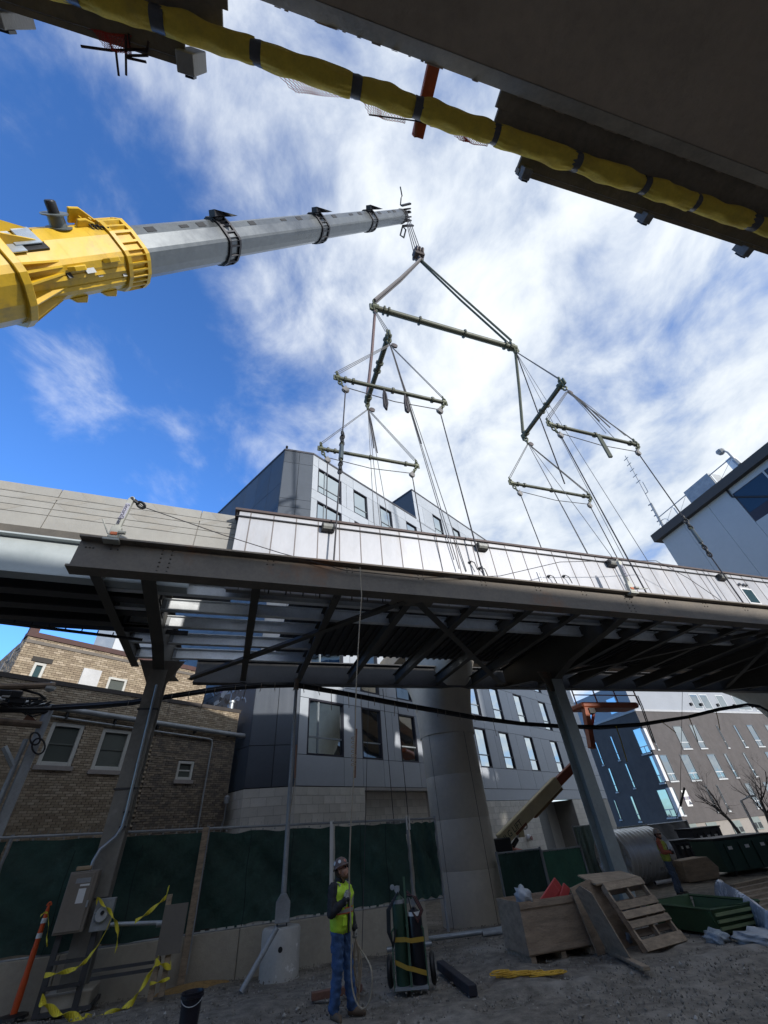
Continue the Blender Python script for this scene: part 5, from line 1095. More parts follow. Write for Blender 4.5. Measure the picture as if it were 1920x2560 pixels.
pt_top = up_at(pc, 735, 1702); MB().tube(np.array([pc[0], pc[1], ztop + .5]), pt_top, .062, .045, 12).build('pole', galv_d, lp_, smooth=True)
MB().tube(pt_top - Zv * .25, pt_top + Zv * .05, .07, n=10).build('rope_wrap', M('rope_wrap', (.16, .12, .09), .9), lp_)
a, b = G(602, 2482), up_at(G(602, 2482), 642, 2335); b = b + sd_ * .30; single(MB().tube(a, b + (pc - a) * [.4, .4, 0], .05, n=10), 'leaning_pipe', galv_d, 'grey pipe leaning on the concrete pedestal', 'pipe', a)
# ================================================================== UTILITY POLE AND CABLES AT LEFT
pr = azv(math.degrees(math.atan2(*ray(70, 1900)[:2]))) * 15.6; pz = up_at(pr, 118, 1762)[2]
up_ = thing('utility_pole', 'grey utility pole with timber crossarms and tangled black cables at left edge', 'pole', pr)
MB().tube(pr, pr + Zv * pz, .13, .115, 12).build('pole', M('pole_grey', (0.390, 0.416, 0.442), .6, .1, .15, 2), up_, smooth=True); sx = azv(54)
MB().tube(pr + sx * -.22 - azv(-36) * .12, pr + sx * -.22 - azv(-36) * .12 + Zv * (pz - .9), .06, n=10).build('riser', galv, up_, smooth=True)
MB().box(pr + sx * .02 - azv(-36) * .15 + Zv * (pz - 2.6), (.10, .012, 1.6), (sx, azv(-36), Zv)).build('cover_plate', galv, up_)
pp = lambda x, y, d_=15.5: azv(math.degrees(math.atan2(*ray(x, y)[:2]))) * d_ + Zv * (HCAM + d_ * ray(x, y)[2] / math.hypot(*ray(x, y)[:2]))
z9 = lambda x, y: (x * .1718, 1680 + y * .1718)
for a, b, r in (((-200, 225), (800, 195), .085), ((-200, 705), (600, 770), .09)): MB().path([pp(*z9(*a)), pp(*z9(*b))], r, 8).build('crossarm', M('crossarm_wood', (.22, .16, .11), .85, 0, .25, 4, .3), up_)
ins = pp(*z9(740, 210)); MB().lathe(ins - Zv * .14, [(.06, 0), (.13, .05), (.14, .12), (.05, .14), (.05, .26)], n=14).build('insulator', M('insulator', (.55, .55, .52), .3), up_, smooth=True)
MB().prism([pp(*z9(420, 600)), pp(*z9(540, 720)), pp(*z9(320, 710))], azv(-36) * .1).build('bracket', M('rust_plate', (.16, .07, .04), .8), up_)
for i in range(22):
    r2 = random.Random(i); x0, y0 = r2.uniform(-40, 300), r2.uniform(240, 560); x1, y1 = r2.uniform(420, 760), r2.uniform(360, 600)
    MB().path([pp(*z9(x0, y0)), pp(*z9((x0 + x1) / 2 + r2.uniform(-90, 90), (y0 + y1) / 2 + r2.uniform(0, 130))), pp(*z9(x1, y1))], .022 + .012 * r2.random(), 5).build('cable', black, up_)
for (x, y, h) in ((180, 330, .16), (250, 420, .14), (90, 350, .07), (60, 310, .12)): MB().box(pp(*z9(x, y), 15.3), (h * 1.3, .08, h * .6), (sx, azv(-36), Zv)).build('splice_box', black if h > .1 else white_p, up_, bevel=.02)
for cx_, cy_, r in ((510, 970, 75), (560, 1080, 95)): MB().path([pp(*z9(cx_ + r * math.cos(t), cy_ + r * 1.2 * math.sin(t)), 15.2) for t in [math.tau * k / 16 for k in range(16)]], .022, 5, True).build('cable_loop', black, up_)
MB().path([pp(*z9(60, 1090)), pp(*z9(190, 1370))], .07, 6).build('strut', galv, up_)
MB().path([pp(*z9(-100, 545)), pp(*z9(740, 530))], .05, 6).build('cable', black, up_); MB().path([pp(*z9(-100, 580)), pp(*z9(700, 572))], .03, 6).build('cable', black, up_)
# overhead cable bundle
c0 = ST(pp(*z9(740, 535))); c2 = ST(pt_top)
def cb(x, y, t): return W(*S(x, y, t))
tl = lambda x: np.interp(x, [128, 735, 1190, 1400, 1920], [c0[1], c2[1], .9, 1.4, 2.8])
bpts = [(128, 1771), (250, 1764), (330, 1756), (430, 1741), (560, 1722), (660, 1713), (735, 1712), (850, 1733), (1000, 1762), (1190, 1794), (1300, 1809), (1400, 1817), (1500, 1819), (1600, 1811), (1720, 1793), (1800, 1774), (1870, 1762), (1900, 1766), (1960, 1800)]
bp3 = [cb(x, y, tl(x)) for x, y in bpts]
cbu = thing('cable_bundle', 'thick black cable bundle slung from the utility pole across the whole yard', 'cable', bp3[6])
for k, (dz, r) in enumerate(((0, .05), (.055, .03), (-.05, .022))): MB().path([p + Zv * (dz + .015 * math.sin(i * 1.7 + k)) for i, p in enumerate(bp3)], r, 6).build('cable', black if k < 2 else cable_m, cbu, smooth=True)
twine = M('old_twine', (.27, .22, .17), .9)
for i in range(26):
    x = 330 + i * 36 + rnd.uniform(-10, 10)
    if x > 1250: break
    y = np.interp(x, [b[0] for b in bpts], [b[1] for b in bpts]); p = cb(x, y, tl(x) - .06); ln = rnd.choice((.05, .08, .1, .3, .45))
    MB().path([p + Zv * .06, p - Nn * .03, p - Zv * .07, p - Zv * (.07 + ln) + U * rnd.uniform(-.05, .05)], .010, 4).build('twine_tie', twine, cbu)
yst = M('yellow_strap', (.40, .30, .04), .8)
for x, y, x2, y2 in ((1540, 1815, 1568, 1905), (1652, 1803, 1690, 1832), (1722, 1792, 1745, 1855), (1790, 1778, 1800, 1825)):
    p, q = cb(x, y, tl(x) - .06), cb(x2, y2, tl(x2)); MB().ribbon([p, p * .6 + q * .4 + U * .02, q], [U * .025] * 3).build('strap', yst, cbu)
# ================================================================== ELECTRIC PANEL GROUP ON THE LEFT COLUMN
zz0 = lambda x, y: (x * .3376, 2020 + y * .3376)
def sb(tl_, br_, t, th): a = S(*zz0(*tl_), t); b = S(*zz0(*br_), t); return (a[0] + b[0]) / 2, (a[2] + b[2]) / 2, abs(b[0] - a[0]) / 2, abs(a[2] - b[2]) / 2
a = S(*zz0(622, 466), -.5); b = S(*zz0(510, 932), -.5); cab_s = (a[0] + b[0]) / 2; wd = (S(*zz0(725, 466), -.5)[0] - S(*zz0(520, 466), -.5)[0]) / 2
ec = thing('electric_cabinet', 'brown steel electrical cabinet with paper labels mounted on the left column', 'electrical cabinet', W(cab_s, -.4, b[2]))
cabm = M('cabinet_brown', (0.225, 0.195, 0.160), .55, .1, .12, 2, .1)
zc, hz = (a[2] + b[2]) / 2, (a[2] - b[2]) / 2
MB().box(W(cab_s, -.40, zc), (wd, .12, hz), (U, Nn, Zv)).build('box', cabm, ec, bevel=.01); MB().box(W(cab_s - .02, -.53, zc), (wd - .03, .008, hz - .03), (U, Nn, Zv)).build('door', cabm, ec, bevel=.006)
for (du, dz, w_, h_, m_) in ((.02, .52, .17, .035, galv_d), (.07, .40, .11, .014, white_p), (.05, .13, .085, .10, white_p)): MB().box(W(cab_s + du, -.541, zc + dz * hz * 1.3), (w_ * wd * 3, .002, h_ * 1.1), (U, Nn, Zv)).build('label_sheet', m_, ec)
MB().box(W(cab_s + wd - .05, -.55, zc - .05), (.015, .015, .05), (U, Nn, Zv)).build('latch', galv, ec)
single(MB().box(W(cab_s - .05, -.42, zc + hz + .045), (.14, .07, .035), (U, Nn, Zv)), 'cardboard_scrap', M('card', (.36, .27, .17), .9), 'crumpled tan carton lying on top of the brown cabinet', 'carton', W(cab_s, -.42, zc + hz + .01), bevel=.012)
cd = [S(*zz0(670, 460), -.42), S(*zz0(690, 395), -.40), S(*zz0(740, 310), -.36), S(*zz0(860, 210), -.32), S(*zz0(905, 140), -.30), S(930 * .3376 + 2, 2030, -.29), S(392, 1712, -.29)]
cdu = thing('conduit', 'pale steel conduit running down the left column into the brown cabinet', 'conduit', W(*cd[0])); MB().path([W(*c) for c in cd], .032, 8).build('pipe', galv, cdu, smooth=True)
for i in (4, 5): MB().box(W(cd[i][0], -.27, cd[i][2]), (.07, .02, .02), (U, Nn, Zv)).build('clamp', steel2, cdu)
a = S(*zz0(770, 670), -.5); b = S(*zz0(722, 915), -.5)
ds = thing('disconnect_box', 'small grey meter box with round dial beside the brown cabinet', 'meter box', W(b[0], -.4, b[2])); sm_ = (a[0] + b[0]) / 2; zm_ = (a[2] + b[2]) / 2
MB().box(W(sm_ + .03, -.42, zm_), (.17, .09, (a[2] - b[2]) / 2), (U, Nn, Zv)).build('box', galv_d, ds, bevel=.012); MB().lathe(W(sm_ + .02, -.51, zm_), [(.12, 0), (.12, .03), (.10, .06), (.0, .065)], -Nn, 20).build('dial', M('dial_white', (.45, .46, .46), .35), ds, smooth=True)
MB().lathe(W(sm_ + .03, -.575, zm_ + .03), [(.035, 0), (.03, .02)], -Nn, 10).build('dial_mark', black, ds)
a, b = S(*zz0(820, 862), -.5), S(*zz0(1280, 845), -.7); cp = thing('steel_conduit_arm', 'horizontal steel pipe from the meter box to the small panel post', 'pipe', W(a[0], -.5, a[2])); MB().tube(W(a[0], -.5, a[2]), W(b[0], -.7, b[2]), .035, n=10).build('pipe', galv, cp, smooth=True); MB().tube(W(b[0] - .3, -.667, b[2] + .0), W(b[0], -.7, b[2]), .05, n=10).build('coupling', galv, cp, smooth=True)
s2 = S(*zz0(1215, 1000), -.75)[0]; z_hi = S(*zz0(1250, 640), -.75)[2]
pn = thing('panel_post', 'weathered timber posts carrying a small grey backing panel wound with yellow tape', 'post', W(s2, -.75, 0))
for e in (-.06, .12): MB().box(W(s2 + e, -.75, z_hi / 2 - .1), (.05, .05, z_hi / 2 + .1 - (.2 if e > 0 else 0)), (U, Nn, Zv)).build('post', wood, pn, bevel=.006)
pa, pb_ = S(*zz0(1300, 710), -.8), S(*zz0(1240, 1085), -.8); MB().box(W((pa[0] + pb_[0]) / 2 + .02, -.82, (pa[2] + pb_[2]) / 2), (.22, .02, (pa[2] - pb_[2]) / 2), (U, Nn, Zv)).build('backing_panel', M('panel_tan', (.17, .15, .125), .7, 0, .1, 2), pn)
for nm_, y_ in (('upper', 1160), ('lower', 1215)):
    z = S(*zz0(980, y_), -.6)[2]; single(MB().bar(W(.35, -.62, z), W(s2, -.68, z), .045, .045), 'strut_channel', steel2, nm_ + ' steel channel rail between the column and the panel post', 'rail', W(.35, -.62, z))
for s_ in (-.42, .18): single(MB().bar(W(s_, -.40, -.05), W(s_, -.40, 1.2), .10, .05, Nn), 'channel_leg', steel2, 'left dark channel leg below the brown cabinet' if s_ < 0 else 'right dark channel leg below the meter box', 'post', W(s_, -.40, 0))
for z in (.30, .62): single(MB().bar(W(-.42, -.46, z), W(.18, -.46, z), .05, .05), 'cross_rung', steel2, 'lower dark rung under the brown cabinet' if z < .5 else 'upper dark rung under the brown cabinet', 'rail', W(-.42, -.46, z))
single(MB().box(W(.0, -.0, .06), (.40, .36, .14), (U, Nn, Zv)), 'column_footing', wallm, 'square concrete footing around the left column base', 'footing', W(0, -.1, -.1), bevel=.02)
# caution tape
ytape = M('caution_tape', (0.745, 0.624, 0.041), .5, 0, .12, 5, .1)
def tape_run(label, pxs, t, w=.035, name='caution_tape'):
    pts = []
    for i in range(len(pxs) - 1):
        for k in range(6): f = k / 6; pts.append((pxs[i][0] + (pxs[i + 1][0] - pxs[i][0]) * f, pxs[i][1] + (pxs[i + 1][1] - pxs[i][1]) * f))
    pts.append(pxs[-1]); P = [W(*S(*zz0(*p), t - .01 * math.sin(i))) for i, p in enumerate(pts)]
    wv = [(Zv * math.cos(i * .35) + Nn * math.sin(i * .35) * .8 + U * .3 * math.sin(i * .2)) * w for i in range(len(P))]
    return single(MB().ribbon(P, wv), name, ytape, label, 'caution tape', P[0], 'yellow caution tape around the column')
tape_run('yellow caution tape swooping from the meter box down to the left', [(330, 1240), (440, 1225), (560, 1190), (640, 1130), (730, 1010), (790, 900), (830, 800)], -.66)
tape_run('yellow caution tape looped over the top of the meter box', [(720, 700), (725, 668), (770, 720), (820, 770), (855, 840), (875, 920), (860, 1050)], -.6, .045)
tape_run('yellow caution tape rising from the pipe to the panel post tip', [(1000, 840), (1080, 790), (1160, 720), (1230, 660), (1250, 580)], -.78)
tape_run('yellow caution tape sagging from the panel post to the ground', [(1170, 1120), (1110, 1230), (1050, 1330), (980, 1440), (880, 1500), (760, 1540), (620, 1555)], -.95, .05)
tape_run('yellow caution tape bunched along the ground at bottom left', [(300, 1420), (340, 1470), (430, 1520), (540, 1550), (640, 1560)], -1.05, .07)
tape_run('yellow caution tape wrapped around the panel post', [(1150, 1140), (1200, 1165), (1265, 1180), (1262, 1155)], -.86, .05)
tape_run('thin yellow tape end tied low on the panel post', [(1110, 1300), (1180, 1290), (1255, 1260)], -.86, .025)
tape_run('yellow tape scrap at the foot of the panel post', [(1020, 1530), (1090, 1505), (1150, 1500), (1220, 1465)], -.95, .035)
# orange delineator
b = W(-.92, .22, gz(W(-.92, .22, 0))); tpx = up_at(b, 113, 2262); hgt = tpx[2] - b[2]
dl = thing('delineator', 'orange traffic delineator post with white bands and black base at far left', 'delineator', b); om = M('safety_orange', (.68, .10, .02), .5, 0, .1, 4)
MB().lathe(b, [(.26, 0), (.24, .05), (.10, .07)], n=8).build('base', black, dl)
prof = [(0, .055), (.12, .062), (.3, .058), (.34, .05), (.55, .052), (.60, .046), (.9, .04), (.96, .03), (1.0, .012)]
MB().lathe(b + Zv * .06, [(r, h * (hgt - .06)) for h, r in prof], n=16).build('post', om, dl, smooth=True)
for f in (.68, .82): MB().lathe(b + Zv * (hgt * f), [(.051, 0), (.049, .075)], n=16).build('reflective_band', white_p, dl, smooth=True)
MB().path([b + Zv * (hgt - .02) + U * .035 * math.cos(t) + Zv * .05 * math.sin(t) for t in np.linspace(0, math.pi, 9)], .016, 6).build('handle', om, dl)
tape_run('yellow tape tied around the top of the orange delineator', [(300, 800), (330, 775), (355, 775), (360, 870), (345, 960), (350, 1025)], -.3, .018)
# bucket
b = onz(466, 2590, 0.0); bz = up_at(b, 468, 2480)[2]
bu = thing('bucket', 'black plastic bucket at the bottom edge left of the worker', 'bucket', b); rt = .155; loops = [(.125, 0), (rt - .012, bz - .06), (rt + .008, bz - .055), (rt + .008, bz - .03), (rt, bz - .028), (rt + .006, bz), (rt - .008, bz), (rt - .02, bz - .05), (.11, .02)]
MB().lathe(b, loops, n=28).build('shell', M('bucket_black', (.012, .011, .020), .4, 0, .2), bu, smooth=True); MB().path([b + Zv * (bz - .03) + U * rt * math.cos(t) - Nn * (.06 * math.sin(t) + .0) - Zv * .10 * math.sin(t) - Nn * .10 * math.sin(t) for t in np.linspace(0, math.pi, 12)], .005, 5).build('handle', galv, bu)
c = G(485, 2470); mbp = MB(); rsd = random.Random(3)
rings = [[c + U * (r * 1.5 + rsd.uniform(-.03, .03)) * math.cos(t) + Nn * (r * .6 + rsd.uniform(-.03, .03)) * math.sin(t) + Zv * h for t in [math.tau * k / 22 for k in range(22)]] for r, h in ((.52, -.06), (.44, .02), (.30, .05), (.12, .075))]
mbp.ring(rings).build('straw_heap', M('straw', (.36, .22, .08), .95, 0, .3, 12, .9, 50)); o = bpy.data.objects['straw_heap']; o['kind'] = 'stuff'; o['label'] = 'tan straw and sawdust heap behind the bucket'
# ================================================================== GAS CYLINDER CART
cx0 = lambda x, y: (930 + x * .2352, 2040 + y * .2352)
b = (G(*cx0(245, 1885)) + G(*cx0(605, 1835))) / 2; cdir = _n((G(*cx0(605, 1850)) - G(*cx0(245, 1880))) * [1, 1, 0]); cback = -right_of(cdir); cw = np.linalg.norm((G(*cx0(605, 1850)) - G(*cx0(245, 1880)))[:2])
gc = thing('cylinder_cart', 'green welding gas cart with two wheels and yellow straps beside the worker', 'cart', b); Q = lambda x, y, z: b + cdir * x + cback * y + Zv * z
cg = M('cart_green', (0.053, 0.112, 0.068), .5, .1, .2, 3)
MB().box(Q(0, .12, .03), (cw / 2, .16, .015), (cdir, cback, Zv)).build('tray', galv_d, gc); htop = up_at(b, *cx0(425, 640))[2] - b[2]
MB().bar(Q(0, -.02, 0), Q(0, .10, htop), .035, .035).build('centre_post', cg, gc)
for e in (-1, 1): MB().bar(Q(e * cw / 2, .0, 0), Q(e * cw / 2, .02, htop * .50), .02, .03).build('side_rail', cg, gc)
MB().path([Q(-cw / 2, .02, htop * .5), Q(-cw / 2 + .05, .1, htop * .53), Q(cw / 2 - .05, .1, htop * .53), Q(cw / 2, .02, htop * .5)], .014, 6).build('back_hoop', cg, gc)
for e, r, h, nm, m_ in ((-1, .118, htop * .80, 'dark green gas cylinder standing on the left of the cart', M('cyl_green', (0.027, 0.068, 0.042), .4, .1, .2, 2)), (1, .128, htop * .66, 'black gas cylinder standing on the right of the cart', M('cyl_black', (.012, .013, .02), .38, .1, .2, 2))):
    q = Q(e * cw * .25, .14, .045); cy = thing('gas_cylinder', nm, 'gas cylinder', q, 'gas cylinders on the cart')
    MB().lathe(q, [(r * .95, 0), (r, .03), (r, h * .86), (r * .93, h * .915), (r * .7, h * .96), (r * .35, h * .985), (r * .3, h)], n=24).build('tank', m_, cy, smooth=True)
    MB().lathe(q + Zv * h, [(.03, 0), (.03, .08), (.05, .085), (.05, .11)], n=10).build('valve', galv_d, cy)
    rg = MB().lathe(q + Zv * (h + .07) - cback * .03, [(.05, 0), (.05, .05)], -cback, 14).build('gauge', galv_d, cy)
    MB().lathe(q + Zv * (h + .10) - cdir * .09, [(.04, 0), (.04, .04)], -cback, 12).build('gauge', galv_d, cy)
    MB().lathe(q + Zv * h * .89, [(r * 1.0, 0), (r * .96, .05)], n=24).build('neck_label', white_p if e > 0 else galv_d, cy)
gst = M('strap_yellow', (.40, .25, .03), .7)
for z0, z1_ in ((htop * .425, htop * .415), (htop * .235, htop * .13)): MB().ribbon([Q(-cw * .44, .02, z0), Q(-.05, -.045, (z0 + z1_) / 2 + .01), Q(.05, -.045, (z0 + z1_) / 2 - .01), Q(cw * .48, .0, z1_)], [Zv * .03] * 4, .006).build('strap', gst, gc)
for e in (-1, 1):
    c = Q(e * (cw / 2 + .09), .24, .20); ax_ = cdir
    wh = MB().lathe(c - ax_ * .04, [(.09, 0), (.17, .0), (.20, .025), (.20, .06), (.17, .085), (.09, .085)], ax_, 24).build('wheel', black, gc, smooth=True); MB().lathe(c - ax_ * .045, [(.0, 0), (.09, .001), (.09, .094), (0, .095)], ax_, 14).build('hub', galv_d, wh)
hs = M('hose_red', (.16, .06, .05), .6); 
for i in range(5): MB().path([Q(-.12, .02, htop * .86), Q(-.28 - .015 * i, -.02, htop * .70), Q(-.30 - .012 * i, -.03, htop * .50), Q(-.26, -.02, htop * (.40 - .01 * i)), Q(-.2, .02, htop * .52)], .011, 6).build('hose', black, gc)
for i in range(5): MB().path([Q(.04, .04, htop * .87 - .02 * i), Q(.15 + .015 * i, .0, htop * .80), Q(.26 + .012 * i, -.01, htop * .67), Q(.20, -.02, htop * (.60 - .012 * i)), Q(.10, -.02, htop * .68), Q(.06, .0, htop * .80)], .011, 6).build('hose', hs if i % 2 else black, gc)
# ================================================================== LOOSE THINGS ON THE GROUND
def tubeg(label, a, b, r, mat, name='steel_pipe', grp='pipes by the pier', inner=True):
    p, q = G(*a) + Zv * r, G(*b) + Zv * r; mb = MB(); d = _n(q - p); 
    mb.path([p, p * .66 + q * .34, p * .33 + q * .67, q], r, 12); o = single(mb, name, mat, label, 'pipe', p, grp, smooth=True)
    e = MB().lathe(p - d * .002, [(r * .82, 0), (r * .82, .004)], -d, 12); t = MB(); t.v = e.v; t.f = e.f; t.build('open_end', black, o); return o
tubeg('longest steel pipe lying before the round pier', (948, 2372), (1262, 2330), .055, galv); tubeg('shorter steel pipe lying in front of the longest pipe', (968, 2382), (1080, 2366), .05, galv); tubeg('short pipe piece resting right of the gas cart', (1208, 2344), (1262, 2336), .06, galv_d)
def timber(name, label, a, b, w, h, mat, cat='timber', lift=0.0, grp=None):
    p, q = G(*a) + Zv * (h / 2 + lift), G(*b) + Zv * (h / 2 + lift); return single(MB().bar(p, q, w, h), name, mat, label, cat, p, grp, bevel=.008)
timber('timber_beam', 'black heavy timber lying right of the gas cart', (1102, 2424), (1185, 2492), .14, .12, M('tarred_wood', (.018, .018, .026), .7, 0, .2, 4), 'timber', 0, 'timbers on the ground')
timber('timber_beam', 'reddish brown timber lying on the ground left of the worker', (778, 2502), (905, 2478), .12, .09, M('red_wood', (.17, .085, .06), .85, 0, .25, 5, .3), 'timber', 0, 'timbers on the ground')
timber('timber_beam', 'grey plank lying between the crate and the pallet', (1498, 2372), (1620, 2432), .12, .05, wood, 'timber', .02, 'timbers on the ground')
# plywood crate
cp_ = [G(*zA(430, 772)), G(*zA(775, 708)), None, G(*zA(345, 770))]
A0, B0 = cp_[0], cp_[1]; fd = _n((B0 - A0) * [1, 1, 0]); bd = -right_of(fd); wl3 = np.linalg.norm((B0 - A0)[:2]); hb_ = up_at(A0, *zA(375, 447))[2] - A0[2]; dp = .95
crt = thing('plywood_crate', 'open plywood crate on skids filled with red forms', 'crate', A0 + fd * wl3 / 2 + bd * dp / 2)
X = lambda x, y, z: A0 + fd * x + bd * y + Zv * z
hz0 = .10
MB().box(X(wl3 / 2, 0, (hb_ + hz0) / 2), (wl3 / 2, .012, (hb_ - hz0) / 2), (fd, bd, Zv)).build('front_panel', ply, crt)
MB().box(X(wl3 / 2, dp, (hb_ + hz0) / 2), (wl3 / 2, .012, (hb_ - hz0) / 2), (fd, bd, Zv)).build('back_panel', ply, crt)
for x in (.013, wl3 - .013): MB().box(X(x, dp / 2, (hb_ + hz0) / 2), (.012, dp / 2 - .014, (hb_ - hz0) / 2), (fd, bd, Zv)).build('side_panel', ply, crt)
MB().box(X(wl3 / 2, dp / 2, hz0 + .02), (wl3 / 2 - .03, dp / 2 - .02, .015), (fd, bd, Zv)).build('floor', ply, crt)
for x in (.08, wl3 * .5, wl3 - .08): MB().box(X(x, dp / 2, hz0 / 2 - .01), (.05, dp / 2, hz0 / 2), (fd, bd, Zv)).build('skid', wood, crt)
for z in (.16, hb_ - .06): MB().box(X(wl3 / 2, -.022, z), (wl3 / 2, .008, .04), (fd, bd, Zv)).build('batten', ply, crt)
redp = M('red_form', (0.504, 0.066, 0.060), .5, 0, .15, 3, .1)
for i, (x, y, ang, l, w_) in enumerate(((.60, .3, 33, .70, .10), (.76, .45, 36, .72, .12), (.90, .62, 30, .6, .10), (1.0, .35, 48, .40, .08))):
    a = math.radians(ang); d_ = fd * math.cos(a) + Zv * math.sin(a); c = X(wl3 * x * .82, y, hb_ - .12); single(MB().box(c + d_ * .1, (l / 2, .02, w_), (d_, bd, np.cross(d_, bd))), 'red_form', redp, ('leftmost red form board sticking out of the crate', 'tallest red form board in the crate', 'red form board at the back of the crate', 'small red form board at the right of the crate')[i], 'form board', c, 'red forms in the crate', bevel=.01)
def lump(name, label, c, r, mat, cat, seed, sq=.7, grp=None):
    rr_ = random.Random(seed); bm = bmesh.new(); bmesh.ops.create_icosphere(bm, subdivisions=3, radius=1)
    for v in bm.verts:
        n_ = 1 + .22 * math.sin(v.co.x * 5 + seed) * math.sin(v.co.y * 6 + seed * 2) + .16 * math.sin(v.co.z * 9 + v.co.x * 7) + rr_.uniform(-.05, .05); v.co *= n_
    me = bpy.data.meshes.new(name); bm.to_mesh(me); bm.free(); me.materials.append(mat)
    for p_ in me.polygons: p_.use_smooth = True
    o = bpy.data.objects.new(name, me); COL.objects.link(o); o.location = c; o.scale = (r[0], r[1], r[2]); return tag(o, label, cat, grp)
wbag = M('white_plastic', (.40, .42, .44), .35, 0, .1, 6, .3, 12)
lump('plastic_bag', 'crumpled white plastic bag on the corner of the crate', X(.20, .12, hb_ + .06), (.16, .14, .15), wbag, 'bag', 1)
lump('plastic_bag', 'bluish crumpled plastic under the leaning pallet', G(*zA(905, 672)) + Zv * .1, (.22, .18, .14), M('blue_plastic', (.25, .30, .36), .3, 0, .2, 6, .3, 12), 'bag', 2)
lump('plastic_bag', 'crumpled clear plastic in front of the green bin', G(*zA(1405, 655)) + Zv * .06, (.22, .2, .12), M('clear_plastic', (.30, .34, .37), .3, 0, .2, 6, .3, 12), 'bag', 3)
lump('plastic_bag', 'pale plastic sheet heap at the right edge below the bin', G(*zA(1630, 655)) + Zv * .06, (.45, .25, .12), wbag, 'bag', 5)
# yellow rope pile
yr = M('yellow_rope', (0.598, 0.351, 0.039), .8, 0, .2, 8); c = G(*zA(440, 835)); mb = MB(); pts = []
for i in range(420): i = i * 150 / 420; t = i * 1.3; r = .05 + .16 * abs(math.sin(i * .147)) * (.5 + .5 * math.sin(i * .9) ** 2); pts.append(c + U * (-.55 + 1.05 * i / 150 * .9 + r * math.cos(t)) + Nn * (r * .55 * math.sin(t) + .25 - .5 * i / 150) + Zv * (.03 + .07 * abs(math.sin(i * .19)) * math.exp(-i / 90)))
mb.path(pts, .008, 5); single(mb, 'rope_pile', yr, 'tangled yellow rope lying in front of the crate', 'rope', c)
# leaning pallet and boards
def pallet_grid(p00, p10, p11, p01):
    pc_ = sum(np.asarray(p) for p in (p00, p10, p11, p01)) / 4; t = thing('wood_pallet', 'weathered wooden pallet leaning beside the crate', 'pallet', np.asarray(p00)); nrm = _n(np.cross(np.asarray(p10) - p00, np.asarray(p01) - p00)); nrm = nrm if nrm @ (CAM - pc_) > 0 else -nrm
    P = lambda u_, v_, o=0: (np.asarray(p00) * (1 - u_) + np.asarray(p10) * u_) * (1 - v_) + (np.asarray(p01) * (1 - u_) + np.asarray(p11) * u_) * v_ + nrm * o
    for v_, w_ in ((.07, .15), (.36, .10), (.50, .11), (.64, .12), (.95, .12)):
        MB().prism([P(0, v_ - w_ / 2, .07), P(1, v_ - w_ / 2, .07), P(1, v_ + w_ / 2, .07), P(0, v_ + w_ / 2, .07)], nrm * .02).build('slat', wood, t)
    for u_ in (.03, .52, .97): MB().prism([P(u_ - .02, 0, -.03), P(u_ + .02, 0, -.03), P(u_ + .02, 1, -.03), P(u_ - .02, 1, -.03)], nrm * .095).build('stringer', wood, t)
    for v_ in (.08, .28, .5, .72, .92): MB().prism([P(0, v_ - .05, -.055), P(1, v_ - .05, -.055), P(1, v_ + .05, -.055), P(0, v_ + .05, -.055)], nrm * .02).build('slat', wood_d, t)
    return t
pl0, pl1 = G(*zA(1025, 722)), G(*zA(1232, 662)); fdp = _n((pl1 - pl0) * [1, 1, 0]); bdp = -right_of(fdp); wpl = np.linalg.norm((pl1 - pl0)[:2])
def lean_top(px_, base_mid, back): P = base_mid + bdp * back; return up_at(P, *px_)
tz = lean_top(zA(980, 345), (pl0 + pl1) / 2, .55)[2]
q0 = pl0 + bdp * .55 - fdp * .0; q1 = pl1 + bdp * .55; q0 = np.array([q0[0], q0[1], tz]); q1 = np.array([q1[0], q1[1], tz])
pallet_grid(pl0 + Zv * .01, pl1 + Zv * .01, q1, q0)
for i, (du, db_, lean, mat_, lb) in enumerate(((-.42, .10, .55, ply, 'tall warped plywood sheet leaning left of the pallet'), (-.16, .30, .45, wood_d, 'dark board leaning between plywood sheet and pallet'), (.1, .62, .25, ply, 'plywood offcut behind the leaning pallet'))):
    b_ = pl0 + fdp * (du - .10) + bdp * db_; tp = b_ + bdp * lean * .35 - fdp * .25 + Zv * (tz - pl0[2]) * (1.02, .96, 1.05)[i]; sdv = fdp * (.10, .08, .55)[i] + bdp * (.35, .12, .0)[i]
    single(MB().prism([b_ - sdv, b_ + sdv, tp + sdv * .8, tp + Zv * .08 + sdv * .2, tp - sdv * .8], _n(np.cross(sdv, Zv)) * .02), 'leaning_board', mat_, lb, 'board', b_, 'boards by the pallet')
single(MB().prism([q0 + Zv * .03 - fdp * .12, q1 + Zv * .03 + fdp * .05, q1 + bdp * .4 + Zv * .12, q0 + bdp * .45 + Zv * .16 - fdp * .1], Zv * .025), 'loose_plank', wood, 'loose wide plank lying across the top of the leaning pallet', 'board', q0 + Zv * .03)
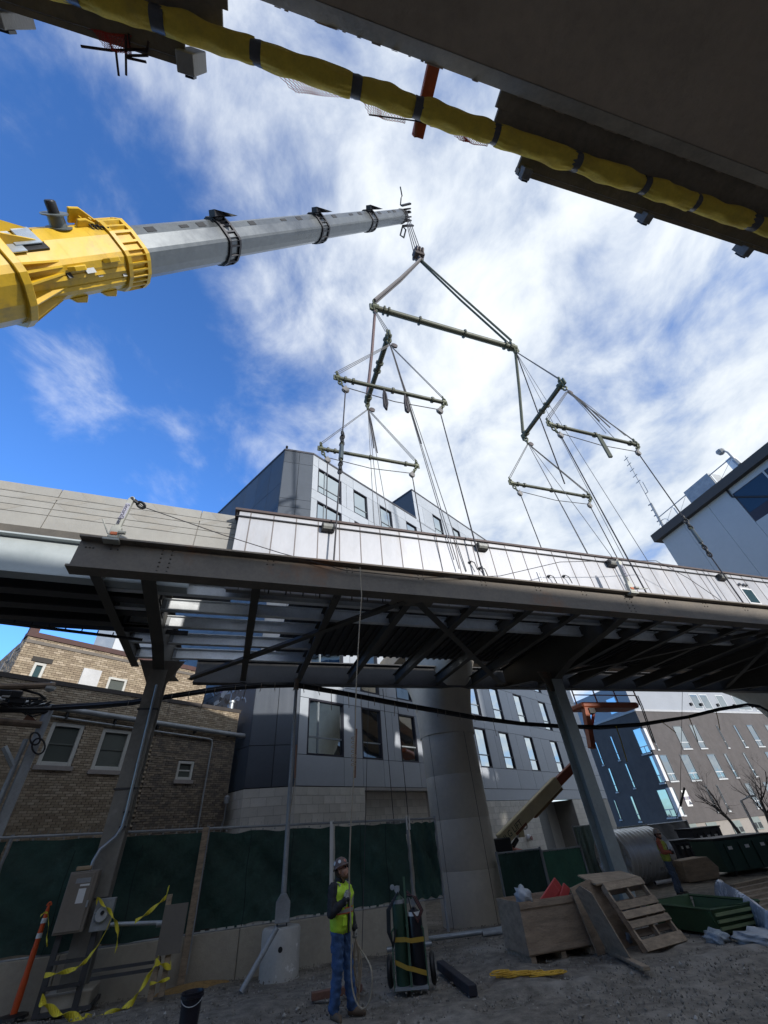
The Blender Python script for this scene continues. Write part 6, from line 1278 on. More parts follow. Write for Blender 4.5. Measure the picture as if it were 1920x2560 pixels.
# green ribbed bin
gb = [G(*zA(1185, 600)), G(*zA(1425, 640)), G(*zA(1575, 570))]
g1 = gb[1]; gl_ = _n((gb[0] - g1) * [1, 1, 0]); gr_ = _n((gb[2] - g1) * [1, 1, 0]); gr_ = _n(gr_ - gl_ * gr_.dot(gl_)); la, lb2 = 1.5, 1.15; hg = up_at(g1, *zA(1408, 565))[2] - g1[2]; hg = max(.42, hg)
gbin = thing('green_bin', 'open green steel bin with pale ribs on its end', 'bin', g1); gm_ = M('bin_green', (.035, .075, .028), .5, .1, .2, 3, .1); Y = lambda x, y, z: g1 + gl_ * x + gr_ * y + Zv * z
fl = .10
MB().prism([Y(0, 0, .06), Y(la, 0, .06), Y(la, -fl, hg), Y(0, -fl, hg)], gr_ * .02).build('side', gm_, gbin); MB().prism([Y(0, lb2, .06), Y(la, lb2, .06), Y(la, lb2 + fl, hg), Y(0, lb2 + fl, hg)], gr_ * .02).build('side', gm_, gbin)
MB().prism([Y(0, 0, .06), Y(0, lb2, .06), Y(-fl, lb2 + fl, hg), Y(-fl, -fl, hg)], gl_ * .02).build('end', gm_, gbin); MB().prism([Y(la, 0, .06), Y(la, lb2, .06), Y(la + fl, lb2 + fl, hg), Y(la + fl, -fl, hg)], -gl_ * .02).build('end', gm_, gbin)
MB().prism([Y(0, 0, .05), Y(la, 0, .05), Y(la, lb2, .05), Y(0, lb2, .05)], Zv * .02).build('floor', gm_, gbin)
for i in range(3): z = .14 + i * (hg - .18) / 2.4; f = z / hg; MB().bar(Y(-fl * f - .015, .05 - fl * f, z), Y(-fl * f - .015, lb2 - .05 + fl * f, z), .035, .045).build('rib', M('rib_pale', (0.210, 0.255, 0.128), .5, .1, .2), gbin)
MB().path([Y(-fl, -fl, hg), Y(la + fl, -fl, hg), Y(la + fl, lb2 + fl, hg), Y(-fl, lb2 + fl, hg)], .025, 4, True).build('rim', gm_, gbin)
# plastic sheet, lumber rows at the right edge
c0_, c1_ = G(*zA(1460, 470)), G(*zA(1655, 600)); dv_ = c1_ - c0_; nu, nv = 18, 8; vsx = []
for v in range(nv + 1):
    for u_ in range(nu + 1):
        fu, fv = u_ / nu, v / nv; h = .50 * math.sin(math.pi * min(1, fv * 1.0)) * (1 - .25 * fu) + .03 * math.sin(fu * 14 + fv * 9) + .04
        vsx.append(c0_ + dv_ * fu * 1.35 + Nn * (fv - .5) * .55 + U * .06 * math.sin(fv * 5 + fu * 11) + Zv * h)
mb = MB().add(vsx, [(v * (nu + 1) + u_, v * (nu + 1) + u_ + 1, (v + 1) * (nu + 1) + u_ + 1, (v + 1) * (nu + 1) + u_) for v in range(nv) for u_ in range(nu)]); o = single(mb, 'plastic_sheet', M('sheet_blue', (.34, .38, .46), .25, 0, .12, 3, .4, 8), 'bluish plastic sheeting draped over timber beside the green bin', 'plastic sheet', c0_, smooth=True)
o.modifiers.new('solid', 'SOLIDIFY').thickness = .006
for i in range(7):
    a, b = G(*zA(1480 + i * 12, 372 + i * 26)), G(*zA(1700, 322 + i * 30)); single(MB().bar(a + Zv * .04, b + Zv * .04, .16, .09), 'lumber', wood, f'{("farthest", "second farthest", "third farthest", "middle", "third nearest", "second nearest", "nearest")[i]} board of the lumber row on the ground at right edge', 'board', a, 'lumber row at right', bevel=.008)
# corrugated pipe
cc = G(1648, 2212); rc_ = .98; caz = azv(64); cpz = cc + Zv * rc_ + caz * .2 + -right_of(caz) * .9; mb = MB(); loops = []
ncor = 11
for i in range(ncor * 6 + 1): x = -1.5 + 3.0 * i / (ncor * 6); r = rc_ + .06 * math.sin(i / 6 * math.tau); loops.append([cpz + caz * x + (-right_of(caz) * math.cos(t) + Zv * math.sin(t)) * r for t in [math.tau * k / 48 for k in range(48)]])
mb.ring(loops, False); o = single(mb, 'corrugated_pipe', M('corrugated', (.62, .64, .65), .32, .6, .06, 2), 'large shiny corrugated steel culvert pipe behind the far worker', 'pipe', cc, smooth=True); o.modifiers.new('solid', 'SOLIDIFY').thickness = .01
tubeg('thin white pipe lying in front of the culvert', (1640, 2213), (1700, 2203), .07, white_p, 'steel_pipe', 'pipes by the culvert')
# far crate, dumpsters
c = G(1768, 2200); fz = azv(72); single(MB().prism([c - fz * 1.0, c + fz * .75, c + fz * .95 + Zv * .35, c + fz * .55 + Zv * .75, c - fz * 1.02 + Zv * .72], -right_of(fz) * .8), 'plywood_box', ply, 'low plywood box lying in front of the dark dumpsters', 'box', c, bevel=.01)
def dumpster(label, px_, w_, h_, d_, mat_, az_=70):
    c = G(*px_); f = azv(az_); n_ = -right_of(f); t = thing('dumpster', label, 'dumpster', c, 'dumpsters at the back of the yard')
    MB().prism([c - f * w_ / 2 + Zv * .12, c + f * w_ / 2 + Zv * .12, c + f * (w_ / 2 + .1) + Zv * h_, c - f * (w_ / 2 + .1) + Zv * h_], n_ * d_).build('body', mat_, t, bevel=.02)
    for i in range(4): x = -w_ / 2 + w_ * (i + .5) / 4; MB().box(c + f * x + Zv * (h_ * .52) - n_ * .03, (.05, .03, h_ * .36), (f, n_, Zv)).build('rib', mat_, t)
    MB().box(c + Zv * (h_ + .04) + n_ * d_ / 2, (w_ / 2 + .12, d_ / 2 + .05, .035), (f, n_, Zv)).build('lid', black, t)
    for x in (-.3, 0, .28): MB().box(c + f * x * w_ + Zv * h_ * .75 - n_ * .008, (.12, .006, .06), (f, n_, Zv)).build('sticker', white_p, t)
    for x in (-1, 1): MB().lathe(c + f * x * w_ * .4 + Zv * .08, [(.08, -.04), (.08, .04)], f, 10).build('caster', black, t)
dg = M('dumpster_green', (.022, .055, .042), .5, .1, .2, 2); dbk = M('dumpster_black', (.02, .022, .028), .5, .1, .2, 2)
dumpster('big dark green dumpster at the right edge', (1900, 2180), 3.4, 1.25, 1.5, dg, 74); dumpster('black dumpster behind the plywood box', (1738, 2165), 1.4, 1.1, 1.0, dbk, 72); dumpster('dark dumpster further back left of the green one', (1800, 2150), 2.2, 1.5, 1.2, dbk, 70)
# ================================================================== BOOM LIFT
TL = 7.2; LP = lambda x, y, t=TL: W(*S(x, y, t)); cream = M('lift_cream', (0.644, 0.546, 0.322), .5, 0, .12, 1.5, .05); lorange = M('lift_orange', (.30, .075, .03), .55, 0, .22, 1.5, .1)
g0 = LP(1268, 2190); bl_ = thing('boom_lift', 'orange and cream boom lift with its platform raised behind the right column', 'boom lift', np.array([g0[0], g0[1], -.5]))
zb3 = lambda x, y: (1220 + x * .1567, 1880 + y * .1567)
a0, a1, a2_ = LP(*zb3(200, 1420)), LP(*zb3(1100, 480)), LP(*zb3(1370, 215))
upv = _n(np.cross(a1 - a0, Nn)); upv = upv if upv[2] > 0 else -upv
MB().bar(a0, a1, .34, .50, upv).build('lower_boom', cream, bl_, bevel=.03); MB().bar(a0 * .5 + a1 * .5 - upv * .30, a1 - upv * .30, .22, .12, upv).build('cable_track', M('lift_rust', (.22, .14, .06), .7), bl_)
MB().bar(a0 + (a1 - a0) * .3, a2_ + (a2_ - a1) * .6, .26, .38, upv).build('extension_boom', lorange, bl_, bevel=.02)
MB().box(a0 - _n(a1 - a0) * .1 - Zv * .15, (.45, .3, .3), (U, Nn, Zv)).build('knuckle', black, bl_, bevel=.04)
tb_ = MB().prism([g0 - U * 1.1 + Zv * .0, g0 + U * 1.7 + Zv * .0, g0 + U * 1.5 + Zv * .65, g0 + U * .5 + Zv * .95, g0 - U * .9 + Zv * .85], Nn * 1.3).build('turntable_cover', M('lift_orange_l', (.50, .12, .06), .45, 0, .15, 2), bl_, bevel=.08)
MB().box(np.array([g0[0], g0[1], .05]) + Nn * .6 + U * .3, (1.4, .8, .35), (U, Nn, Zv)).build('chassis', black, bl_)
for e in (-.9, 1.4): MB().lathe(np.array([g0[0], g0[1], -.0]) + U * e - Nn * .3, [(.2, 0), (.42, .02), (.45, .1), (.45, .22), (.42, .3), (.2, .32)], Nn, 20).build('wheel', black, bl_, smooth=True)
c1 = LP(*zb3(400, 1500)); c2_ = LP(*zb3(500, 1330)); MB().tube(c1, c1 * .35 + c2_ * .65, .09, n=10).build('lift_cylinder', blackm, bl_); MB().tube(c1, LP(*zb3(520, 1250)), .045, n=10).build('cylinder_rod', galv, bl_); MB().box(LP(*zb3(510, 1260)), (.13, .1, .22), (U, Nn, Zv)).build('cylinder_lug', cream, bl_)
MB().path([LP(*zb3(585, 1170)) + U * .13 * math.cos(t) + Zv * .13 * math.sin(t) for t in [math.tau * k / 12 for k in range(12)]], .03, 5, True).build('hose_ring', galv, bl_)
dlt = _n(a1 - a0); textmesh('lettering', 'JLG LIFT', M('letter_black', (.03, .03, .03), .5), bl_, a0 + dlt * .12 - Nn * .175 - upv * .12, dlt, upv, .24)
MB().bar(a0 + dlt * .75 - Nn * .174 - upv * .20, a0 + dlt * 1.5 - Nn * .174 - upv * .20, .006, .10, upv).build('stripe', M('stripe_brown', (.2, .07, .03), .6), bl_)
zc2 = lambda x, y: (1400 + x * .1567, 1700 + y * .1567)
r0, r1 = LP(*zc2(395, 760)), LP(*zc2(400, 440)); MB().bar(r0 - Zv * 1.0, r1, .28, .30, U).build('riser', lorange, bl_); MB().bar(LP(*zc2(478, 960)), LP(*zc2(535, 540)), .12, .12).build('jib_rod', M('lift_red', (.40, .05, .03), .5), bl_)
k0, k1 = LP(*zc2(270, 400)), LP(*zc2(1270, 400)); zb_ = (k0[2] + k1[2]) / 2
pf = MB().box((k0 + k1) / 2 * [1, 1, 0] + Zv * (zb_ - .02) + Nn * .4, (np.linalg.norm((k1 - k0)[:2]) / 2 * .9, .6, .15), (U, Nn, Zv)).build('platform_floor', lorange, bl_, bevel=.08)
for f in (0, .33, .66, 1): q = (k0 + (k1 - k0) * f) * [1, 1, 0] + Zv * zb_; MB().bar(q, q + Zv * 1.1, .06, .06).build('rail_post', lorange, bl_)
for z in (.55, 1.1): MB().bar(k0 * [1, 1, 0] + Zv * (zb_ + z), k1 * [1, 1, 0] + Zv * (zb_ + z), .05, .05).build('guard_rail', lorange, bl_)
MB().box(LP(*zc2(480, 500)), (.2, .2, .14), (U, Nn, Zv)).build('gearbox', black, bl_)
for e in (0, .12): single(MB().path([LP(*zc2(1215, 250), 6.6) + U * e, LP(*zc2(1290, 420), 6.6) + U * e, LP(*zc2(1400, 740), 6.6) + U * e, LP(*zc2(1490, 1000), 6.6) + U * e], .03, 5), 'hanging_cable', cable_m, 'left dark cable hanging from the right end of the lift platform' if e == 0 else 'right dark cable hanging from the right end of the lift platform', 'cable', LP(*zc2(1215, 250), 6.6) + U * e)
q = W(*S(1714, 1745, 3.0)); e_ = W(*S(1700, 2010, 3.0)); dl2 = thing('tag_line', 'thin dark rope with hook hanging in front of the white banner', 'rope', e_); MB().path([q + Zv * .3, e_], .012, 4).build('rope', cable_m, dl2); MB().tube(W(*S(1711, 1970, 3.0)), W(*S(1701, 2015, 3.0)), .04, n=6).build('turnbuckle', black, dl2); MB().path([e_, W(*S(1690, 2050, 3.0))], .012, 4).build('rope_end', cable_m, dl2)
# ================================================================== BARE TREES AND A LAMP POLE FAR RIGHT
bark = M('bark', (.10, .085, .075), .9, 0, .2, 3, .3)
def tree(label, base, h, seed):
    r = random.Random(seed); t = thing('bare_tree', label, 'tree', base, 'bare street trees'); tr = MB(); cr_ = MB()
    def grow(mb, p, d, ln, rad, lv):
        pts = [p]; rads = [rad]; q = p; dd = d
        for i in range(4): dd = _n(dd + np.array([r.uniform(-.16, .16), r.uniform(-.16, .16), r.uniform(-.02, .12)])); q = q + dd * ln / 4; pts.append(q); rads.append(rad * (1 - .13 * (i + 1)))
        (tr if lv == 0 else cr_).path(pts, rads, 6 if lv < 2 else 4)
        if lv < 4:
            for i in range(4 if lv else 6):
                k = r.randint(1 if lv else 2, 4); a = r.uniform(0, math.tau); s_ = _n(np.cross(dd, (math.cos(a), math.sin(a), .3))); grow(mb, pts[k], _n(dd * .75 + s_ * .75 + Zv * .15), ln * r.uniform(.5, .72), rads[k] * .55, lv + 1)
    grow(tr, np.asarray(base, float), Zv, h * .42, .16, 0); tr.build('trunk', bark, t, smooth=True); cr_.build('crown', bark, t, smooth=True)
fp = lambda x, y, d_: azv(math.degrees(math.atan2(*ray(x, y)[:2]))) * d_ - Zv * .6
tree('bare tree left of the white lamp pole before the dark block', fp(1845, 2070, 42), 5.6, 3); tree('bare tree cut by the right edge before the dark block', fp(1930, 2060, 40), 6.4, 8)
b = fp(1888, 2070, 36); lpn = thing('street_lamp', 'thin white street lamp pole between the bare trees', 'lamp', b); MB().path([b, up_at(b, 1866, 2000)], .07, 8).build('pole', white_p, lpn); tq = up_at(b, 1866, 2000); MB().path([tq, tq + U * .9 + Zv * .15], .04, 6).build('arm', white_p, lpn); MB().box(tq + U * 1.0 + Zv * .16, (.3, .1, .05), (U, Nn, Zv)).build('lamp_head', white_p, lpn)

# litter and splinters trodden into the yard
mb = MB(); r3_ = random.Random(21)
for i in range(90):
    d_ = 6.8 + 10 * r3_.random(); a_ = r3_.uniform(-.6, .6); p = np.array([d_ * math.sin(a_), d_ * math.cos(a_), 0]); p[2] = gz(p) + .015; ang = r3_.uniform(0, 6.28); x_ = np.array([math.cos(ang), math.sin(ang), r3_.uniform(-.1, .25)]); y_ = np.array([-math.sin(ang), math.cos(ang), 0])
    mb.box(p, (r3_.uniform(.02, .10), r3_.uniform(.006, .03), .004), (_n(x_), y_, np.cross(_n(x_), y_)))
o = mb.build('litter', M('litter_pale', (.26, .23, .19), .9, 0, .4, 3)); tag(o, 'small pale wood splinters and scraps trodden into the gravel', 'litter', None, 'stuff')
# ================================================================== SAFETY POSTS WITH LIFELINE ON THE GIRDER
orm = M('clamp_orange', (.48, .13, .05), .6, 0, .2, 4); zinc = M('zinc', (.42, .42, .37), .5, .3, .12, 4); letm = M('letter_navy', (.02, .018, .06), .5)
def stanchion(label, sx, lean, tall, handle):
    b = W(sx, -4.45, 7.56); d = _n(Zv + U * lean - Nn * .05); sd2 = _n(np.cross(Nn, d)); sd2 = sd2 if sd2 @ U > 0 else -sd2
    t = thing('lifeline_post', label, 'lifeline post', b, 'lifeline posts on the near girder')
    MB().bar(b + d * .25, b + d * tall, .10, .12, sd2).build('post', zinc, t, bevel=.008)
    MB().bar(b + d * .0, b + d * .3, .12, .20, sd2).build('socket', zinc, t, bevel=.01)
    MB().box(b + d * .10, (.07, .08, .04), (U, Nn, Zv)).build('clamp', orm, t, bevel=.01); MB().box(b - Zv * .06, (.16, .10, .03), (U, Nn, Zv)).build('jaw', zinc, t, bevel=.008)
    MB().path([b + Zv * .08 + U * handle * .10 - Nn * .06, b + Zv * (.12 if handle > 0 else .42) + U * handle * (.62 if handle > 0 else .30) - Nn * .12], .016, 6).build('handle', zinc, t)
    MB().tube(b + Zv * .12 + U * .1 - Nn * .1, b + Zv * .12 + U * .24 - Nn * .1, .045, n=8).build('screw', zinc, t)
    MB().path([b + d * (tall + .01) + sd2 * .05 * math.cos(a) + d * .07 * math.sin(a) for a in np.linspace(-.4, math.pi + .4, 12)], .015, 6).build('eye', zinc, t)
    MB().bar(b + d * .52 - Nn * .062, b + d * (tall - .16) - Nn * .062, .003, .105, sd2).build('label_strip', M('strip_grey', (.36, .36, .42), .6), t)
    textmesh('lettering', 'SecuraSpan', letm, t, b + d * (tall - .19) - Nn * .066 - sd2 * .042, -d, sd2, .092)
    return b + d * (tall + .03)
e1 = stanchion('leaning lifeline post with SecuraSpan lettering at the left end of the girder', S(272, 1372, -4.4)[0], .06, 1.12, -1); e2 = stanchion('lifeline post with SecuraSpan lettering near the right column', S(1577, 1482, -4.4)[0], .02, 1.14, 1)
lf = thing('lifeline', 'thin safety wire strung between the two lifeline posts along the girder', 'rope', e1)
mid = [W(*S(x, y, -4.42)) for x, y in ((360, 1268), (560, 1338), (700, 1382), (860, 1425), (1050, 1445), (1250, 1440), (1400, 1405))]
MB().path([e1] + mid + [e2], .011, 5).build('wire', cable_m, lf); mb = MB(); chain(mb, e1, mid[0], .06, .2); mb.build('chain', blackm, lf, kind='stuff')
MB().path([e2] + [W(*S(x, y, -4.42)) for x, y in ((1640, 1402), (1720, 1445), (1800, 1500))], .011, 5).build('wire', cable_m, lf)

# ================================================================== PEOPLE
def blob(segs, voxel, smooth_it=6, squash=None):
    mb = MB()
    for p, q, r0, r1 in segs:
        p = np.asarray(p, float); q = np.asarray(q, float); d = q - p; L_ = np.linalg.norm(d); d = d / L_ if L_ > 1e-6 else Zv
        pts = []; rads = []
        for k in range(5): a = math.pi / 2 * (1 - k / 4); pts.append(p - d * r0 * math.sin(a)); rads.append(max(.001, r0 * math.cos(a)))
        for k in range(5): a = math.pi / 2 * k / 4; pts.append(q + d * r1 * math.sin(a)); rads.append(max(.001, r1 * math.cos(a)))
        mb.path(pts, rads, 12)
    me = bpy.data.meshes.new('tmp'); me.from_pydata(mb.v, [], mb.f); bm = bmesh.new(); bm.from_mesh(me); bmesh.ops.recalc_face_normals(bm, faces=bm.faces); bm.to_mesh(me); bm.free()
    o = bpy.data.objects.new('tmp', me); COL.objects.link(o); m_ = o.modifiers.new('r', 'REMESH'); m_.mode = 'VOXEL'; m_.voxel_size = voxel
    s_ = o.modifiers.new('s', 'SMOOTH'); s_.iterations = smooth_it; s_.factor = .5
    bpy.context.view_layer.update(); out = bpy.data.meshes.new_from_object(o.evaluated_get(bpy.context.evaluated_depsgraph_get())); bpy.data.objects.remove(o); bpy.data.meshes.remove(me)
    return out
def person(label, base, faz, pose, cl, scale=1.0):
    f = azv(faz); r = right_of(f); base = np.asarray(base, float)
    def P(x, y, z): return base + (r * x + f * y + Zv * z) * scale        # x to his right, y ahead, z up
    k = scale; J = {n_: P(*v) for n_, v in pose.items() if n_[0] != '_'}
    t = None
    def part(name, segs, mat, vox=.013, it=5, sm=True):
        me = blob(segs, vox * k, it); me.name = name
        fold = {'jeans': .015, 'jacket': .012, 'vest': .009}.get(name, 0)
        for v in me.vertices:
            q = np.asarray(v.co) - base
            if fold:
                x, y, z = q; w = math.sin(z * 34 + 9 * math.sin(x * 11 + y * 7) + 4 * math.sin(y * 15)) * (.4 + .6 * abs(math.sin(z * 5.3 + 1))) + .6 * math.sin(z * 71 + x * 25 - y * 31); q = q + np.asarray(v.normal) * fold * w * .7
            v.co = Vector(q)
        for p_ in me.polygons: p_.use_smooth = True
        me.materials.clear(); me.materials.append(mat); o = bpy.data.objects.new(name, me); COL.objects.link(o)
        if t: o.parent = t; ORG[o.name] = base
        return o
    def seg(a, b, r0, r1): return (J[a] if isinstance(a, str) else a, J[b] if isinstance(b, str) else b, r0 * k, r1 * k)
    H = J['head']; hu = _n(J['head'] - J['neck']); hf = _n(np.asarray(pose.get('_look', (0, 1, .0)))[0] * r + pose['_look'][1] * f + pose['_look'][2] * Zv); hr_ = _n(np.cross(hf, Zv)); hup = np.cross(hr_, hf)
    HP = lambda x, y, z: H + (hr_ * x + hf * y + hup * z) * k
    skin = M('skin', (0.450, 0.237, 0.163), .6, 0, .1, 9)
    head = [(HP(0, -.02, .03), HP(0, .005, .035), .092 * k, .088 * k), (HP(0, .02, -.05), HP(0, .045, -.075), .062 * k, .045 * k), (HP(-.025, .05, -.03), HP(.025, .05, -.03), .045 * k, .045 * k), (HP(0, .088, .01), HP(0, .105, -.022), .012 * k, .017 * k), (HP(0, .082, -.06), HP(0, .084, -.06), .022 * k, .022 * k), (HP(.082, -.01, .005), HP(.084, -.015, -.03), .018 * k, .013 * k), (HP(-.082, -.01, .005), HP(-.084, -.015, -.03), .018 * k, .013 * k)]
    torso_in = [seg('pelvis', 'chest', .10, .12), seg('chest', 'neck', .10, .055), (J['neck'], H, .055 * k, .055 * k), seg('shr', 'shl', .06, .06)]
    limbs = [seg('shr', 'elr', .04, .034), seg('elr', 'wrr', .034, .026), seg('shl', 'ell', .04, .034), seg('ell', 'wrl', .034, .026), seg('hpr', 'knr', .065, .045), seg('knr', 'anr', .045, .033), seg('hpl', 'knl', .065, .045), seg('knl', 'anl', .045, .033), seg('hpr', 'hpl', .08, .08), (J['pelvis'], J['hpr'], .08 * k, .08 * k), (J['pelvis'], J['hpl'], .08 * k, .08 * k)]
    body = part('person', head + torso_in + limbs, skin, .010, 3); body.location = base; ORG[body.name] = base; tag(body, label, 'person'); t = body
    W2 = lambda a, x, y, z: J[a] + (r * x + f * y + Zv * z) * k
    jk = cl['jacket']
    part('jacket', [(W2('pelvis', .08, .01, .0), W2('chest', .095, .01, .05), .125 * k, .138 * k), (W2('pelvis', -.08, .01, .0), W2('chest', -.095, .01, .05), .125 * k, .138 * k), (W2('shr', -.05, 0, -.02), W2('shl', .05, 0, -.02), .082 * k, .082 * k), (J['chest'], W2('neck', 0, -.01, .035), .09 * k, .068 * k), seg('shr', 'elr', .083, .066), seg('elr', 'wrr', .066, .047), seg('shl', 'ell', .083, .066), seg('ell', 'wrl', .066, .047)], jk, .014, 4)
    part('jeans', [(W2('pelvis', .075, 0, -.02), W2('hpr', .0, 0, -.02), .105 * k, .100 * k), (W2('pelvis', -.075, 0, -.02), W2('hpl', .0, 0, -.02), .105 * k, .100 * k), seg('hpr', 'knr', .106, .084), seg('knr', 'anr', .082, .078), seg('hpl', 'knl', .106, .084), seg('knl', 'anl', .082, .078)], cl['jeans'], .014, 4)
    # boots
    for s_ in 'rl':
        a = J['an' + s_]; fd_ = _n(f * pose['_ft' + s_][1] + r * pose['_ft' + s_][0]); g_ = np.array([a[0], a[1], base[2]])
        part('boot', [(a + Zv * .04 * k, g_ + Zv * .05 * k, .052 * k, .05 * k), (g_ + Zv * .045 * k - fd_ * .03 * k, g_ + Zv * .045 * k + fd_ * .16 * k, .048 * k, .044 * k), (g_ + Zv * .028 * k - fd_ * .05 * k, g_ + Zv * .026 * k + fd_ * .19 * k, .03 * k, .03 * k)], cl['boots'], .010, 3)
    # hands in gloves: palm, four fingers of unequal length and a thumb curled round the grip
    for s_ in 'rl':
        wj = J['wr' + s_]; hd_ = J['hd' + s_]; pd = _n(hd_ - wj); grip = _n(np.asarray(pose['_grip' + s_])[0] * r + pose['_grip' + s_][1] * f + pose['_grip' + s_][2] * Zv); grip = _n(grip - pd * grip.dot(pd)); cu = np.cross(pd, grip) * pose.get('_curl' + s_, 1)
        pc_ = wj + pd * .075 * k; segs = [(wj - pd * .03 * k, wj + pd * .02 * k, .036 * k, .034 * k)]
        for i in range(4): o_ = grip * (.033 - i * .022) * k; segs.append((wj + pd * .02 * k + o_ * .6, wj + pd * .085 * k + o_, .019 * k, .015 * k))
        g_o = part('glove', segs, cl['gloves'], .0075, 2)
        for i, ln in enumerate((.072, .080, .075, .058)):
            o_ = grip * (.033 - i * .022) * k; b0_ = wj + pd * .085 * k + o_; b1_ = b0_ + (pd * .45 + cu * .35) * ln * .55 * k; b2_ = b1_ + (cu * .8 - pd * .25) * ln * .5 * k; b3_ = b2_ + (-pd * .8 + cu * .05) * ln * .4 * k
            MBf = MB().path([b0_ - pd * .01 * k, b0_, b1_, b2_, b3_], [.0105 * k, .0105 * k, .010 * k, .0095 * k, .008 * k], 8); MBf.build('finger', cl['gloves'], t, smooth=True)
        th0 = wj + pd * .03 * k + grip * .034 * k; MB().path([th0, th0 + (grip * .3 + cu * .5 + pd * .3) * .04 * k, th0 + (cu * 1.0 + pd * .6) * .05 * k, th0 + (cu * .9 + pd * 1.3 - grip * .2) * .055 * k], [.014 * k, .013 * k, .011 * k, .009 * k], 8).build('thumb', cl['gloves'], t, smooth=True)
    # vest shell, bands
    part('vest', [(W2('pelvis', .085, .01, .0), W2('chest', .09, .012, .06), .139 * k, .150 * k), (W2('pelvis', -.085, .01, .0), W2('chest', -.09, .012, .06), .139 * k, .150 * k), (W2('shr', -.095, .0, -.025), W2('shl', .095, .0, -.025), .102 * k, .102 * k)], cl['vest'], .014, 4)
    def band(z0, z1, ex, mat, nm):
        c0 = (J['pelvis'] + J['chest']) / 2; up = _n(J['chest'] - J['pelvis']); lo = []
        for z in (z0, z1): lo.append([J['pelvis'] + up * z * k + (r * (.232 + ex) * math.cos(a) + f * ((.155 + ex) * math.sin(a) + .012)) * k for a in [math.tau * j / 40 for j in range(40)]])
        MB().ring(lo, False).build(nm, mat, t, smooth=True)
    orb = M('vest_orange', (.62, .12, .03), .6); silv = M('vest_silver', (.34, .32, .30), .35, .3)
    band(.13, .145, .006, orb, 'orange_trim'); band(.145, .19, .008, silv, 'reflective_band'); band(.19, .205, .006, orb, 'orange_trim')
    for sx_ in (-1, 1):
        pts = [W2('chest', sx_ * .10, .150, -.08), W2('chest', sx_ * .115, .155, .05), W2('shr' if sx_ > 0 else 'shl', -sx_ * .07, .085, .045), W2('shr' if sx_ > 0 else 'shl', -sx_ * .07, .0, .075), W2('shr' if sx_ > 0 else 'shl', -sx_ * .07, -.08, .04)]
        MB().ribbon(pts, [r * .026 * k] * len(pts), .004 * k).build('shoulder_stripe', silv, t, smooth=True)
    pts = [W2('pelvis', 0, .150, -.10), W2('pelvis', 0, .165, .15), W2('chest', 0, .168, .0), W2('chest', 0, .13, .12)]; MB().ribbon(pts, [r * .022 * k] * 4, .006 * k).build('front_zip', M('zip_black', (.02, .02, .022), .6), t)
    MB().box(W2('pelvis', .10, .150, .05), (.055 * k, .012 * k, .06 * k), (r, f, Zv)).build('pocket', cl['vest'], t, bevel=.008)
    # hard hat, glasses, beard
    hh_ = [(.118, .0), (.119, .02), (.112, .06), (.09, .10), (.05, .125), (.008, .132)]
    hc = HP(0, -.012, .055); ht_ = MB().lathe(hc, [(a * k, b * k) for a, b in hh_], hup, 24).build('hard_hat', cl['hat'], t, smooth=True)
    brim = [[hc + (hr_ * math.cos(a) * q + hf * (math.sin(a) * q * (1.12 if math.sin(a) > 0 else 1.0) + .0)) * k + hup * z * k for a in [math.tau * j / 28 for j in range(28)]] for q, z in ((.117, .012), (.145, -.006), (.146, -.012), (.115, .004))]
    MB().ring(brim).build('brim', cl['hat'], ht_, smooth=True)
    if cl.get('stickers'):
        for a, z, s_, c_ in ((.5, .06, .026, (.6, .62, .62)), (-.4, .07, .03, (.55, .58, .6)), (1.4, .05, .024, (.5, .2, .15)), (2.4, .06, .028, (.6, .6, .6)), (-1.6, .06, .03, (.12, .12, .14)), (3.6, .05, .026, (.55, .55, .6))):
            n_ = _n(hr_ * math.cos(a) + hf * math.sin(a) + hup * .35); q = hc + (hr_ * math.cos(a) + hf * math.sin(a)) * .112 * k + hup * z * k; MB().lathe(q, [(s_ * k, 0), (s_ * k, .003)], n_, 10).build('sticker', M('sticker_%d' % int(a * 10 + 30), c_, .5), ht_)
    for sx_ in (-1, 1): MB().box(HP(sx_ * .034, .094, .018), (.026 * k, .006 * k, .016 * k), (hr_, hf, hup)).build('eye_lens', M('dark_lens', (.015, .012, .012), .2), t, bevel=.005)
    MB().path([HP(.09, -.01, .02), HP(.082, .07, .02), HP(.0, .10, .026), HP(-.082, .07, .02), HP(-.09, -.01, .02)], .005 * k, 5).build('glasses_frame', M('frame_red', (.16, .03, .03), .4), t)
    part('beard', [(HP(-.05, .03, -.085), HP(.05, .03, -.085), .034 * k, .034 * k), (HP(0, .055, -.10), HP(0, .07, -.088), .036 * k, .030 * k), (HP(-.07, .0, -.06), HP(-.05, .03, -.09), .022 * k, .026 * k), (HP(.07, .0, -.06), HP(.05, .03, -.09), .022 * k, .026 * k)], cl['beard'], .009, 3)
    part('hair', [(HP(-.05, -.06, .0), HP(.05, -.06, .0), .058 * k, .058 * k), (HP(-.04, -.05, -.05), HP(.04, -.05, -.05), .045 * k, .045 * k)], cl['hair'], .010, 3)
    part('collar', [(W2('neck', -.03, -.01, .03), W2('neck', .03, -.01, .03), .068 * k, .068 * k)], jk, .010, 2)
    return t, J
vest_m = M('vest_lime', (.52, .78, .04), .6, 0, .12, 8, .2, 30)
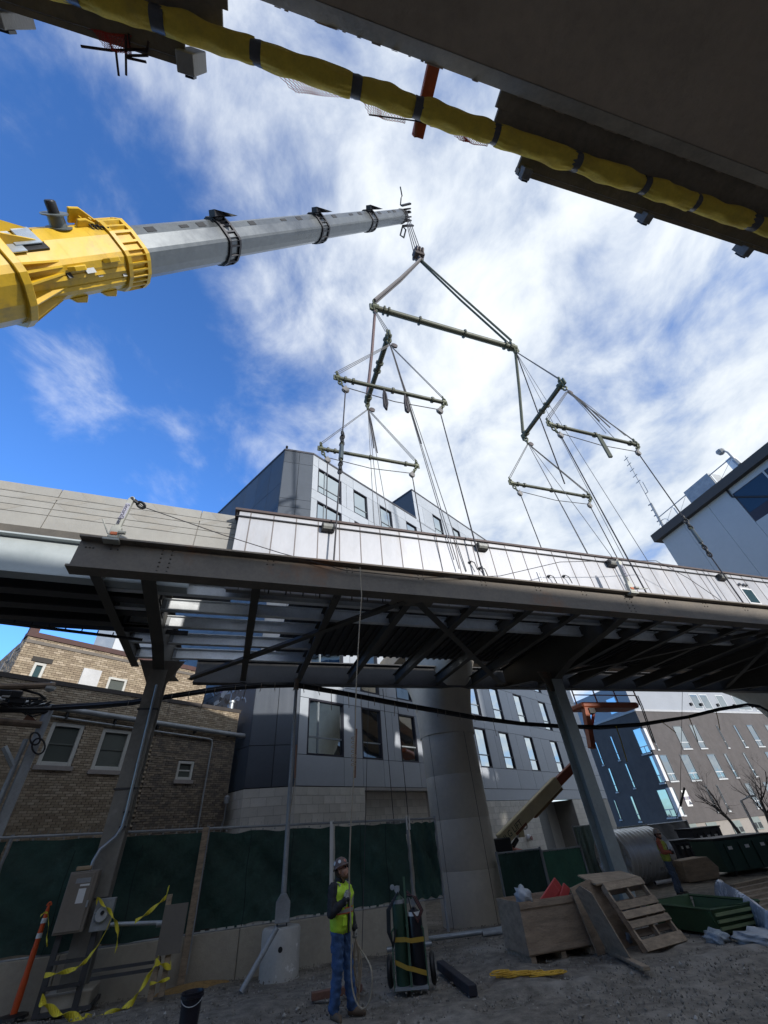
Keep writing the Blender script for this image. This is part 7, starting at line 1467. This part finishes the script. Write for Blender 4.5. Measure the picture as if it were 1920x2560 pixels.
cl1 = dict(jacket=M('jacket_black', (0.021, 0.021, 0.025), .8, 0, .2, 8, .3, 30), jeans=M('denim', (0.043, 0.094, 0.215), .85, 0, .35, 6, .3, 30, stain=(0.098, 0.166, 0.293), st_amt=.6, st_scale=5), boots=M('boot_tan', (0.128, 0.090, 0.060), .8, 0, .2, 8), gloves=M('glove_grey', (.34, .33, .30), .8, 0, .15, 12), vest=vest_m, hat=M('hat_brown', (.13, .09, .08), .45, 0, .25, 14), beard=M('beard', (.17, .085, .05), .9, 0, .2, 30), hair=M('hair_brown', (.05, .03, .02), .8), stickers=True)
wb = (G(826, 2556) + G(880, 2532)) / 2; wb[2] = gz(wb) - .01
pose1 = dict(pelvis=(0, 0, .98), chest=(.0, .005, 1.27), neck=(.0, .0, 1.475), head=(0, .035, 1.635), shr=(.20, -.01, 1.425), shl=(-.20, -.01, 1.425), elr=(.29, .02, 1.135), wrr=(.17, .235, 1.285), hdr=(.14, .265, 1.37), ell=(-.285, -.02, 1.13), wrl=(-.24, .10, .90), hdl=(-.235, .12, .81), hpr=(.10, 0, .91), knr=(.115, .015, .50), anr=(.12, -.05, .11), hpl=(-.10, 0, .91), knl=(-.115, .05, .50), anl=(-.14, .10, .11),
             _look=(-.10, 1, .34), _ftr=(.45, 1), _ftl=(-.25, 1), _gripr=(0, .15, 1), _gripl=(0, 1, .1), _curlr=-1, _curll=1)
_, J1 = person('worker in lime safety vest and stickered hard hat holding a rope, looking up', wb, 118, pose1, cl1, .985)
# rope he holds, running up to the girder, and the coil
rope_m = M('tan_rope', (.36, .30, .22), .85, 0, .2, 25, .3, 80)
hr1 = J1['hdr'] + (J1['hdr'] - J1['wrr']) * .25; hl1 = J1['hdl'] + (J1['hdl'] - J1['wrl']) * .3
rp = thing('tag_rope', 'tan rope running from the girder down to the worker and coiled in his hand', 'rope', hr1)
tr0 = lambda x, y, t: W(*S(x, y, t))
th_ = ST(hr1)[1]
upr = [hr1] + [tr0(x, y, np.interp(y, [1420, 2290], [-4.55, th_])) for x, y in ((873, 2180), (877, 2060), (884, 1950), (887, 1850), (891, 1700), (899, 1560), (904, 1490), (900, 1418))]
MB().path(upr, .0125, 7).build('strand', rope_m, rp, smooth=True)
fw_ = azv(108); sdw = right_of(fw_)
lowp = [hr1, hr1 - Zv * .5 + fw_ * .02, hr1 - Zv * .95 + fw_ * .01, hr1 - Zv * 1.17 + fw_ * .08, hr1 - Zv * 1.235 + fw_ * .20, hr1 - Zv * 1.12 + fw_ * .31, hr1 - Zv * .85 + fw_ * .33, hl1 - Zv * .1 + fw_ * .06, hl1]
def spl(P, n_=7):
    P = [np.asarray(p, float) for p in P]; out = []
    for i in range(len(P) - 1):
        p0, p1, p2, p3 = P[max(i - 1, 0)], P[i], P[i + 1], P[min(i + 2, len(P) - 1)]
        for j in range(n_): t = j / n_; out.append(.5 * ((2 * p1) + (-p0 + p2) * t + (2 * p0 - 5 * p1 + 4 * p2 - p3) * t * t + (-p0 + 3 * p1 - 3 * p2 + p3) * t ** 3))
    out.append(P[-1]); return out
MB().path(spl(lowp), .0115, 7).build('loop', rope_m, rp, smooth=True)
for ln, wx in ((.62, .06), (.52, .09), (.70, .04), (.45, .05)):
    MB().path(spl([hl1, hl1 - Zv * ln * .5 + fw_ * wx, hl1 - Zv * ln + fw_ * wx * .3, hl1 - Zv * ln * .5 - fw_ * wx * .6 + sdw * .02, hl1], 6), .0105, 6).build('coil', rope_m, rp, smooth=True)
hkm = M('hook_rust', (.22, .12, .08), .6, .3, .2, 8)
c = tr0(889, 1880, -4.25); MB().path([tr0(890, 1822, -4.3), tr0(886, 1945, -4.22)], .03, 6).build('swivel', hkm, rp)
for i in range(7): q = tr0(888, 1845 + i * 11, -4.28); MB().path([q + U * .05 * math.cos(a) + Zv * .02 * math.sin(a) - U * .03 for a in [math.tau * j / 8 for j in range(8)]], .008, 4, True).build('knot_turn', rope_m, rp)
tl2 = thing('tag_line', 'thin frayed tag line hanging beside the slim grey post', 'rope', tr0(720, 2050, -.9)); MB().path([tr0(741, 1862, -.9), tr0(738, 1950, -.9), tr0(722, 2052, -.9)], .012, 5).build('strand', rope_m, tl2); MB().path([tr0(741, 1862, -.9), tr0(737, 1945, -.9)], .025, 6).build('splice', hkm, tl2)
tl3 = thing('tag_line', 'thin dark line dropping past the wall into the yard right of the worker', 'rope', tr0(908, 2340, -1.5)); MB().path([tr0(922, 1722, 2.9), tr0(905, 2380, -1.2)], .008, 4).build('strand', cable_m, tl3)
for lb, pts in (('thin dark cable crossing the grey facade left of the pier', ((957, 1722), (985, 2060))), ('second thin dark cable crossing the grey facade left of the pier', ((990, 1722), (1022, 2058)))):
    P_ = [tr0(x, y, 3.6) for x, y in pts]; single(MB().path(P_, .012, 4), 'drop_cable', cable_m, lb, 'cable', P_[-1])
# far worker
cl2 = dict(jacket=M('jacket_rust', (.36, .09, .05), .8, 0, .2, 8), jeans=M('denim_grey', (.055, .075, .11), .85, 0, .3, 6), boots=M('boot_dark', (.05, .04, .03), .8), gloves=M('glove_dark', (.06, .05, .045), .8), vest=M('vest_olive', (.34, .38, .05), .7, 0, .15, 8), hat=M('hat_tan', (.30, .24, .20), .5), beard=M('beard_d', (.07, .04, .03), .9), hair=M('hair_dark', (.03, .02, .018), .8))
fb = G(1702, 2238)
pose2 = dict(pelvis=(0, 0, .97), chest=(0, .01, 1.26), neck=(0, .0, 1.46), head=(0, .03, 1.62), shr=(.18, 0, 1.41), shl=(-.18, 0, 1.41), elr=(.27, .03, 1.14), wrr=(.12, .22, 1.13), hdr=(.06, .26, 1.15), ell=(-.27, .05, 1.14), wrl=(-.14, .24, 1.10), hdl=(-.08, .30, 1.11), hpr=(.09, 0, .90), knr=(.11, .03, .49), anr=(.12, -.02, .11), hpl=(-.09, 0, .90), knl=(-.11, .04, .49), anl=(-.13, .03, .11), _look=(.2, 1, -.05), _ftr=(.4, 1), _ftl=(-.4, 1), _gripr=(0, .2, 1), _gripl=(0, .2, 1), _curlr=-1, _curll=1)
person('worker in rust jacket and faded vest standing before the corrugated pipe', fb, 128, pose2, cl2, 1.0)
